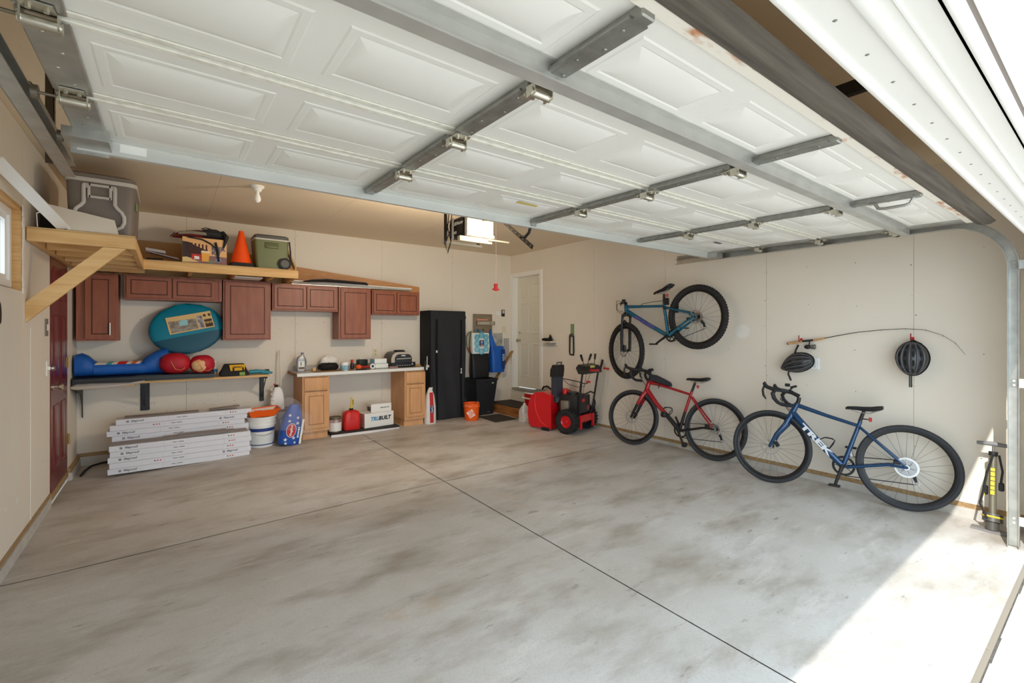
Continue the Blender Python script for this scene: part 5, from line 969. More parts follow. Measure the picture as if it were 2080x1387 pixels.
for dx, dz in ((-.09, .1), (.09, .1), (-.09, -.1), (.09, -.1), (-.09, .0), (.09, .0), (0, .14), (0, -.14)):
    b = MB(); b.revolve((cx+dx, yy+.002, cz+dz), (0, 1, 0), [(.052, -.002), (.052, .002), (.036, .002), (.036, -.002)], 20); b.build('scroll_print', M_turq, tt); b = MB(); b.revolve((cx+dx, yy+.0015, cz+dz), (0, 1, 0), [(.026, -.002), (.026, .002), (.014, .002), (.014, -.002)], 16); b.build('scroll_print', M_turq, tt)
MB().box((cx, yy-.001, cz), (.085, .004, .105)).build('logo_patch', mat('logo_brown', (96, 34, 38), .5), tt); MB().box((cx, yy-.0035, cz+.008), (.06, .002, .07)).build('logo_blue', mat('logo_navy2', (44, 66, 110), .5), tt); text('lettering', 'ALDI', .024, M_white, tt, FRONT((cx, yy-.005, cz-.035)), bold=.001); MB().prism([(-.014, -.02), (.014, -.02), (.02, .025), (0, .035), (-.02, .025)], FRONT((cx, yy-.0046, cz+.012)), .0006).build('logo_letter', mat('logo_lightblue', (150, 190, 220), .5), tt)
b = MB(); b.tube([(cx-.1, YG-.04, tz1-.02), (cx-.04, YG+.02, tz1+.05), (RX0+.06, YB-.05, 1.49), (cx+.03, YG+.02, tz1+.05), (cx+.08, YG-.04, tz1-.02)], .01, 6); b.build('handles', mat('tote_handle', (60, 140, 184), .6), tt)
bx0, bx1, bz0_, bz1_ = at_y(995, 700, YG).x, at_y(1022, 700, YG).x, at_y(1010, 755, YG).z, at_y(1010, 703, YG).z
bt = tote('blue_tote', 'large royal blue shopping bag at the right of the rack', 'bag', bx0, bx1, bz0_, bz1_, YG, .16, mat('royal_blue', (20, 92, 186), .45, 0, .15, 5, .5, 8)); b = MB(); b.tube([(bx0+.03, YG-.03, bz1_-.02), (bx0+.01, YG, bz1_+.12), (RX1-.04, YB-.05, 1.49), (bx0+.06, YG+.02, bz1_+.12), (bx0+.12, YG, bz1_-.02)], [.03, .03, .012, .028, .03], 8); b.build('handles', mat('royal_blue2', (30, 100, 190), .5), bt)
MB().prism([(-.035, -.17), (.03, -.17), (.03, .17), (-.035, .17)], FRONT((bx1-.06, YG-.092, (bz0_+bz1_)/2)), .004).build('webbing', mat('navy_web', (18, 52, 120), .6), bt); text('lettering', 'IKEA', .06, mat('ikea_white', (196, 214, 226), .5), bt, FRONT((bx1-.062, YG-.0965, (bz0_+bz1_)/2+.03)) @ Matrix.Rotation(-PI/2, 4, 'Z'), bold=.001)
kx0, kx1, kz0, kz1 = at_y(956, 720, YG).x, at_y(1000, 720, YG).x, at_y(975, 772, YG).z, at_y(975, 718, YG).z
tote('quilted_bag', 'black quilted bag hanging below the turquoise tote', 'bag', kx0-.01, kx1-.09, kz0+.05, kz1+.02, YG+.0, .14, mat('bag_quilt', (22, 22, 25), .5, 0, .2, 8, .7, 16))
b = MB(); p = at_y(952, 690, YG+.06); b.tube([p+Vector((.07, .02, .14)), p+Vector((.0, 0, .12)), p+Vector((-.045, 0, .05)), p+Vector((-.04, 0, -.1)), p+Vector((0, 0, -.2))], .008, 8); b.tube([p+Vector((.05, .02, .12)), p+Vector((.02, 0, .02)), p+Vector((.01, 0, -.1))], .007, 8); ls = wthing('dog_leash', 'olive dog leash hanging between wardrobe and turquoise tote', 'leash', tuple(p)); b.build('strap', mat('leash_olive', (92, 100, 70), .8), ls); MB().ell(p+Vector((.02, -.01, -.16)), (.03, .02, .05), None, 12, 8).build('red_pouch', mat('red_plastic'.replace('red_plastic', 'pouch_red'), (170, 50, 36), .6), ls)
p = at_y(1012, 690, YB-.02); bit('paper_sheet', 'wall calendar sheet with a photo behind the blue bag', 'calendar', MB().box((p.x, YB-.006, p.z-.02), (.2, .008, .28)), mat('paper_print', (206, 204, 202), .7, 0, 0, 9, col2=(120, 124, 112)), (), 'paper on the back wall')
b = MB(); p = at_y(1029, 700, YB-.02); mb_ = wthing('striped_board', 'grey and white striped board hanging beside the white door', 'board', tuple(p)); MB().box((p.x, YB-.008, p.z-.06), (.12, .012, .36)).build('board', mat('board_white', (208, 206, 204), .6), mb_)
for k in range(5): MB().box((p.x-.048+k*.024, YB-.0145, p.z-.06), (.009, .002, .35)).build('stripe', mat('stripe_grey', (104, 106, 112), .6), mb_)
a0, a1 = at_y(1002, 778, YB-.04), at_y(1041, 712, YB-.04); tag(MB().beam(a0, a1, .022, .075, 0, .008, (0, -1, 0)).build('wood_paddle', mat('paddle_wood', (176, 130, 72), .5, 0, .12, 4)), 'slanted wooden paddle leaning in the corner beside the white door', 'paddle')
# wall controls
def plate_(name, lab, c, w, h, m, cat='switch', parts=()):
    r = wthing(name, lab, cat, tuple(c)); MB().box(c, (w, .008, h), None, .002).build('cover', m, r); return r
p = at_y(1022, 636, YB-.005); o_ = plate_('wall_control', 'black and white opener button panel beside the white door', p, .07, .12, M_blk, 'control panel'); MB().box((p.x, YB-.011, p.z+.022), (.045, .006, .055), None, .003).build('button', M_lgry, o_)
p = at_y(1024, 669, YB-.005); o_ = plate_('light_switch', 'ivory light switch plate below the opener button', p, .075, .12, mat('ivory', (222, 212, 184), .5)); MB().box((p.x, YB-.013, p.z), (.012, .012, .026)).build('toggle', mat('ivory', (222, 212, 184), .5), o_)
p = at_y(1012, 636, YB-.004); bit('taped_note', 'small paper notes taped left of the opener button', 'note', MB().box((p.x, YB-.003, p.z), (.1, .004, .07), Matrix.Rotation(.15, 3, 'Y')), M_white, (), 'paper on the back wall')
p = at_y(762, 716, YB-.005); o_ = plate_('wall_outlet', 'ivory double outlet behind the small cartons', p, .075, .12, mat('ivory', (222, 212, 184), .5), 'outlet')
for dz in (-.025, .025): MB().box((p.x, YB-.0105, p.z+dz), (.03, .005, .034), None, .002).build('socket', mat('ivory2', (196, 186, 158), .5), o_)
def plate_x(name, lab, u, v, x, sg, w, h, m, cat):
    p = at_x(u, v, x); r = wthing(name, lab, cat, (x, p.y, p.z)); MB().box((x+sg*.004, p.y, p.z), (.008, w, h), None, .002).build('cover', m, r); return r, p
r, p = plate_x('wall_keypad', 'grey wall plate with white button beside the maroon door', 93, 665, XL, 1, .09, .14, mat('plate_grey', (128, 120, 112), .5), 'control panel'); MB().box((XL+.01, p.y+.01, p.z), (.006, .035, .05), None, .002).build('button', M_white, r)
r, p = plate_x('light_switch', 'white light switch left of the maroon door knob', 95, 748, XL, 1, .075, .12, M_wh2, 'switch'); MB().box((XL+.014, p.y, p.z), (.016, .012, .026)).build('toggle', M_wh2, r)
r, p = plate_x('wall_outlet', 'white outlet plate right of the smaller helmet', 1656, 738, XR, -1, .07, .115, M_wh2, 'outlet')
for dz in (-.025, .025): MB().box((XR-.0105, p.y, p.z+dz), (.005, .03, .034), None, .002).build('socket', mat('socket_white', (222, 222, 218), .5), r)
# ---- tapered black bin, orange bucket, mats, step
tz_ = fz(4.42, 6.5); tb = wthing('tapered_bin', 'tall tapered black planter bin below the hanging bags', 'planter', (4.22, 6.52, tz_)); M_bin = mat('bin_black', (30, 32, 37), .5, 0, .1, 3)
def sq(cx, cy, h, z): return [(cx-h, cy-h, z), (cx+h, cy-h, z), (cx+h, cy+h, z), (cx-h, cy+h, z)]
b = MB(); b.loft([sq(4.22, 6.55, .15, tz_), sq(4.22, 6.55, .21, tz_+.575), sq(4.22, 6.55, .22, tz_+.577), sq(4.22, 6.55, .22, tz_+.6), sq(4.22, 6.55, .195, tz_+.6), sq(4.22, 6.55, .14, tz_+.02)]); b.build('tub', M_bin, tb, 20); MB().box((4.34, 6.347, tz_+.55), (.04, .003, .07), Matrix.Rotation(-.1, 3, 'X')).build('price_tag', mat('tag_green', (150, 172, 160), .6), tb); MB().box((4.29, 6.397, tz_+.05), (.05, .003, .02)).build('maker_tag', M_lgry, tb)
p = on_floor(963, 848); z0 = fz(p.x, p.y); c0 = Vector((3.83, 6.19, fz(3.83, 6.19))); ob_ = wthing('orange_bucket', 'orange hardware-store bucket in front of the black planter', 'bucket', tuple(c0)); M_hd = mat('hd_orange', (242, 98, 22), .45)
MB().lathe([(.105, 0), (.108, .005), (.122, .2), (.13, .205), (.13, .222), (.124, .225), (.126, .262), (.13, .265), (.122, .265), (.1, .01)], c0, n=30).build('pail', M_hd, ob_, 40); b = MB(); b.tube([c0+Vector((-.126, -.01, .24)), c0+Vector((-.1, -.09, .225)), c0+Vector((.02, -.13, .22)), c0+Vector((.06, -.10, .27)), c0+Vector((.08, -.05, .285))], .003, 6); b.build('handle', M_wh2, ob_)
Ml = face_M(c0+Vector((-.075, -.1, .115)), (.8, -.6, 0), (0, 0, 1)); MB().prism([(-.05, -.055), (.05, -.055), (.05, .05), (-.05, .05)], Ml @ Matrix.Rotation(.55, 4, 'Z'), .0015).build('logo_square', M_white, ob_)
for k, s_ in enumerate(('THE', 'HOME', 'DEPOT')): text('lettering', s_, .034, M_hd, ob_, Ml @ Matrix.Rotation(.55, 4, 'Z') @ Matrix.Translation((0, .028-.03*k, .002)), bold=.0015)
SX0, SY0, SY1 = 4.50, 5.68, 6.32; sz = fz(4.6, 6.0); st_ = wthing('timber_step', 'rough timber step below the white interior door', 'step', (4.77, 6.0, sz)); M_tim = wood('timber_brown', (178, 118, 62), (128, 76, 38), .7, (24, 2, 24), 1.5)
MB().span((SX0, SY0, sz-.01), (SX0+.09, YB-.02, sz+.14), .006).build('front_timber', M_tim, st_); MB().span((SX0+.092, SY0, sz-.01), (XR-.04, SY0+.09, sz+.14), .006).build('side_timber', M_tim, st_); MB().span((SX0+.092, SY0+.092, sz), (XR-.04, YB-.02, sz+.13)).build('fill', mat('step_ply', (176, 146, 104), .8), st_)
M_mat = mat('mat_carpet', (66, 62, 58), .95, 0, .3, 40, .4, 90); tag(MB().span((SX0+.03, 5.95, sz+.141), (XR-.06, YB-.06, sz+.151), .003).build('door_mat', M_mat), 'dark door mat lying on the timber step', 'mat'); 
b = MB(); b.grid(lambda a, c: (4.02+.42*a, 5.80+.62*c, fz(4.02+.42*a, 5.8+.62*c)+.008), 3, 3); b.grid(lambda a, c: (4.02+.42*a, 5.80+.62*c, fz(4.02+.42*a, 5.8+.62*c)+.001), 3, 3); tag(MB().loft([[(4.02, 5.80, fz(4.02, 5.8)+.001), (4.44, 5.80, fz(4.4, 5.8)+.001), (4.44, 6.3, fz(4.4, 6.3)+.001), (4.02, 6.3, fz(4.0, 6.3)+.001)], [(4.02, 5.80, fz(4.02, 5.8)+.009), (4.44, 5.80, fz(4.4, 5.8)+.009), (4.44, 6.3, fz(4.4, 6.3)+.009), (4.02, 6.3, fz(4.0, 6.3)+.009)]]).build('floor_mat', M_mat), 'dark floor mat on the concrete before the timber step', 'mat'); b.bm.free()
# ---- red cooler, jug, net bag
ST = sz+.141; rc_ = wthing('cooler', 'red lunch cooler with white handle band on the timber step', 'cooler', (4.86, 5.88, ST), 'coolers'); M_cred = mat('cooler_red', (196, 24, 36), .4)
x0, x1, y0, y1 = 4.66, 5.0, 5.71, 5.93; MB().loft([rrect(x0+.02, x1-.02, y0+.015, y1-.015, ST, .03), rrect(x0, x1, y0, y1, ST+.24, .035)]).build('body', M_cred, rc_, 50); MB().loft([rrect(x0-.006, x1+.006, y0-.006, y1+.006, ST+.24, .035), rrect(x0-.006, x1+.006, y0-.006, y1+.006, ST+.262, .035)]).build('rim', M_wh2, rc_, 50); MB().loft([rrect(x0, x1, y0, y1, ST+.262, .035), rrect(x0+.02, x1-.02, y0+.02, y1-.02, ST+.285, .03)]).build('lid', mat('lid_grey', (110, 112, 112), .5), rc_, 50)
b = MB(); b.tube([(x0+.17, y1+.012, ST+.16), (x0-.012, y1+.01, ST+.165), (x0-.014, y0+.05, ST+.165), (x0-.012, y0-.014, ST+.16), (x1+.01, y0-.014, ST+.15), (x1+.014, y1, ST+.16)], .013, 8); b.build('carry_handle', M_wh2, rc_)
bit('black_hose_coil', 'short black hose arched over the red cooler', 'hose', MB().tube([(4.96, 5.80, ST+.29), (4.97, 5.78, ST+.335), (5.0, 5.72, ST+.345), (5.02, 5.66, ST+.31), (5.02, 5.63, ST+.2)], .016, 8), M_blk, (), 'hoses')
p = on_floor(1070, 857); z0 = fz(p.x, p.y); j_ = wthing('gallon_jug', 'clear gallon jug with white label beside the snow blower', 'jug', (p.x, p.y+.06, z0)); c0 = Vector((p.x, p.y+.06, z0)); MB().loft([rrect(c0.x-.07, c0.x+.07, c0.y-.07, c0.y+.07, z0, .025), rrect(c0.x-.072, c0.x+.072, c0.y-.072, c0.y+.072, z0+.16, .03), rrect(c0.x-.045, c0.x+.05, c0.y-.045, c0.y+.045, z0+.23, .03), rrect(c0.x-.018, c0.x+.022, c0.y-.018, c0.y+.018, z0+.265, .014)]).build('jug', mat('jug_milky', (216, 216, 216), .3, alpha=.8), j_, 50); MB().cyl(c0+Vector((.002, 0, .265)), c0+Vector((.002, 0, .285)), .02, n=14).build('cap', M_wh2, j_); MB().tube([c0+Vector((-.02, -.02, .25)), c0+Vector((-.062, -.05, .22)), c0+Vector((-.07, -.06, .15))], .011, 8).build('grip', M_wh2, j_); MB().box(c0+Vector((-.02, -.0735, .08)), (.085, .002, .12)).build('label', M_white, j_); MB().box(c0+Vector((-.005, -.075, .04)), (.03, .002, .01)).build('label_mark', M_ink, j_)
p = on_floor(1088, 861); z0 = fz(p.x, p.y); n_ = wthing('mesh_sack', 'small orange mesh sack between jug and snow blower', 'sack', (p.x, p.y+.05, z0)); MB().loft([[(p.x+a*math.cos(t), p.y+.05+c_*math.sin(t), z0+z) for t in [2*PI*i/14 for i in range(14)]] for z, a, c_ in ((.004, .04, .03), (.02, .06, .05), (.08, .055, .05), (.14, .045, .035), (.19, .02, .015))]).build('sack', mat('mesh_orange', (196, 98, 66), .7, 0, 0, 26, .5, col2=(214, 176, 150)), n_, 60)
# ---- little shelf with a glove, strap loop on card
p0, p1 = at_x(1088, 693, XR), at_x(1134, 693, XR); yc = (p0.y+p1.y)/2; ss = wthing('small_shelf', 'small cream wall shelf beside the white interior door', 'shelf', (XR, 5.63, 1.27)); M_cream = mat('cream_paint', (216, 208, 190), .5); MB().span((XR-.2, 5.50, 1.285), (XR-.001, 5.82, 1.305), .003).build('board', M_cream, ss); MB().span((XR-.04, 5.53, 1.24), (XR-.001, 5.79, 1.285)).build('cleat', M_cream, ss)
bit('glove', 'black glove lying on the small cream shelf', 'glove', MB().ell((XR-.1, 5.68, 1.332), (.055, .11, .026), None, 20, 12, .8, .12, 6).tube([(XR-.1, 5.62, 1.335), (XR-.1, 5.60, 1.38), (XR-.1, 5.61, 1.41)], [.03, .022, .01], 8), mat('glove_black', (24, 24, 25), .75), (), 'gloves')
p = at_x(1164, 665, XR); lk = wthing('bike_lock', 'black cable loop hanging on a green-backed hook by the small shelf', 'bike lock', (XR-.01, p.y, 1.1)); yk = at_x(1163, 690, XR).y; MB().box((XR-.004, yk, 1.50), (.006, .075, .16)).build('card', mat('card_green', (120, 146, 110), .6), lk); MB().ell((XR-.022, yk, 1.405), (.018, .05, .025), None, 14, 8).build('lock_head', mat('lock_grey', (86, 84, 82), .4, .5), lk)
b = MB(); b.tube([(XR-.02, yk+.04, 1.395), (XR-.02, yk+.045, 1.15), (XR-.02, yk+.035, 1.105), (XR-.02, yk-.04, 1.10), (XR-.02, yk-.045, 1.15), (XR-.02, yk-.04, 1.395)], .012, 8); b.build('cable', M_blk, lk)
# ================================================================ SNOW BLOWER
sbx, sby = 4.655, 4.69; sbz = fz(4.65, 4.7); sb = thing('snow_blower', 'red and black two-stage snow blower parked by the right wall', 'snow blower', (sbx, sby, sbz), R_(12.8)); M_sred2 = mat('blower_red', (200, 18, 28), .3, 0, .06, 4, coat=.3); M_sblk = mat('blower_black', (30, 30, 32), .45)
# local: x right, y forward (away from the camera)
for s in (-1, 1):
    b = MB(); b.revolve((s*.245, 0, .168), (1, 0, 0), [(.09, -.05), (.09, .05), (.135, .062), (.155, .055), (.162, .03), (.162, -.03), (.155, -.055), (.135, -.062)], 40)
    for k in range(22):
        for q in (-1, 1):
            a = 2*PI*(k+(q > 0)*.5)/22; c_ = Vector((s*.245+q*.028, .16*math.cos(a), .168+.16*math.sin(a))); b.box(c_, (.05, .022, .018), Matrix.Rotation(a, 3, 'X') @ Matrix.Rotation(PI/2, 3, 'X'))
    w_ = b.build('tyre', mat('tyre_black', (34, 34, 35), .8, 0, .2, 20), sb, 30); MB().lathe([(.098, -.03), (.096, .03), (.085, .036), (.07, .02), (.04, .022), (.03, .04), (.018, .045)], (s*.245-s*.0, 0, .168), (s, 0, 0), 24).build('wheel_rim', M_sred2, w_)
b = MB(); n = 14; prof = [(.24, .03), (.24, .5), (.38, .545), (.52, .53), (.60, .47), (.645, .36), (.66, .2), (.64, .06), (.6, .03)]
def side(s): b_ = MB(); b_.prism(prof, Matrix(((0, 0, 1, s*.29-.004), (1, 0, 0, 0), (0, 1, 0, 0), (0, 0, 0, 1))), .008); return b_
for s in (-1, 1): side(s).build('housing_side', M_sred2, sb)
b.loft([[(-.29, y, z), (.29, y, z), (.29, y-.006, z-.004), (-.29, y-.006, z-.004)] for y, z in ((.26, .04), (.262, .2), (.262, .4), (.27, .5), (.38, .54), (.5, .53), (.58, .48))]); b.build('housing_back', M_sred2, sb, 30)
MB().tube([(-.297, .30, .06), (-.297, .42, .12), (-.297, .5, .25), (-.297, .53, .4), (-.297, .51, .52)], .004, 6).build('crease', mat('crease_red', (224, 60, 60), .3), sb)
b = MB(); 
for k in range(40): a = k*.45; r_ = .16; p = Vector((-.25+.5*k/40, .48+r_*math.cos(a), .25+r_*math.sin(a))); b.box(p, (.02, .05, .03), Matrix.Rotation(a, 3, 'X'))
b.cyl((-.285, .48, .25), (.285, .48, .25), .02, n=10); b.build('auger', mat('auger_red', (150, 20, 26), .4), sb)
for s in (-1, 1): MB().span((s*.3-.008, .27, .0), (s*.3+.008, .40, .05), .003).build('skid_shoe', M_sblk, sb)
MB().span((-.16, -.12, .12), (.16, .26, .25), .02).build('chassis', M_sblk, sb); MB().span((-.15, -.16, .15), (.15, -.12, .25), .01).build('rear_plate', M_sred2, sb)
for x in (-.16, .16): MB().span((x-.02, -.175, .07), (x+.02, -.15, .25)).build('frame_tab', M_sred2, sb)
MB().span((-.155, -.10, .25), (.155, .22, .52), .025, 2).build('engine', mat('engine_dark', (38, 37, 38), .5, 0, .2, 10), sb); MB().span((-.13, -.135, .27), (.14, -.095, .52), .02, 2).build('engine_cover', mat('engine_cover', (46, 44, 45), .4), sb); MB().span((-.085, -.1405, .43), (-.02, -.1345, .47)).build('badge', MATS['red_plastic'], sb); MB().span((.04, -.1405, .31), (.10, -.1345, .37)).build('badge', mat('badge_pale', (150, 70, 74), .5), sb); MB().cyl((-.03, .05, .52), (-.03, .05, .55), .085, n=24).build('recoil', M_sblk, sb); MB().span((-.2, .02, .28), (-.14, .15, .44), .015, 2).build('muffler', mat('muffler', (150, 144, 134), .4, .7), sb); MB().cyl((-.06, .16, .52), (-.06, .16, .58), .04, n=18).build('fuel_cap', MATS['red_plastic'], sb)
b = MB(); b.cyl((-.12, .27, .40), (-.12, .27, .48), .085, .08, 20); b.build('chute_ring', M_sblk, sb)
Rc = Matrix.Rotation(R_(0), 3, 'Z'); b = MB(); b.loft([[(-.12+x*w_, .27+y*d_, z) for x, y in ((-1, -1), (1, -1), (1, .4), (.6, 1), (-.6, 1), (-1, .4))] for z, w_, d_ in ((.46, .075, .06), (.70, .075, .06), (.80, .078, .065))]); b.build('chute', mat('chute_blue', (52, 58, 70), .4), sb, 30)
b = MB(); b.loft([[(-.12+x*w_, cy_+y*d_, z) for x, y in ((-1, -1), (1, -1), (1, 1), (-1, 1))] for z, w_, d_, cy_ in ((.76, .085, .06, .265), (.86, .09, .06, .255), (.93, .075, .05, .24))]); b.build('deflector', M_sblk, sb, 30); MB().tube([(-.18, .23, .90), (-.175, .22, .965), (-.065, .22, .965), (-.06, .23, .90)], .012, 8).build('deflector_grip', mat('grip_grey', (92, 92, 92), .5), sb)
for s in (-1, 1): MB().tube([(s*.15, -.10, .2), (s*.17, -.15, .32), (s*.19, -.17, .5), (s*.205, -.2, .72), (s*.21, -.22, .84)], .014, 8).build('handle_bar', M_sblk, sb)
MB().tube([(-.19, -.17, .5), (-.1, -.16, .53), (.1, -.16, .56), (.19, -.17, .53)], .011, 8).build('cross_brace', M_sblk, sb)
MB().tube([(.19, -.17, .44), (.16, -.2, .40), (.12, -.21, .34), (.15, -.2, .28), (.19, -.17, .30)], .011, 8).build('cable_guard', M_sblk, sb)
b = MB(); b.loft([[(-.235, -.26, .83), (.235, -.26, .83), (.235, -.17, .83), (-.235, -.17, .83)], [(-.22, -.27, .88), (.22, -.27, .88), (.22, -.12, .91), (-.22, -.12, .91)], [(-.17, -.25, .935), (.18, -.25, .935), (.18, -.13, .955), (-.17, -.13, .955)]]); b.build('dashboard', M_sblk, sb, 25)
MB().box((-.02, -.264, .925), (.1, .012, .03), Matrix.Rotation(-.3, 3, 'X')).build('warning_sticker', mat('sticker_yellow', (216, 204, 110), .5), sb)
for x, y, a, nm in ((-.13, -.2, -.18, 0), (-.06, -.2, .22, 0), (.17, -.18, .06, 0)):
    lv = MB().cyl((x, y, .93), (x+a*.25, y, 1.02), .005, n=8).build('lever', M_sblk, sb); MB().cyl((x+a*.25, y, 1.01), (x+a*.5, y, 1.09), .013, .017, 12).build('lever_knob', M_sblk, lv)
for s, x0, x1 in ((-1, -.13, .06), (1, .25, .40)):
    MB().tube([(x0, -.29, .885), ((x0+x1)/2, -.31, .875), (x1, -.31, .87)], [.014, .016, .018], 10).build('drive_lever', M_sred2, sb)
MB().tube([(.22, -.22, .88), (.26, -.23, .885), (.30, -.23, .95), (.32, -.23, 1.0)], [.014, .015, .017, .015], 10).build('hand_grip', M_sblk, sb)
b = MB(); b.tube([(-.08, -.16, .83), (-.07, -.1, .7), (-.02, -.05, .55)], .003, 6); b.tube([(.0, -.16, .83), (.0, -.12, .65), (.05, -.06, .5)], .003, 6); b.tube([(.1, -.17, .83), (.06, -.14, .72)], .003, 6); b.build('cables', M_sblk, sb)['kind'] = 'stuff'
MB().tube([(-.10, .2, .74), (.0, .0, .70), (.03, -.12, .67), (.04, -.16, .69)], .007, 8).build('chute_rod', M_sblk, sb); b = MB(); b.tube([(-.07, .2, .72), (-.05, .1, .65), (.0, -.02, .62), (.03, -.12, .64)], .004, 6); b.build('chute_cable', M_sblk, sb); MB().box((.06, -.15, .70), (.08, .03, .03), Matrix.Rotation(.15, 3, 'Y'), .006).build('cable_clip', MATS['red_plastic'], sb)
# ================================================================ BICYCLES
M_tyre = mat('bike_tyre', (52, 54, 58), .7, 0, .12, 20); M_tyre2 = mat('mtb_tyre', (44, 42, 42), .85, 0, .2, 30, .4, 90); M_rim = mat('rim_black', (26, 26, 28), .35, .2); M_spoke = mat('spoke', (96, 96, 98), .35, .7); M_alu = mat('bike_alloy', (190, 190, 188), .3, .9); M_bk = mat('bike_black', (28, 28, 30), .45); M_tape = mat('bar_tape', (34, 36, 42), .6, 0, .25, 40); M_sad = mat('saddle_black', (30, 31, 34), .5)
def wheel(par, c, R, tr, yaw=0, name='wheel', rear=False, tyre=None, rotor=True, knobs=False, label=None, tmul=1.0):
    """c local; axle along local y turned by yaw about z"""
    c = Vector(c); ax = Vector((-math.sin(yaw), math.cos(yaw), 0)); b = MB(); b.torus(c, ax, R-tr, tr, 64, 12, tr*tmul)
    if knobs:
        x, y = b.frame(ax)
        for k in range(72):
            a = 2*PI*k/72; d = x*math.cos(a)+y*math.sin(a); t = ax.cross(d)
            for s in ((-.6, 0, .6) if k % 2 else (-.9, -.3, .3, .9)): b.box(c+d*(R-tr+tr*math.sqrt(max(0, 1-s*s*.8))+.0005)+ax*(s*tr*.9), (.012, .01, .006), Matrix((t, ax, d)).transposed())
    w_ = b.build(name, tyre or M_tyre, par, 50)
    if label: w_['label'] = label
    ri = R-2*tr; MB().revolve(c, ax, [(ri+.006, -.012), (ri+.006, .012), (ri-.012, .011), (ri-.022, .005), (ri-.022, -.005), (ri-.012, -.011)], 56).build('rim', M_rim, w_, 40)
    b = MB(); x, y = b.frame(ax); n = 24
    for k in range(n):
        a = 2*PI*k/n; a2 = a+(.42 if k % 2 else -.42)*(1 if k % 4 < 2 else -1); s = 1 if k % 2 else -1
        b.cyl(c+(x*math.cos(a2)+y*math.sin(a2))*.022+ax*(s*.026), c+(x*math.cos(a)+y*math.sin(a))*(ri-.018), .0011, n=5, caps=False)
    b.build('spokes', M_spoke, w_, 60)['kind'] = 'stuff'
    MB().cyl(c-ax*.05, c+ax*.05, .011, n=12).cyl(c-ax*.03, c-ax*.022, .024, n=16).cyl(c+ax*.022, c+ax*.03, .024, n=16).build('hub', M_bk, w_)
    if rotor:
        b = MB(); rc = c+ax*.036; b.revolve(rc, ax, [(.08, -.001), (.08, .001), (.066, .001), (.066, -.001)], 40)
        for k in range(6): a = 2*PI*k/6; d0 = x*math.cos(a)+y*math.sin(a); d1 = x*math.cos(a+.5)+y*math.sin(a+.5); b.beam(rc+d0*.02, rc+d1*.068, .002, .007, 0, 0, ax)
        b.cyl(rc-ax*.002, rc+ax*.002, .022, n=16); b.build('brake_rotor', M_alu, w_)
    if rear:
        b = MB()
        for k in range(7): b.revolve(c-ax*(.03+.0045*k), ax, [(.055-.0055*k, -.0012), (.055-.0055*k, .0012), (.02, .0012), (.02, -.0012)], 26)
        b.build('cassette', M_alu, w_)
    return w_
def bike_root(lab, Cr, Cf, lean, name='bicycle'):
    Cr, Cf = Vector(Cr), Vector(Cf); e = (Cf-Cr).normalized(); left = Vector((0, 0, 1)).cross(e).normalized(); up0 = e.cross(left); a = R_(lean)
    u = up0*math.cos(a)-left*math.sin(a); l = u.cross(e); M = Matrix((e, l, u)).transposed().to_4x4(); M.translation = Cr
    r = thing(name, lab, 'bicycle', (0, 0, 0), 0, 'bicycles'); r.matrix_world = M; return r
P3 = lambda s, h, y=0: Vector((s, y, h))
def tubes(par, name, m, segs, n=14):
    b = MB()
    for pts, rs in segs: b.tube(pts, rs, n)
    return b.build(name, m, par, 50)
def drop_bar(par, c, fwd, drop=.125, half=.2, reach=.08, m=M_tape, mt=M_bk):
    """c = clamp centre; fwd = unit vector forward in the bike plane"""
    c = Vector(c); f = Vector(fwd).normalized(); dn = Vector((f.z, 0, -f.x)); hb = None
    hb = tubes(par, 'handlebar', mt, [([c+Vector((0, -half+.04, 0)), c, c+Vector((0, half-.04, 0))], .0145)])
    for s in (-1, 1):
        o = c+Vector((0, s*half, 0))
        pts = [c+Vector((0, s*.06, 0)), c+Vector((0, s*(half-.03), 0)), o+f*.02, o+f*reach*.75-dn*.002, o+f*(reach+.005)+dn*.03, o+f*reach*.95+dn*drop*.55, o+f*reach*.6+dn*drop*.85, o+f*.02+dn*drop, o-f*.06+dn*(drop+.012)]
        tubes(par, 'bar_tape', m, [(pts, .0165)])
        h0 = o+f*(reach*.8)-dn*.004
        hd = tubes(par, 'brake_hood', M_bk, [([h0-f*.03, h0+f*.02-dn*.01, h0+f*.065-dn*.03, h0+f*.085-dn*.062, h0+f*.075-dn*.075], [.016, .019, .018, .017, .012])])
        tubes(hd, 'brake_lever', M_bk, [([h0+f*.085-dn*.045, h0+f*.10-dn*.0+Vector((0, s*.01, 0)), h0+f*.095+dn*.05+Vector((0, s*.015, 0)), h0+f*.075+dn*.085+Vector((0, s*.02, 0))], [.009, .010, .011, .005])])
    return hb
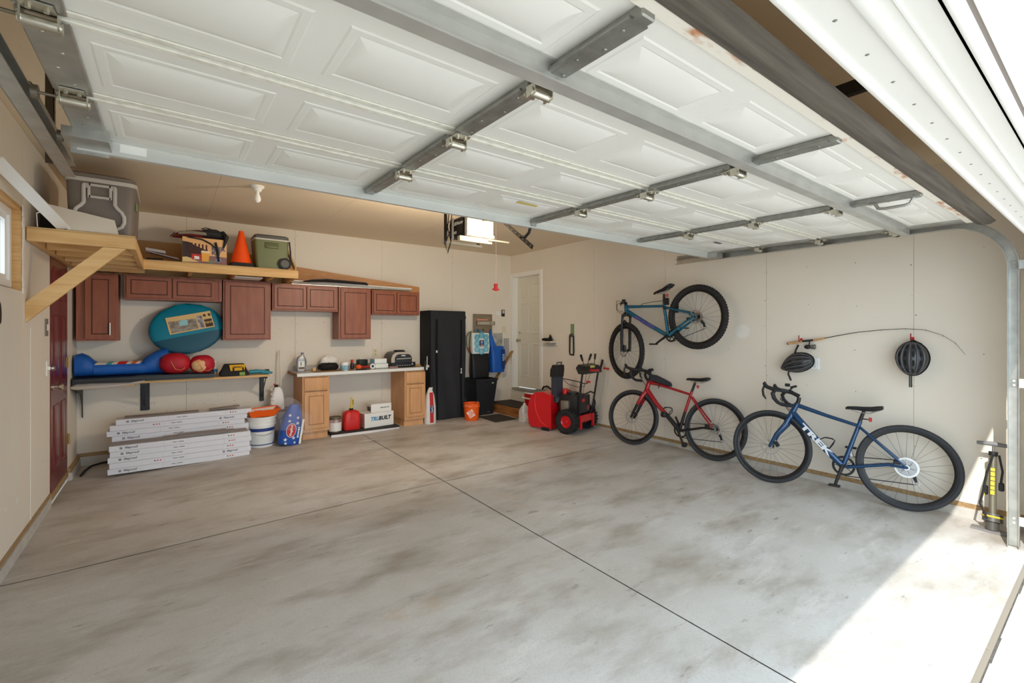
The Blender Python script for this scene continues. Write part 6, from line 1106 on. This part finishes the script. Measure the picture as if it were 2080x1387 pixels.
def saddle(par, nose, tail, half=.07):
    n_, t_ = Vector(nose), Vector(tail); L = (t_-n_).length; d = (t_-n_).normalized(); up = Vector((-d.z, 0, d.x)) if d.x > 0 else Vector((d.z, 0, -d.x)); rings = []
    for q, w_, h_, dz in ((0, .012, .012, -.010), (.06, .02, .018, -.004), (.3, .026, .022, -.003), (.5, .036, .026, -.006), (.7, .06, .028, -.004), (.88, half, .028, .004), (.98, half*.9, .022, .010), (1., half*.6, .014, .010)):
        c = n_+d*L*q+up*dz; rings.append([c+Vector((0, w_*math.cos(a), 0))+up*(h_*.6*math.sin(a)*(1 if math.sin(a) > 0 else 1.6)) for a in [2*PI*i/16 for i in range(16)]])
    s = MB().loft(rings).build('saddle', M_sad, par, 60)
    b = MB()
    for y in (-.02, .02): b.tube([n_+d*L*.12-up*.02+Vector((0, y*.5, 0)), n_+d*L*.35-up*.045+Vector((0, y, 0)), n_+d*L*.65-up*.045+Vector((0, y, 0)), n_+d*L*.9-up*.015+Vector((0, y*1.3, 0))], .0035, 6)
    b.build('saddle_rails', M_alu, s); return s
def crank(par, bb, r=.085, ang=-100, side=1, pedal=True, ring=True, L=.17):
    bb = Vector(bb)
    if ring:
        cw = MB().revolve(bb+Vector((0, -.045, 0)), (0, 1, 0), [(r, -.0015), (r, .0015), (r-.018, .0015), (r-.018, -.0015)], 40)
        for k in range(40): a = 2*PI*k/40; cw.box(bb+Vector((r*math.cos(a)+.001*math.cos(a), -.045, r*math.sin(a))), (.006, .002, .004), Matrix.Rotation(-a, 3, 'Y'))
        for k in range(5): a = 2*PI*k/5; cw.beam(bb+Vector((0, -.045, 0)), bb+Vector((math.cos(a)*(r-.01), -.045, math.sin(a)*(r-.01))), .004, .014, 0, 0, (0, 1, 0))
        cw.build('chainring', M_bk, par)
    for s in (1, -1):
        a = R_(ang+(180 if s < 0 else 0)); e = bb+Vector((math.cos(a)*L, s*.065, math.sin(a)*L)); ca = MB().tube([bb+Vector((0, s*.05, 0)), bb.lerp(e, .5)+Vector((0, s*.03, 0)), e], [.017, .013, .012], 10).build('crank_arm', M_bk, par)
        if pedal: MB().box(e+Vector((0, s*.045, 0)), (.085, .07, .018), None, .005).cyl(e, e+Vector((0, s*.06, 0)), .006, n=8).build('pedal', M_bk, ca)
    MB().cyl(bb+Vector((0, -.05, 0)), bb+Vector((0, .05, 0)), .02, n=16).build('bottom_bracket', M_bk, par)
def derailleur(par, ax, dx=-.03):
    a = Vector(ax); tubes(par, 'rear_derailleur', M_bk, [([a+P3(.0, -.03, -.06), a+P3(-.045, -.075, -.065), a+P3(-.06, -.115, -.06)], [.012, .014, .010])]); MB().torus(a+P3(-.022, -.055, -.06), (0, 1, 0), .022, .004, 18, 6).torus(a+P3(-.062, -.12, -.06), (0, 1, 0), .02, .004, 18, 6).build('jockey_wheels', M_alu, par)
def chain(par, bb, ax, rb=.085, ra=.05):
    b, a = Vector(bb), Vector(ax); MB().tube([b+P3(-.01, rb, -.045), a+P3(0, ra, -.045)], .004, 6).tube([b+P3(-.01, -rb, -.045), a+P3(-.06, -.135, -.06)], .004, 6).build('chain', M_bk, par)
def cage(par, p, d):
    p, d = Vector(p), Vector(d).normalized(); n = Vector((-d.z, 0, d.x)); n = n if n.z > 0 else -n; b = MB()
    for s in (-1, 1): b.tube([p+Vector((0, s*.01, 0)), p+n*.04+Vector((0, s*.036, 0))+d*.01, p+n*.075+Vector((0, s*.028, 0))+d*.05, p+n*.08+d*.075, p+n*.04+Vector((0, s*.036, 0))+d*.09, p+d*.1+Vector((0, s*.008, 0))], .0045, 6)
    b.build('bottle_cage', M_bk, par)
def tail_light(par, p): p = Vector(p); MB().box(p+P3(-.018, 0), (.022, .026, .036), None, .005).build('tail_light', mat('lamp_red', (190, 46, 40), .3), par)
def cassette_disc(par, c, R): MB().cyl(Vector(c)+Vector((0, -.02, 0)), Vector(c)+Vector((0, -.016, 0)), R, n=30).build('spoke_guard', mat('spoke_guard', (232, 234, 236), .3, alpha=.75), par)

# ---- blue gravel bike nearest the big door
M_nblue = mat('frame_navy', (10, 62, 104), .22, .25, .15, 4, coat=.6)
tk = bike_root('dark blue drop-bar bicycle with white down-tube lettering nearest the track', (4.83, 1.07, .011), (4.64, 2.03, .02), 8)
ra, fa, bb = P3(.018, .345), P3(1.018, .345), P3(.447, .268); sc, ht, hb_, cr = P3(.343, .635), P3(.812, .775), P3(.856, .672), P3(.872, .632)
wheel(tk, ra, .343, .019, rear=True); wheel(tk, fa, .343, .019)
cassette_disc(tk, ra, .075)
tubes(tk, 'frame', M_nblue, [([ht+P3(.004, -.012), P3(.72, .735), P3(.58, .695), sc], [.021, .02, .017, .0145]), ([hb_+P3(-.006, .02), P3(.65, .465), bb], [.028, .029, .027]), ([bb, sc, sc+P3(-.012, .045)], [.019, .0165, .016]), ([ht, hb_], [.024, .027])])
for s in (-1, 1): tubes(tk, 'chain_stay', M_nblue, [([bb+P3(-.03, 0, s*.035), ra+P3(.12, .0, s*.05), ra+P3(0, 0, s*.06)], [.014, .012, .010])]); tubes(tk, 'seat_stay', M_nblue, [([sc+P3(-.01, -.01, s*.02), ra+P3(.1, .09, s*.05), ra+P3(0, 0, s*.06)], [.0105, .009, .0085])])
fk = tubes(tk, 'fork', M_nblue, [([hb_, cr], [.026, .03])]+[([cr+P3(.0, .005, s*.02), cr+P3(.02, -.06, s*.045), fa+P3(-.05, .12, s*.05), fa+P3(0, 0, s*.052)], [.024, .024, .017, .012]) for s in (-1, 1)])
Ml = face_M(P3(.665, .485, .030), (P3(.447, .268)-P3(.856, .672)), (0, 0, 1)); d_ = (bb-hb_).normalized(); Ml = face_M(P3(.652, .47, .0305), d_, Vector((d_.z, 0, -d_.x)) if Vector((d_.z, 0, -d_.x)).z > 0 else Vector((-d_.z, 0, d_.x)))
text('lettering', 'TREK', .062, mat('letter_silver', (214, 216, 218), .3), tk, Ml, .001, bold=.003, sx=2.2)
tubes(tk, 'steerer', M_bk, [([ht, ht+P3(-.01, .03), P3(.80, .835)], [.019, .017, .018])]); tubes(tk, 'stem', M_bk, [([P3(.798, .845), P3(.85, .87), P3(.895, .885)], [.019, .017, .02])])
drop_bar(tk, P3(.895, .885), P3(.97, -.1)-P3(0, 0), .13, .2, .085)
b = MB(); b.box(P3(.84, .93, .04), (.055, .03, .02), Matrix.Rotation(.35, 3, 'Y'), .005).tube([P3(.87, .90, .03), P3(.85, .92, .04)], .008, 6); b.build('bar_light', M_bk, tk); MB().box(P3(.905, .945, -.03), (.04, .04, .03), None, .005).build('phone_mount', M_bk, tk)
tubes(tk, 'seat_post', M_bk, [([sc+P3(-.008, .04), P3(.308, .77)], [.0145, .0135])]); saddle(tk, P3(.44, .79), P3(.175, .805)); tail_light(tk, P3(.28, .70)); MB().tube([P3(.315, .70), P3(.275, .70)], .005, 6).build('light_bracket', M_bk, tk)
crank(tk, bb, .085, -75); chain(tk, bb, ra); derailleur(tk, ra); cage(tk, P3(.62, .475), P3(-.41, -.40)); MB().box(P3(.395, .40, -.02), (.03, .05, .09), Matrix.Rotation(.25, 3, 'Y'), .006).build('front_derailleur', M_alu, tk)
tubes(tk, 'brake_cables', M_bk, [([P3(.92, .86, .03), P3(.95, .8, .03), P3(.9, .74, .02), P3(.85, .70, .02)], .0032), ([P3(.92, .86, -.03), P3(.96, .81, -.02), P3(.9, .72, -.01), P3(.86, .68)], .0032)], 6)
b = MB(); b.box(ra+P3(.06, .03, .045), (.05, .03, .03), None, .006); b.build('brake_caliper', M_bk, tk); MB().box(fa+P3(-.06, .03, .05), (.035, .025, .05), Matrix.Rotation(.6, 3, 'Y'), .006).build('brake_caliper', M_bk, tk)

# ---- red gravel bike
M_bred = mat('frame_red', (168, 16, 30), .22, .2, .2, 3, coat=.6)
rd = bike_root('glossy red and black drop-bar bicycle leaning on the right wall', (4.87, 2.72, .031), (4.68, 3.72, .042), 8)
ra, fa, bb = P3(.05, .345), P3(1.055, .345), P3(.449, .272); sc, ht, hb_, cr = P3(.343, .70), P3(.868, .812), P3(.90, .69), P3(.915, .65)
wheel(rd, ra, .343, .0205, rear=True); wheel(rd, fa, .343, .0205)
tubes(rd, 'frame', M_bred, [([ht+P3(-.0, -.012), P3(.75, .785), P3(.6, .755), sc], [.026, .021, .016, .014]), ([hb_+P3(-.006, .02), P3(.75, .545), P3(.63, .44)], [.03, .027, .025]), ([P3(.395, .50), sc, sc+P3(-.01, .04)], [.0165, .0165, .016]), ([ht, hb_], [.025, .028])])
tubes(rd, 'frame_lower', M_bk, [([P3(.63, .44), bb], [.025, .027]), ([bb, P3(.395, .50)], [.019, .0165])])
for s in (-1, 1): tubes(rd, 'chain_stay', M_bk, [([bb+P3(-.03, 0, s*.035), ra+P3(.12, .0, s*.05), ra+P3(0, 0, s*.06)], [.014, .012, .010])]); tubes(rd, 'seat_stay', M_bred, [([sc+P3(-.01, -.02, s*.02), ra+P3(.1, .11, s*.05), ra+P3(.01, .02, s*.06)], [.0105, .0095, .009])])
tubes(rd, 'fork', M_bred, [([hb_, cr], [.027, .031])]+[([cr+P3(0, .005, s*.02), cr+P3(.02, -.05, s*.045), fa+P3(-.075, .17, s*.05)], [.025, .025, .02]) for s in (-1, 1)])
tubes(rd, 'fork_tips', M_bk, [([fa+P3(-.075, .17, s*.05), fa+P3(-.03, .07, s*.052), fa+P3(0, 0, s*.052)], [.02, .016, .012]) for s in (-1, 1)])
tubes(rd, 'steerer', M_bk, [([ht, P3(.855, .885)], .018)]); tubes(rd, 'stem', M_bk, [([P3(.853, .89), P3(.9, .92), P3(.945, .94)], [.019, .018, .02])])
drop_bar(rd, P3(.945, .94), P3(.985, -.12)-P3(0, 0), .13, .2, .085)
b = MB(); b.loft([[P3(s, h+dz, y) for y, dz in ((-.025, 0), (.025, 0), (.028, t*.7), (.015, t), (-.015, t), (-.028, t*.7))] for s, h, t in ((.85, .83, .07), (.78, .812, .085), (.68, .79, .07), (.60, .775, .05), (.585, .772, .035))]); b.build('frame_bag', mat('frame_bag', (38, 42, 50), .6), rd, 40); MB().tube([P3(.73, .80, .026), P3(.735, .75, .01), P3(.745, .74, 0)], .006, 6).build('bag_strap', M_bk, rd)
MB().box(P3(.86, .955, 0), (.06, .05, .03), Matrix.Rotation(.3, 3, 'Y'), .008).build('bar_computer', M_bk, rd)
tubes(rd, 'seat_post', M_bk, [([sc+P3(-.008, .03), P3(.298, .855)], [.0145, .0135])]); saddle(rd, P3(.405, .885), P3(.14, .895)); tail_light(rd, P3(.285, .80))
crank(rd, bb, .085, -120, pedal=False); chain(rd, bb, ra); derailleur(rd, ra); cage(rd, P3(.66, .50), P3(-.41, -.40)); MB().ell(P3(.645, .43, .02), (.035, .03, .035), None, 12, 8, .7).build('frame_pump_mount', M_bk, rd)
MB().box(bb+P3(-.045, -.165, -.06), (.05, .06, .05), None, .01).build('pedal', M_bk, rd)
tubes(rd, 'brake_cables', M_bk, [([P3(.96, .92, .03), P3(.985, .85, .03), P3(.93, .79, .02), P3(.89, .74, .02)], .0032)], 6)
MB().box(ra+P3(.07, .03, .045), (.05, .03, .03), None, .006).build('brake_caliper', M_bk, rd); MB().box(fa+P3(-.06, .04, .05), (.035, .025, .05), Matrix.Rotation(.6, 3, 'Y'), .006).build('brake_caliper', M_bk, rd)

# ---- teal mountain bike hung on the wall (wheel hooked high, front wheel turned in)
M_tealf = mat('frame_teal', (16, 104, 138), .25, .25, .12, 4, coat=.5)
mb = bike_root('teal mountain bicycle hung on the right wall with its front wheel turned', (4.86, 2.80, 1.0), (4.86, 3.80, 1.0), 0)
ra, fa, bb = P3(.163, .635), P3(1.187, .212), P3(.535, .41); sc, ht, hb_ = P3(.60, .775), P3(1.185, .812), P3(1.172, .715)
wheel(mb, ra, .37, .029, rear=True, tyre=M_tyre2, knobs=True); TW = R_(-14.7)
wheel(mb, fa, .37, .029, yaw=TW, tyre=M_tyre2, knobs=True)
tubes(mb, 'frame', M_tealf, [([ht+P3(0, -.02), P3(.9, .785), P3(.64, .778), sc], [.021, .018, .017, .016]), ([hb_+P3(-.01, .02), P3(.86, .57), bb], [.027, .028, .026]), ([bb, sc, sc+P3(.001, .04)], [.02, .018, .0175]), ([ht, hb_], [.025, .028])])
for s in (-1, 1): tubes(mb, 'chain_stay', M_tealf, [([bb+P3(-.03, 0.01, s*.04), ra+P3(.12, -.06, s*.055), ra+P3(0, 0, s*.065)], [.016, .013, .012])]); tubes(mb, 'seat_stay', M_tealf, [([sc+P3(-.01, -.01, s*.02), P3(.38, .715, s*.045), ra+P3(.08, .05, s*.06), ra+P3(0, 0, s*.065)], [.012, .011, .011, .011])])
d_ = (bb-hb_).normalized(); nrm = Vector((-d_.z, 0, d_.x)); nrm = nrm if nrm.z > 0 else -nrm
text('lettering', 'SPECIALIZED', .05, mat('letter_purple', (110, 84, 168), .3), mb, face_M((bb+hb_)/2+Vector((0, .029, 0))+P3(.02, .02), d_, nrm), .001, bold=.002, sx=1.15)
# fork, turned with the wheel: legs along the wheel's axle direction
axw = Vector((-math.sin(TW), math.cos(TW), 0)); cr = P3(1.176, .688)
fk = MB(); fk.tube([hb_, cr], [.026, .028], 12)
for s in (-1, 1): fk.tube([cr+axw*(s*.02), cr+axw*(s*.055)+P3(0, -.01), cr+axw*(s*.062)+P3(.0, -.04)], [.026, .022, .019], 12)
fk.build('fork_crown', M_bk, mb, 50)
for s in (-1, 1):
    lg = MB().cyl(cr+axw*(s*.062)+P3(0, -.02), fa+axw*(s*.064)+P3(0, .3), .015, n=14).build('fork_stanchion', mat('stanchion', (46, 46, 48), .25, .6), mb); MB().tube([fa+axw*(s*.064)+P3(0, .33), fa+axw*(s*.064)+P3(0, .1), fa+axw*(s*.062)+P3(0, -.01)], [.021, .02, .016], 14).build('fork_lower', M_bk, mb)
MB().tube([fa+axw*.06+P3(0, .33), fa+P3(0, .40)+Vector((math.cos(TW), math.sin(TW), 0))*.03, fa-axw*.06+P3(0, .33)], .012, 10).build('fork_arch', M_bk, mb)
tubes(mb, 'stem', M_bk, [([ht, ht+P3(.003, .03), ht+P3(.0, .045)+Vector((math.cos(TW), math.sin(TW), 0))*.05], [.022, .02, .02])]); hc = ht+P3(.0, .045)+Vector((math.cos(TW), math.sin(TW), 0))*.05
axh = Vector((-.64, .77, 0)); hbv = MB().tube([hc+axh*-.2, hc+axh*-.1, hc, hc+axh*.12, hc+axh*.30], .0145, 12).build('handlebar', M_bk, mb)
for s, L in ((-1, .2), (1, .30)): MB().cyl(hc+axh*(s*L*.6), hc+axh*(s*L), .018, n=12).build('grip', M_bk, mb); MB().tube([hc+axh*(s*L*.5)+P3(0, -.005), hc+axh*(s*L*.55)+P3(.04, -.015), hc+axh*(s*L*.85)+P3(.055, -.03)], .008, 8).build('brake_lever', M_bk, mb); MB().box(hc+axh*(s*L*.5)+P3(0, .012), (.05, .035, .03), None, .008).build('shifter', M_bk, mb)
tubes(mb, 'brake_cables', M_bk, [([hc+axh*.1, hc+P3(.07, -.03, .05), hc+P3(.06, -.12, .06), hc+P3(.0, -.16, .04)], .0035), ([hc+axh*.05, hc+P3(.09, .02, .04), hc+P3(.08, -.1, .05), hb_+P3(.02, 0, .02)], .0035)], 6)
tubes(mb, 'seat_post', M_bk, [([sc+P3(.002, .03), P3(.60, .925)], .0155)]); saddle(mb, P3(.75, .945), P3(.485, 1.025)); tail_light(mb, P3(.575, .905)); MB().span(P3(.545, .79, -.03), P3(.582, .875, .03), .008, 2).build('seat_bag', M_bk, mb)
MB().tube([P3(.93, .80, .02), P3(.9, .82, .02), P3(.75, .835, .01), P3(.6, .845, .0)], .004, 6).build('dropper_cable', M_bk, mb)
crank(mb, bb, .07, -35, L=.17); chain(mb, bb, ra, .07, .06); derailleur(mb, ra); MB().box(ra+P3(.07, -.02, .05), (.05, .04, .03), None, .006).build('brake_caliper', M_bk, mb); MB().box(fa+axw*.05+P3(-.03, .04), (.03, .03, .06), None, .006).build('brake_caliper', M_bk, mb)
hk = wthing('bike_hook', 'black wall hook behind the saddle of the hung bicycle', 'hook', (XR, 3.36, 1.76)); MB().box((XR-.006, 3.36, 1.76), (.01, .06, .12)).build('plate', M_bk, hk); MB().tube([(XR-.01, 3.36, 1.73), (4.9, 3.36, 1.745), (4.80, 3.36, 1.745), (4.785, 3.36, 1.78)], .009, 8).build('arm', M_bk, hk)

# ================================================================ HELMETS, ROD, PUMP
M_hel = mat('helmet_black', (42, 43, 46), .35, 0, .1, 6, coat=.3); M_vent = mat('helmet_vent', (14, 14, 15), .8)
def helmet(lab, c, ry, rz, rx, roll, tail):
    """shell bulging from the wall; y across, z up, x towards the room is negative"""
    r = wthing('bike_helmet', lab, 'helmet', tuple(c), 'bicycle helmets'); c = Vector(c); Rr = Matrix.Rotation(roll, 3, 'X')
    def g(d, k=1.0):
        q = Vector((d.x*rx, d.y*ry, d.z*rz))*k
        if d.x > 0: q.x *= .3
        t = max(0, d.y)
        if tail: q.z = q.z*(1-.55*t*t)-.028*t*t; q.y *= 1+.12*t
        else: q.y *= 1-.10*max(0, -d.z); q.z -= .0
        return c+Rr @ q
    b = MB(); b.ell((0, 0, 0), (1, 1, 1), None, 32, 20)
    for v in b.bm.verts: v.co = g(v.co.copy())
    b.build('shell', M_hel, r, 60)
    rim = []
    for i in range(40): a = 2*PI*i/40; rim.append(g(Vector((.02, math.cos(a), math.sin(a))), 1.01))
    MB().tube(rim, .006, 6, closed=True).build('edge_rim', M_vent, r)
    sph = lambda a, t: Vector((-math.cos(a)*math.cos(t), math.sin(a), math.sin(t)*math.cos(a)))
    for k, t in enumerate((-.95, -.5, 0, .5, .95)):
        pts = [g(sph(-1.2+2.45*i/12, t+(.12 if tail else .0)*math.sin(3*i/12)), 1.0) for i in range(13)]
        if not tail: pts = [g(Vector((sph(-1.2+2.45*i/12, t).x, sph(-1.2+2.45*i/12, t).z, sph(-1.2+2.45*i/12, t).y)), 1.0) for i in range(13)]
        MB().tube(pts, [.003+.0055*math.sin(PI*i/12) for i in range(13)], 8).build('rib', M_rib, r, 60)
    for k, t in enumerate((-.72, -.25, .25, .72)):
        for a in (-.8, -.25, .3, .8):
            def d_(da, dt):
                q = sph(a+da, t+dt); return q if tail else Vector((q.x, q.z, q.y))
            w_ = .085 if abs(a) < .5 else .06
            ring = [g(d_(.2*math.cos(x), w_*math.sin(x)), 1.012) for x in [2*PI*i/14 for i in range(14)]]
            MB().loft([ring, [p_.lerp(c, .06) for p_ in ring]]).build('vent', M_vent, r, 60)
    return r, c
M_rib = mat('helmet_rib', (74, 75, 79), .35, 0, .1, 6, coat=.3)
p = at_x(1621, 736, XR-.07); h1, c1 = helmet('smaller black bicycle helmet hung below the fishing rod handle', (XR-.075, p.y, p.z), .145, .092, .075, R_(-14), True)
MB().tube([c1+Vector((0, .03, .085)), c1+Vector((.02, .022, .13)), c1+Vector((.05, .015, .17))], .009, 6).build('upper_strap', M_bk, h1); MB().tube([c1+Vector((0, .08, -.085)), c1+Vector((0, .088, -.12)), c1+Vector((0, .07, -.165)), c1+Vector((0, .062, -.185))], [.006, .009, .010, .008], 6).build('chin_strap', M_bk, h1)
p = at_x(1854, 728, XR-.09); h2, c2 = helmet('larger black bicycle helmet hung alone on a red wall hook', (XR-.10, p.y, p.z), .108, .138, .1, R_(0), False)
MB().tube([c2+Vector((.02, .055, .12)), c2+Vector((.04, .0, .15)), c2+Vector((.02, -.055, .12))], .007, 6).build('upper_strap', M_bk, h2)
for s in (-1, 1): MB().tube([c2+Vector((0, .012+s*.006, -.125)), c2+Vector((0, .012+s*.006, -.24))], .005, 6).build('chin_strap', M_bk, h2)
def hook(lab, y, z): h = wthing('wall_hook', lab, 'hook', (XR, y, z), 'red wall hooks'); MB().box((XR-.003, y, z), (.006, .022, .03)).build('plate', mat('red_plastic', (206, 36, 34), .4), h); MB().tube([(XR-.004, y, z-.004), (XR-.05, y, z-.014), (XR-.062, y, z+.01), (XR-.06, y, z+.045)], .005, 6).build('prong', mat('hook_red', (150, 44, 44), .5), h)
p = at_x(1628, 690, XR); hook('red wall hook holding the fishing rod', p.y, p.z); p = at_x(1854, 688, XR); hook('red wall hook above the larger helmet', p.y, p.z)
# fishing rod
fr_ = wthing('fishing_rod', 'spinning fishing rod with cork handle bent along the right wall', 'fishing rod', tuple(at_x(1660, 690, XR-.03)))
rp = [at_x(u, v, XR-.03) for u, v in ((1601, 698), (1630, 693), (1660, 690), (1700, 682), (1740, 675), (1790, 670), (1840, 667.5), (1880, 670), (1915, 681), (1940, 696), (1961, 720))]
MB().tube(rp[2:], [.0042, .0036, .0032, .0027, .0023, .002, .0017, .0014, .001], 6).build('blank', M_bk, fr_); MB().tube([rp[0], rp[0].lerp(rp[1], .5), rp[1]], [.012, .0125, .011], 12).build('cork_handle', mat('cork', (206, 160, 110), .8, 0, .2, 40), fr_); MB().tube([rp[1].lerp(rp[2], .75), rp[2], rp[2].lerp(rp[3], .4)], [.011, .011, .008], 12).build('fore_grip', MATS['cork'], fr_); MB().tube([rp[1], rp[1].lerp(rp[2], .75)], .010, 12).build('reel_seat', M_bk, fr_); MB().cyl(rp[0]-(rp[1]-rp[0]).normalized()*.006, rp[0], .013, n=12).build('butt_cap', M_bk, fr_)
q = rp[1].lerp(rp[2], .5); rl = MB().tube([q, q+Vector((-.01, 0, -.03)), q+Vector((-.02, 0, -.05))], .006, 8).ell(q+Vector((-.02, .012, -.062)), (.022, .03, .022), None, 14, 8).build('reel', M_bk, fr_); MB().cyl(q+Vector((-.02, -.02, -.062)), q+Vector((-.02, -.055, -.06)), .021, n=18).torus(q+Vector((-.02, -.05, -.06)), (0, 1, .05), .024, .003, 20, 6).build('spool', mat('spool', (120, 116, 112), .3, .7), rl)
for k in (4, 5, 6, 7, 8, 9): MB().torus(rp[k]+Vector((0, 0, -.008)), (0, 1, 0), .006, .0012, 12, 5).build('line_guide', M_alu, fr_)
# floor pump by the track
z0 = 0.002; px, py = 4.84, .60; fp = wthing('floor_pump', 'grey and yellow bicycle floor pump standing beside the track', 'pump', (px, py, z0)); M_pgr = mat('pump_grey', (92, 90, 86), .4, .4); M_yel = mat('pump_yellow', (214, 190, 60), .5)
MB().prism([(-.03, .11), (.03, .11), (.035, .03), (.035, -.03), (.03, -.11), (-.03, -.11), (-.035, -.03), (-.035, .03)], Matrix.Translation((px, py, z0)), .018).build('foot_plate', mat('pump_foot', (120, 118, 116), .5), fp)
MB().cyl((px, py, .018), (px+.02, py, .12), .036, .04, 18).build('base', M_pgr, fp); MB().cyl((px+.012, py, .075), (px+.03, py, .13), .055, n=22).build('gauge', M_pgr, fp); MB().torus((px+.024, py, .108), (.3, 0, 1), .055, .007, 24, 6).build('gauge_ring', M_yel, fp)
MB().cyl((px+.02, py, .12), (px+.07, py+.003, .55), .021, n=18).build('barrel', mat('pump_barrel', (140, 136, 120), .35, .6), fp); MB().cyl((px+.07, py+.003, .55), (px+.075, py+.003, .58), .025, n=16).build('barrel_cap', M_bk, fp); MB().cyl((px+.075, py+.003, .58), (px+.08, py+.003, .63), .008, n=10).build('rod', M_alu, fp)
small_marks([.022, .03, .026, .03, .024, .03], .022, .006, M_yel, fp, face_M((px+.0225, py, .37), (-.113, 0, -1), (0, -1, 0)))
MB().tube([(px+.08, py+.09, .632), (px+.08, py, .636), (px+.08, py-.075, .632)], [.013, .017, .013], 12).build('handle', mat('pump_handle', (120, 120, 122), .5), fp)
MB().tube([(px-.03, py+.02, .1), (px-.02, py+.06, .2), (px+.0, py+.045, .3), (px+.01, py+.03, .42), (px+.04, py+.0, .56), (px+.05, py-.03, .56), (px+.03, py-.05, .45), (px+.02, py-.04, .34)], .007, 8).build('hose', M_bk, fp); MB().box((px+.015, py+.036, .30), (.03, .03, .07), None, .008).build('hose_clip', M_bk, fp); MB().box((px+.02, py-.045, .34), (.025, .03, .06), None, .006).build('chuck', M_bk, fp); MB().box((px+.01, py+.046, .28), (.02, .02, .04), None, .004).build('chuck_tip', M_yel, fp)
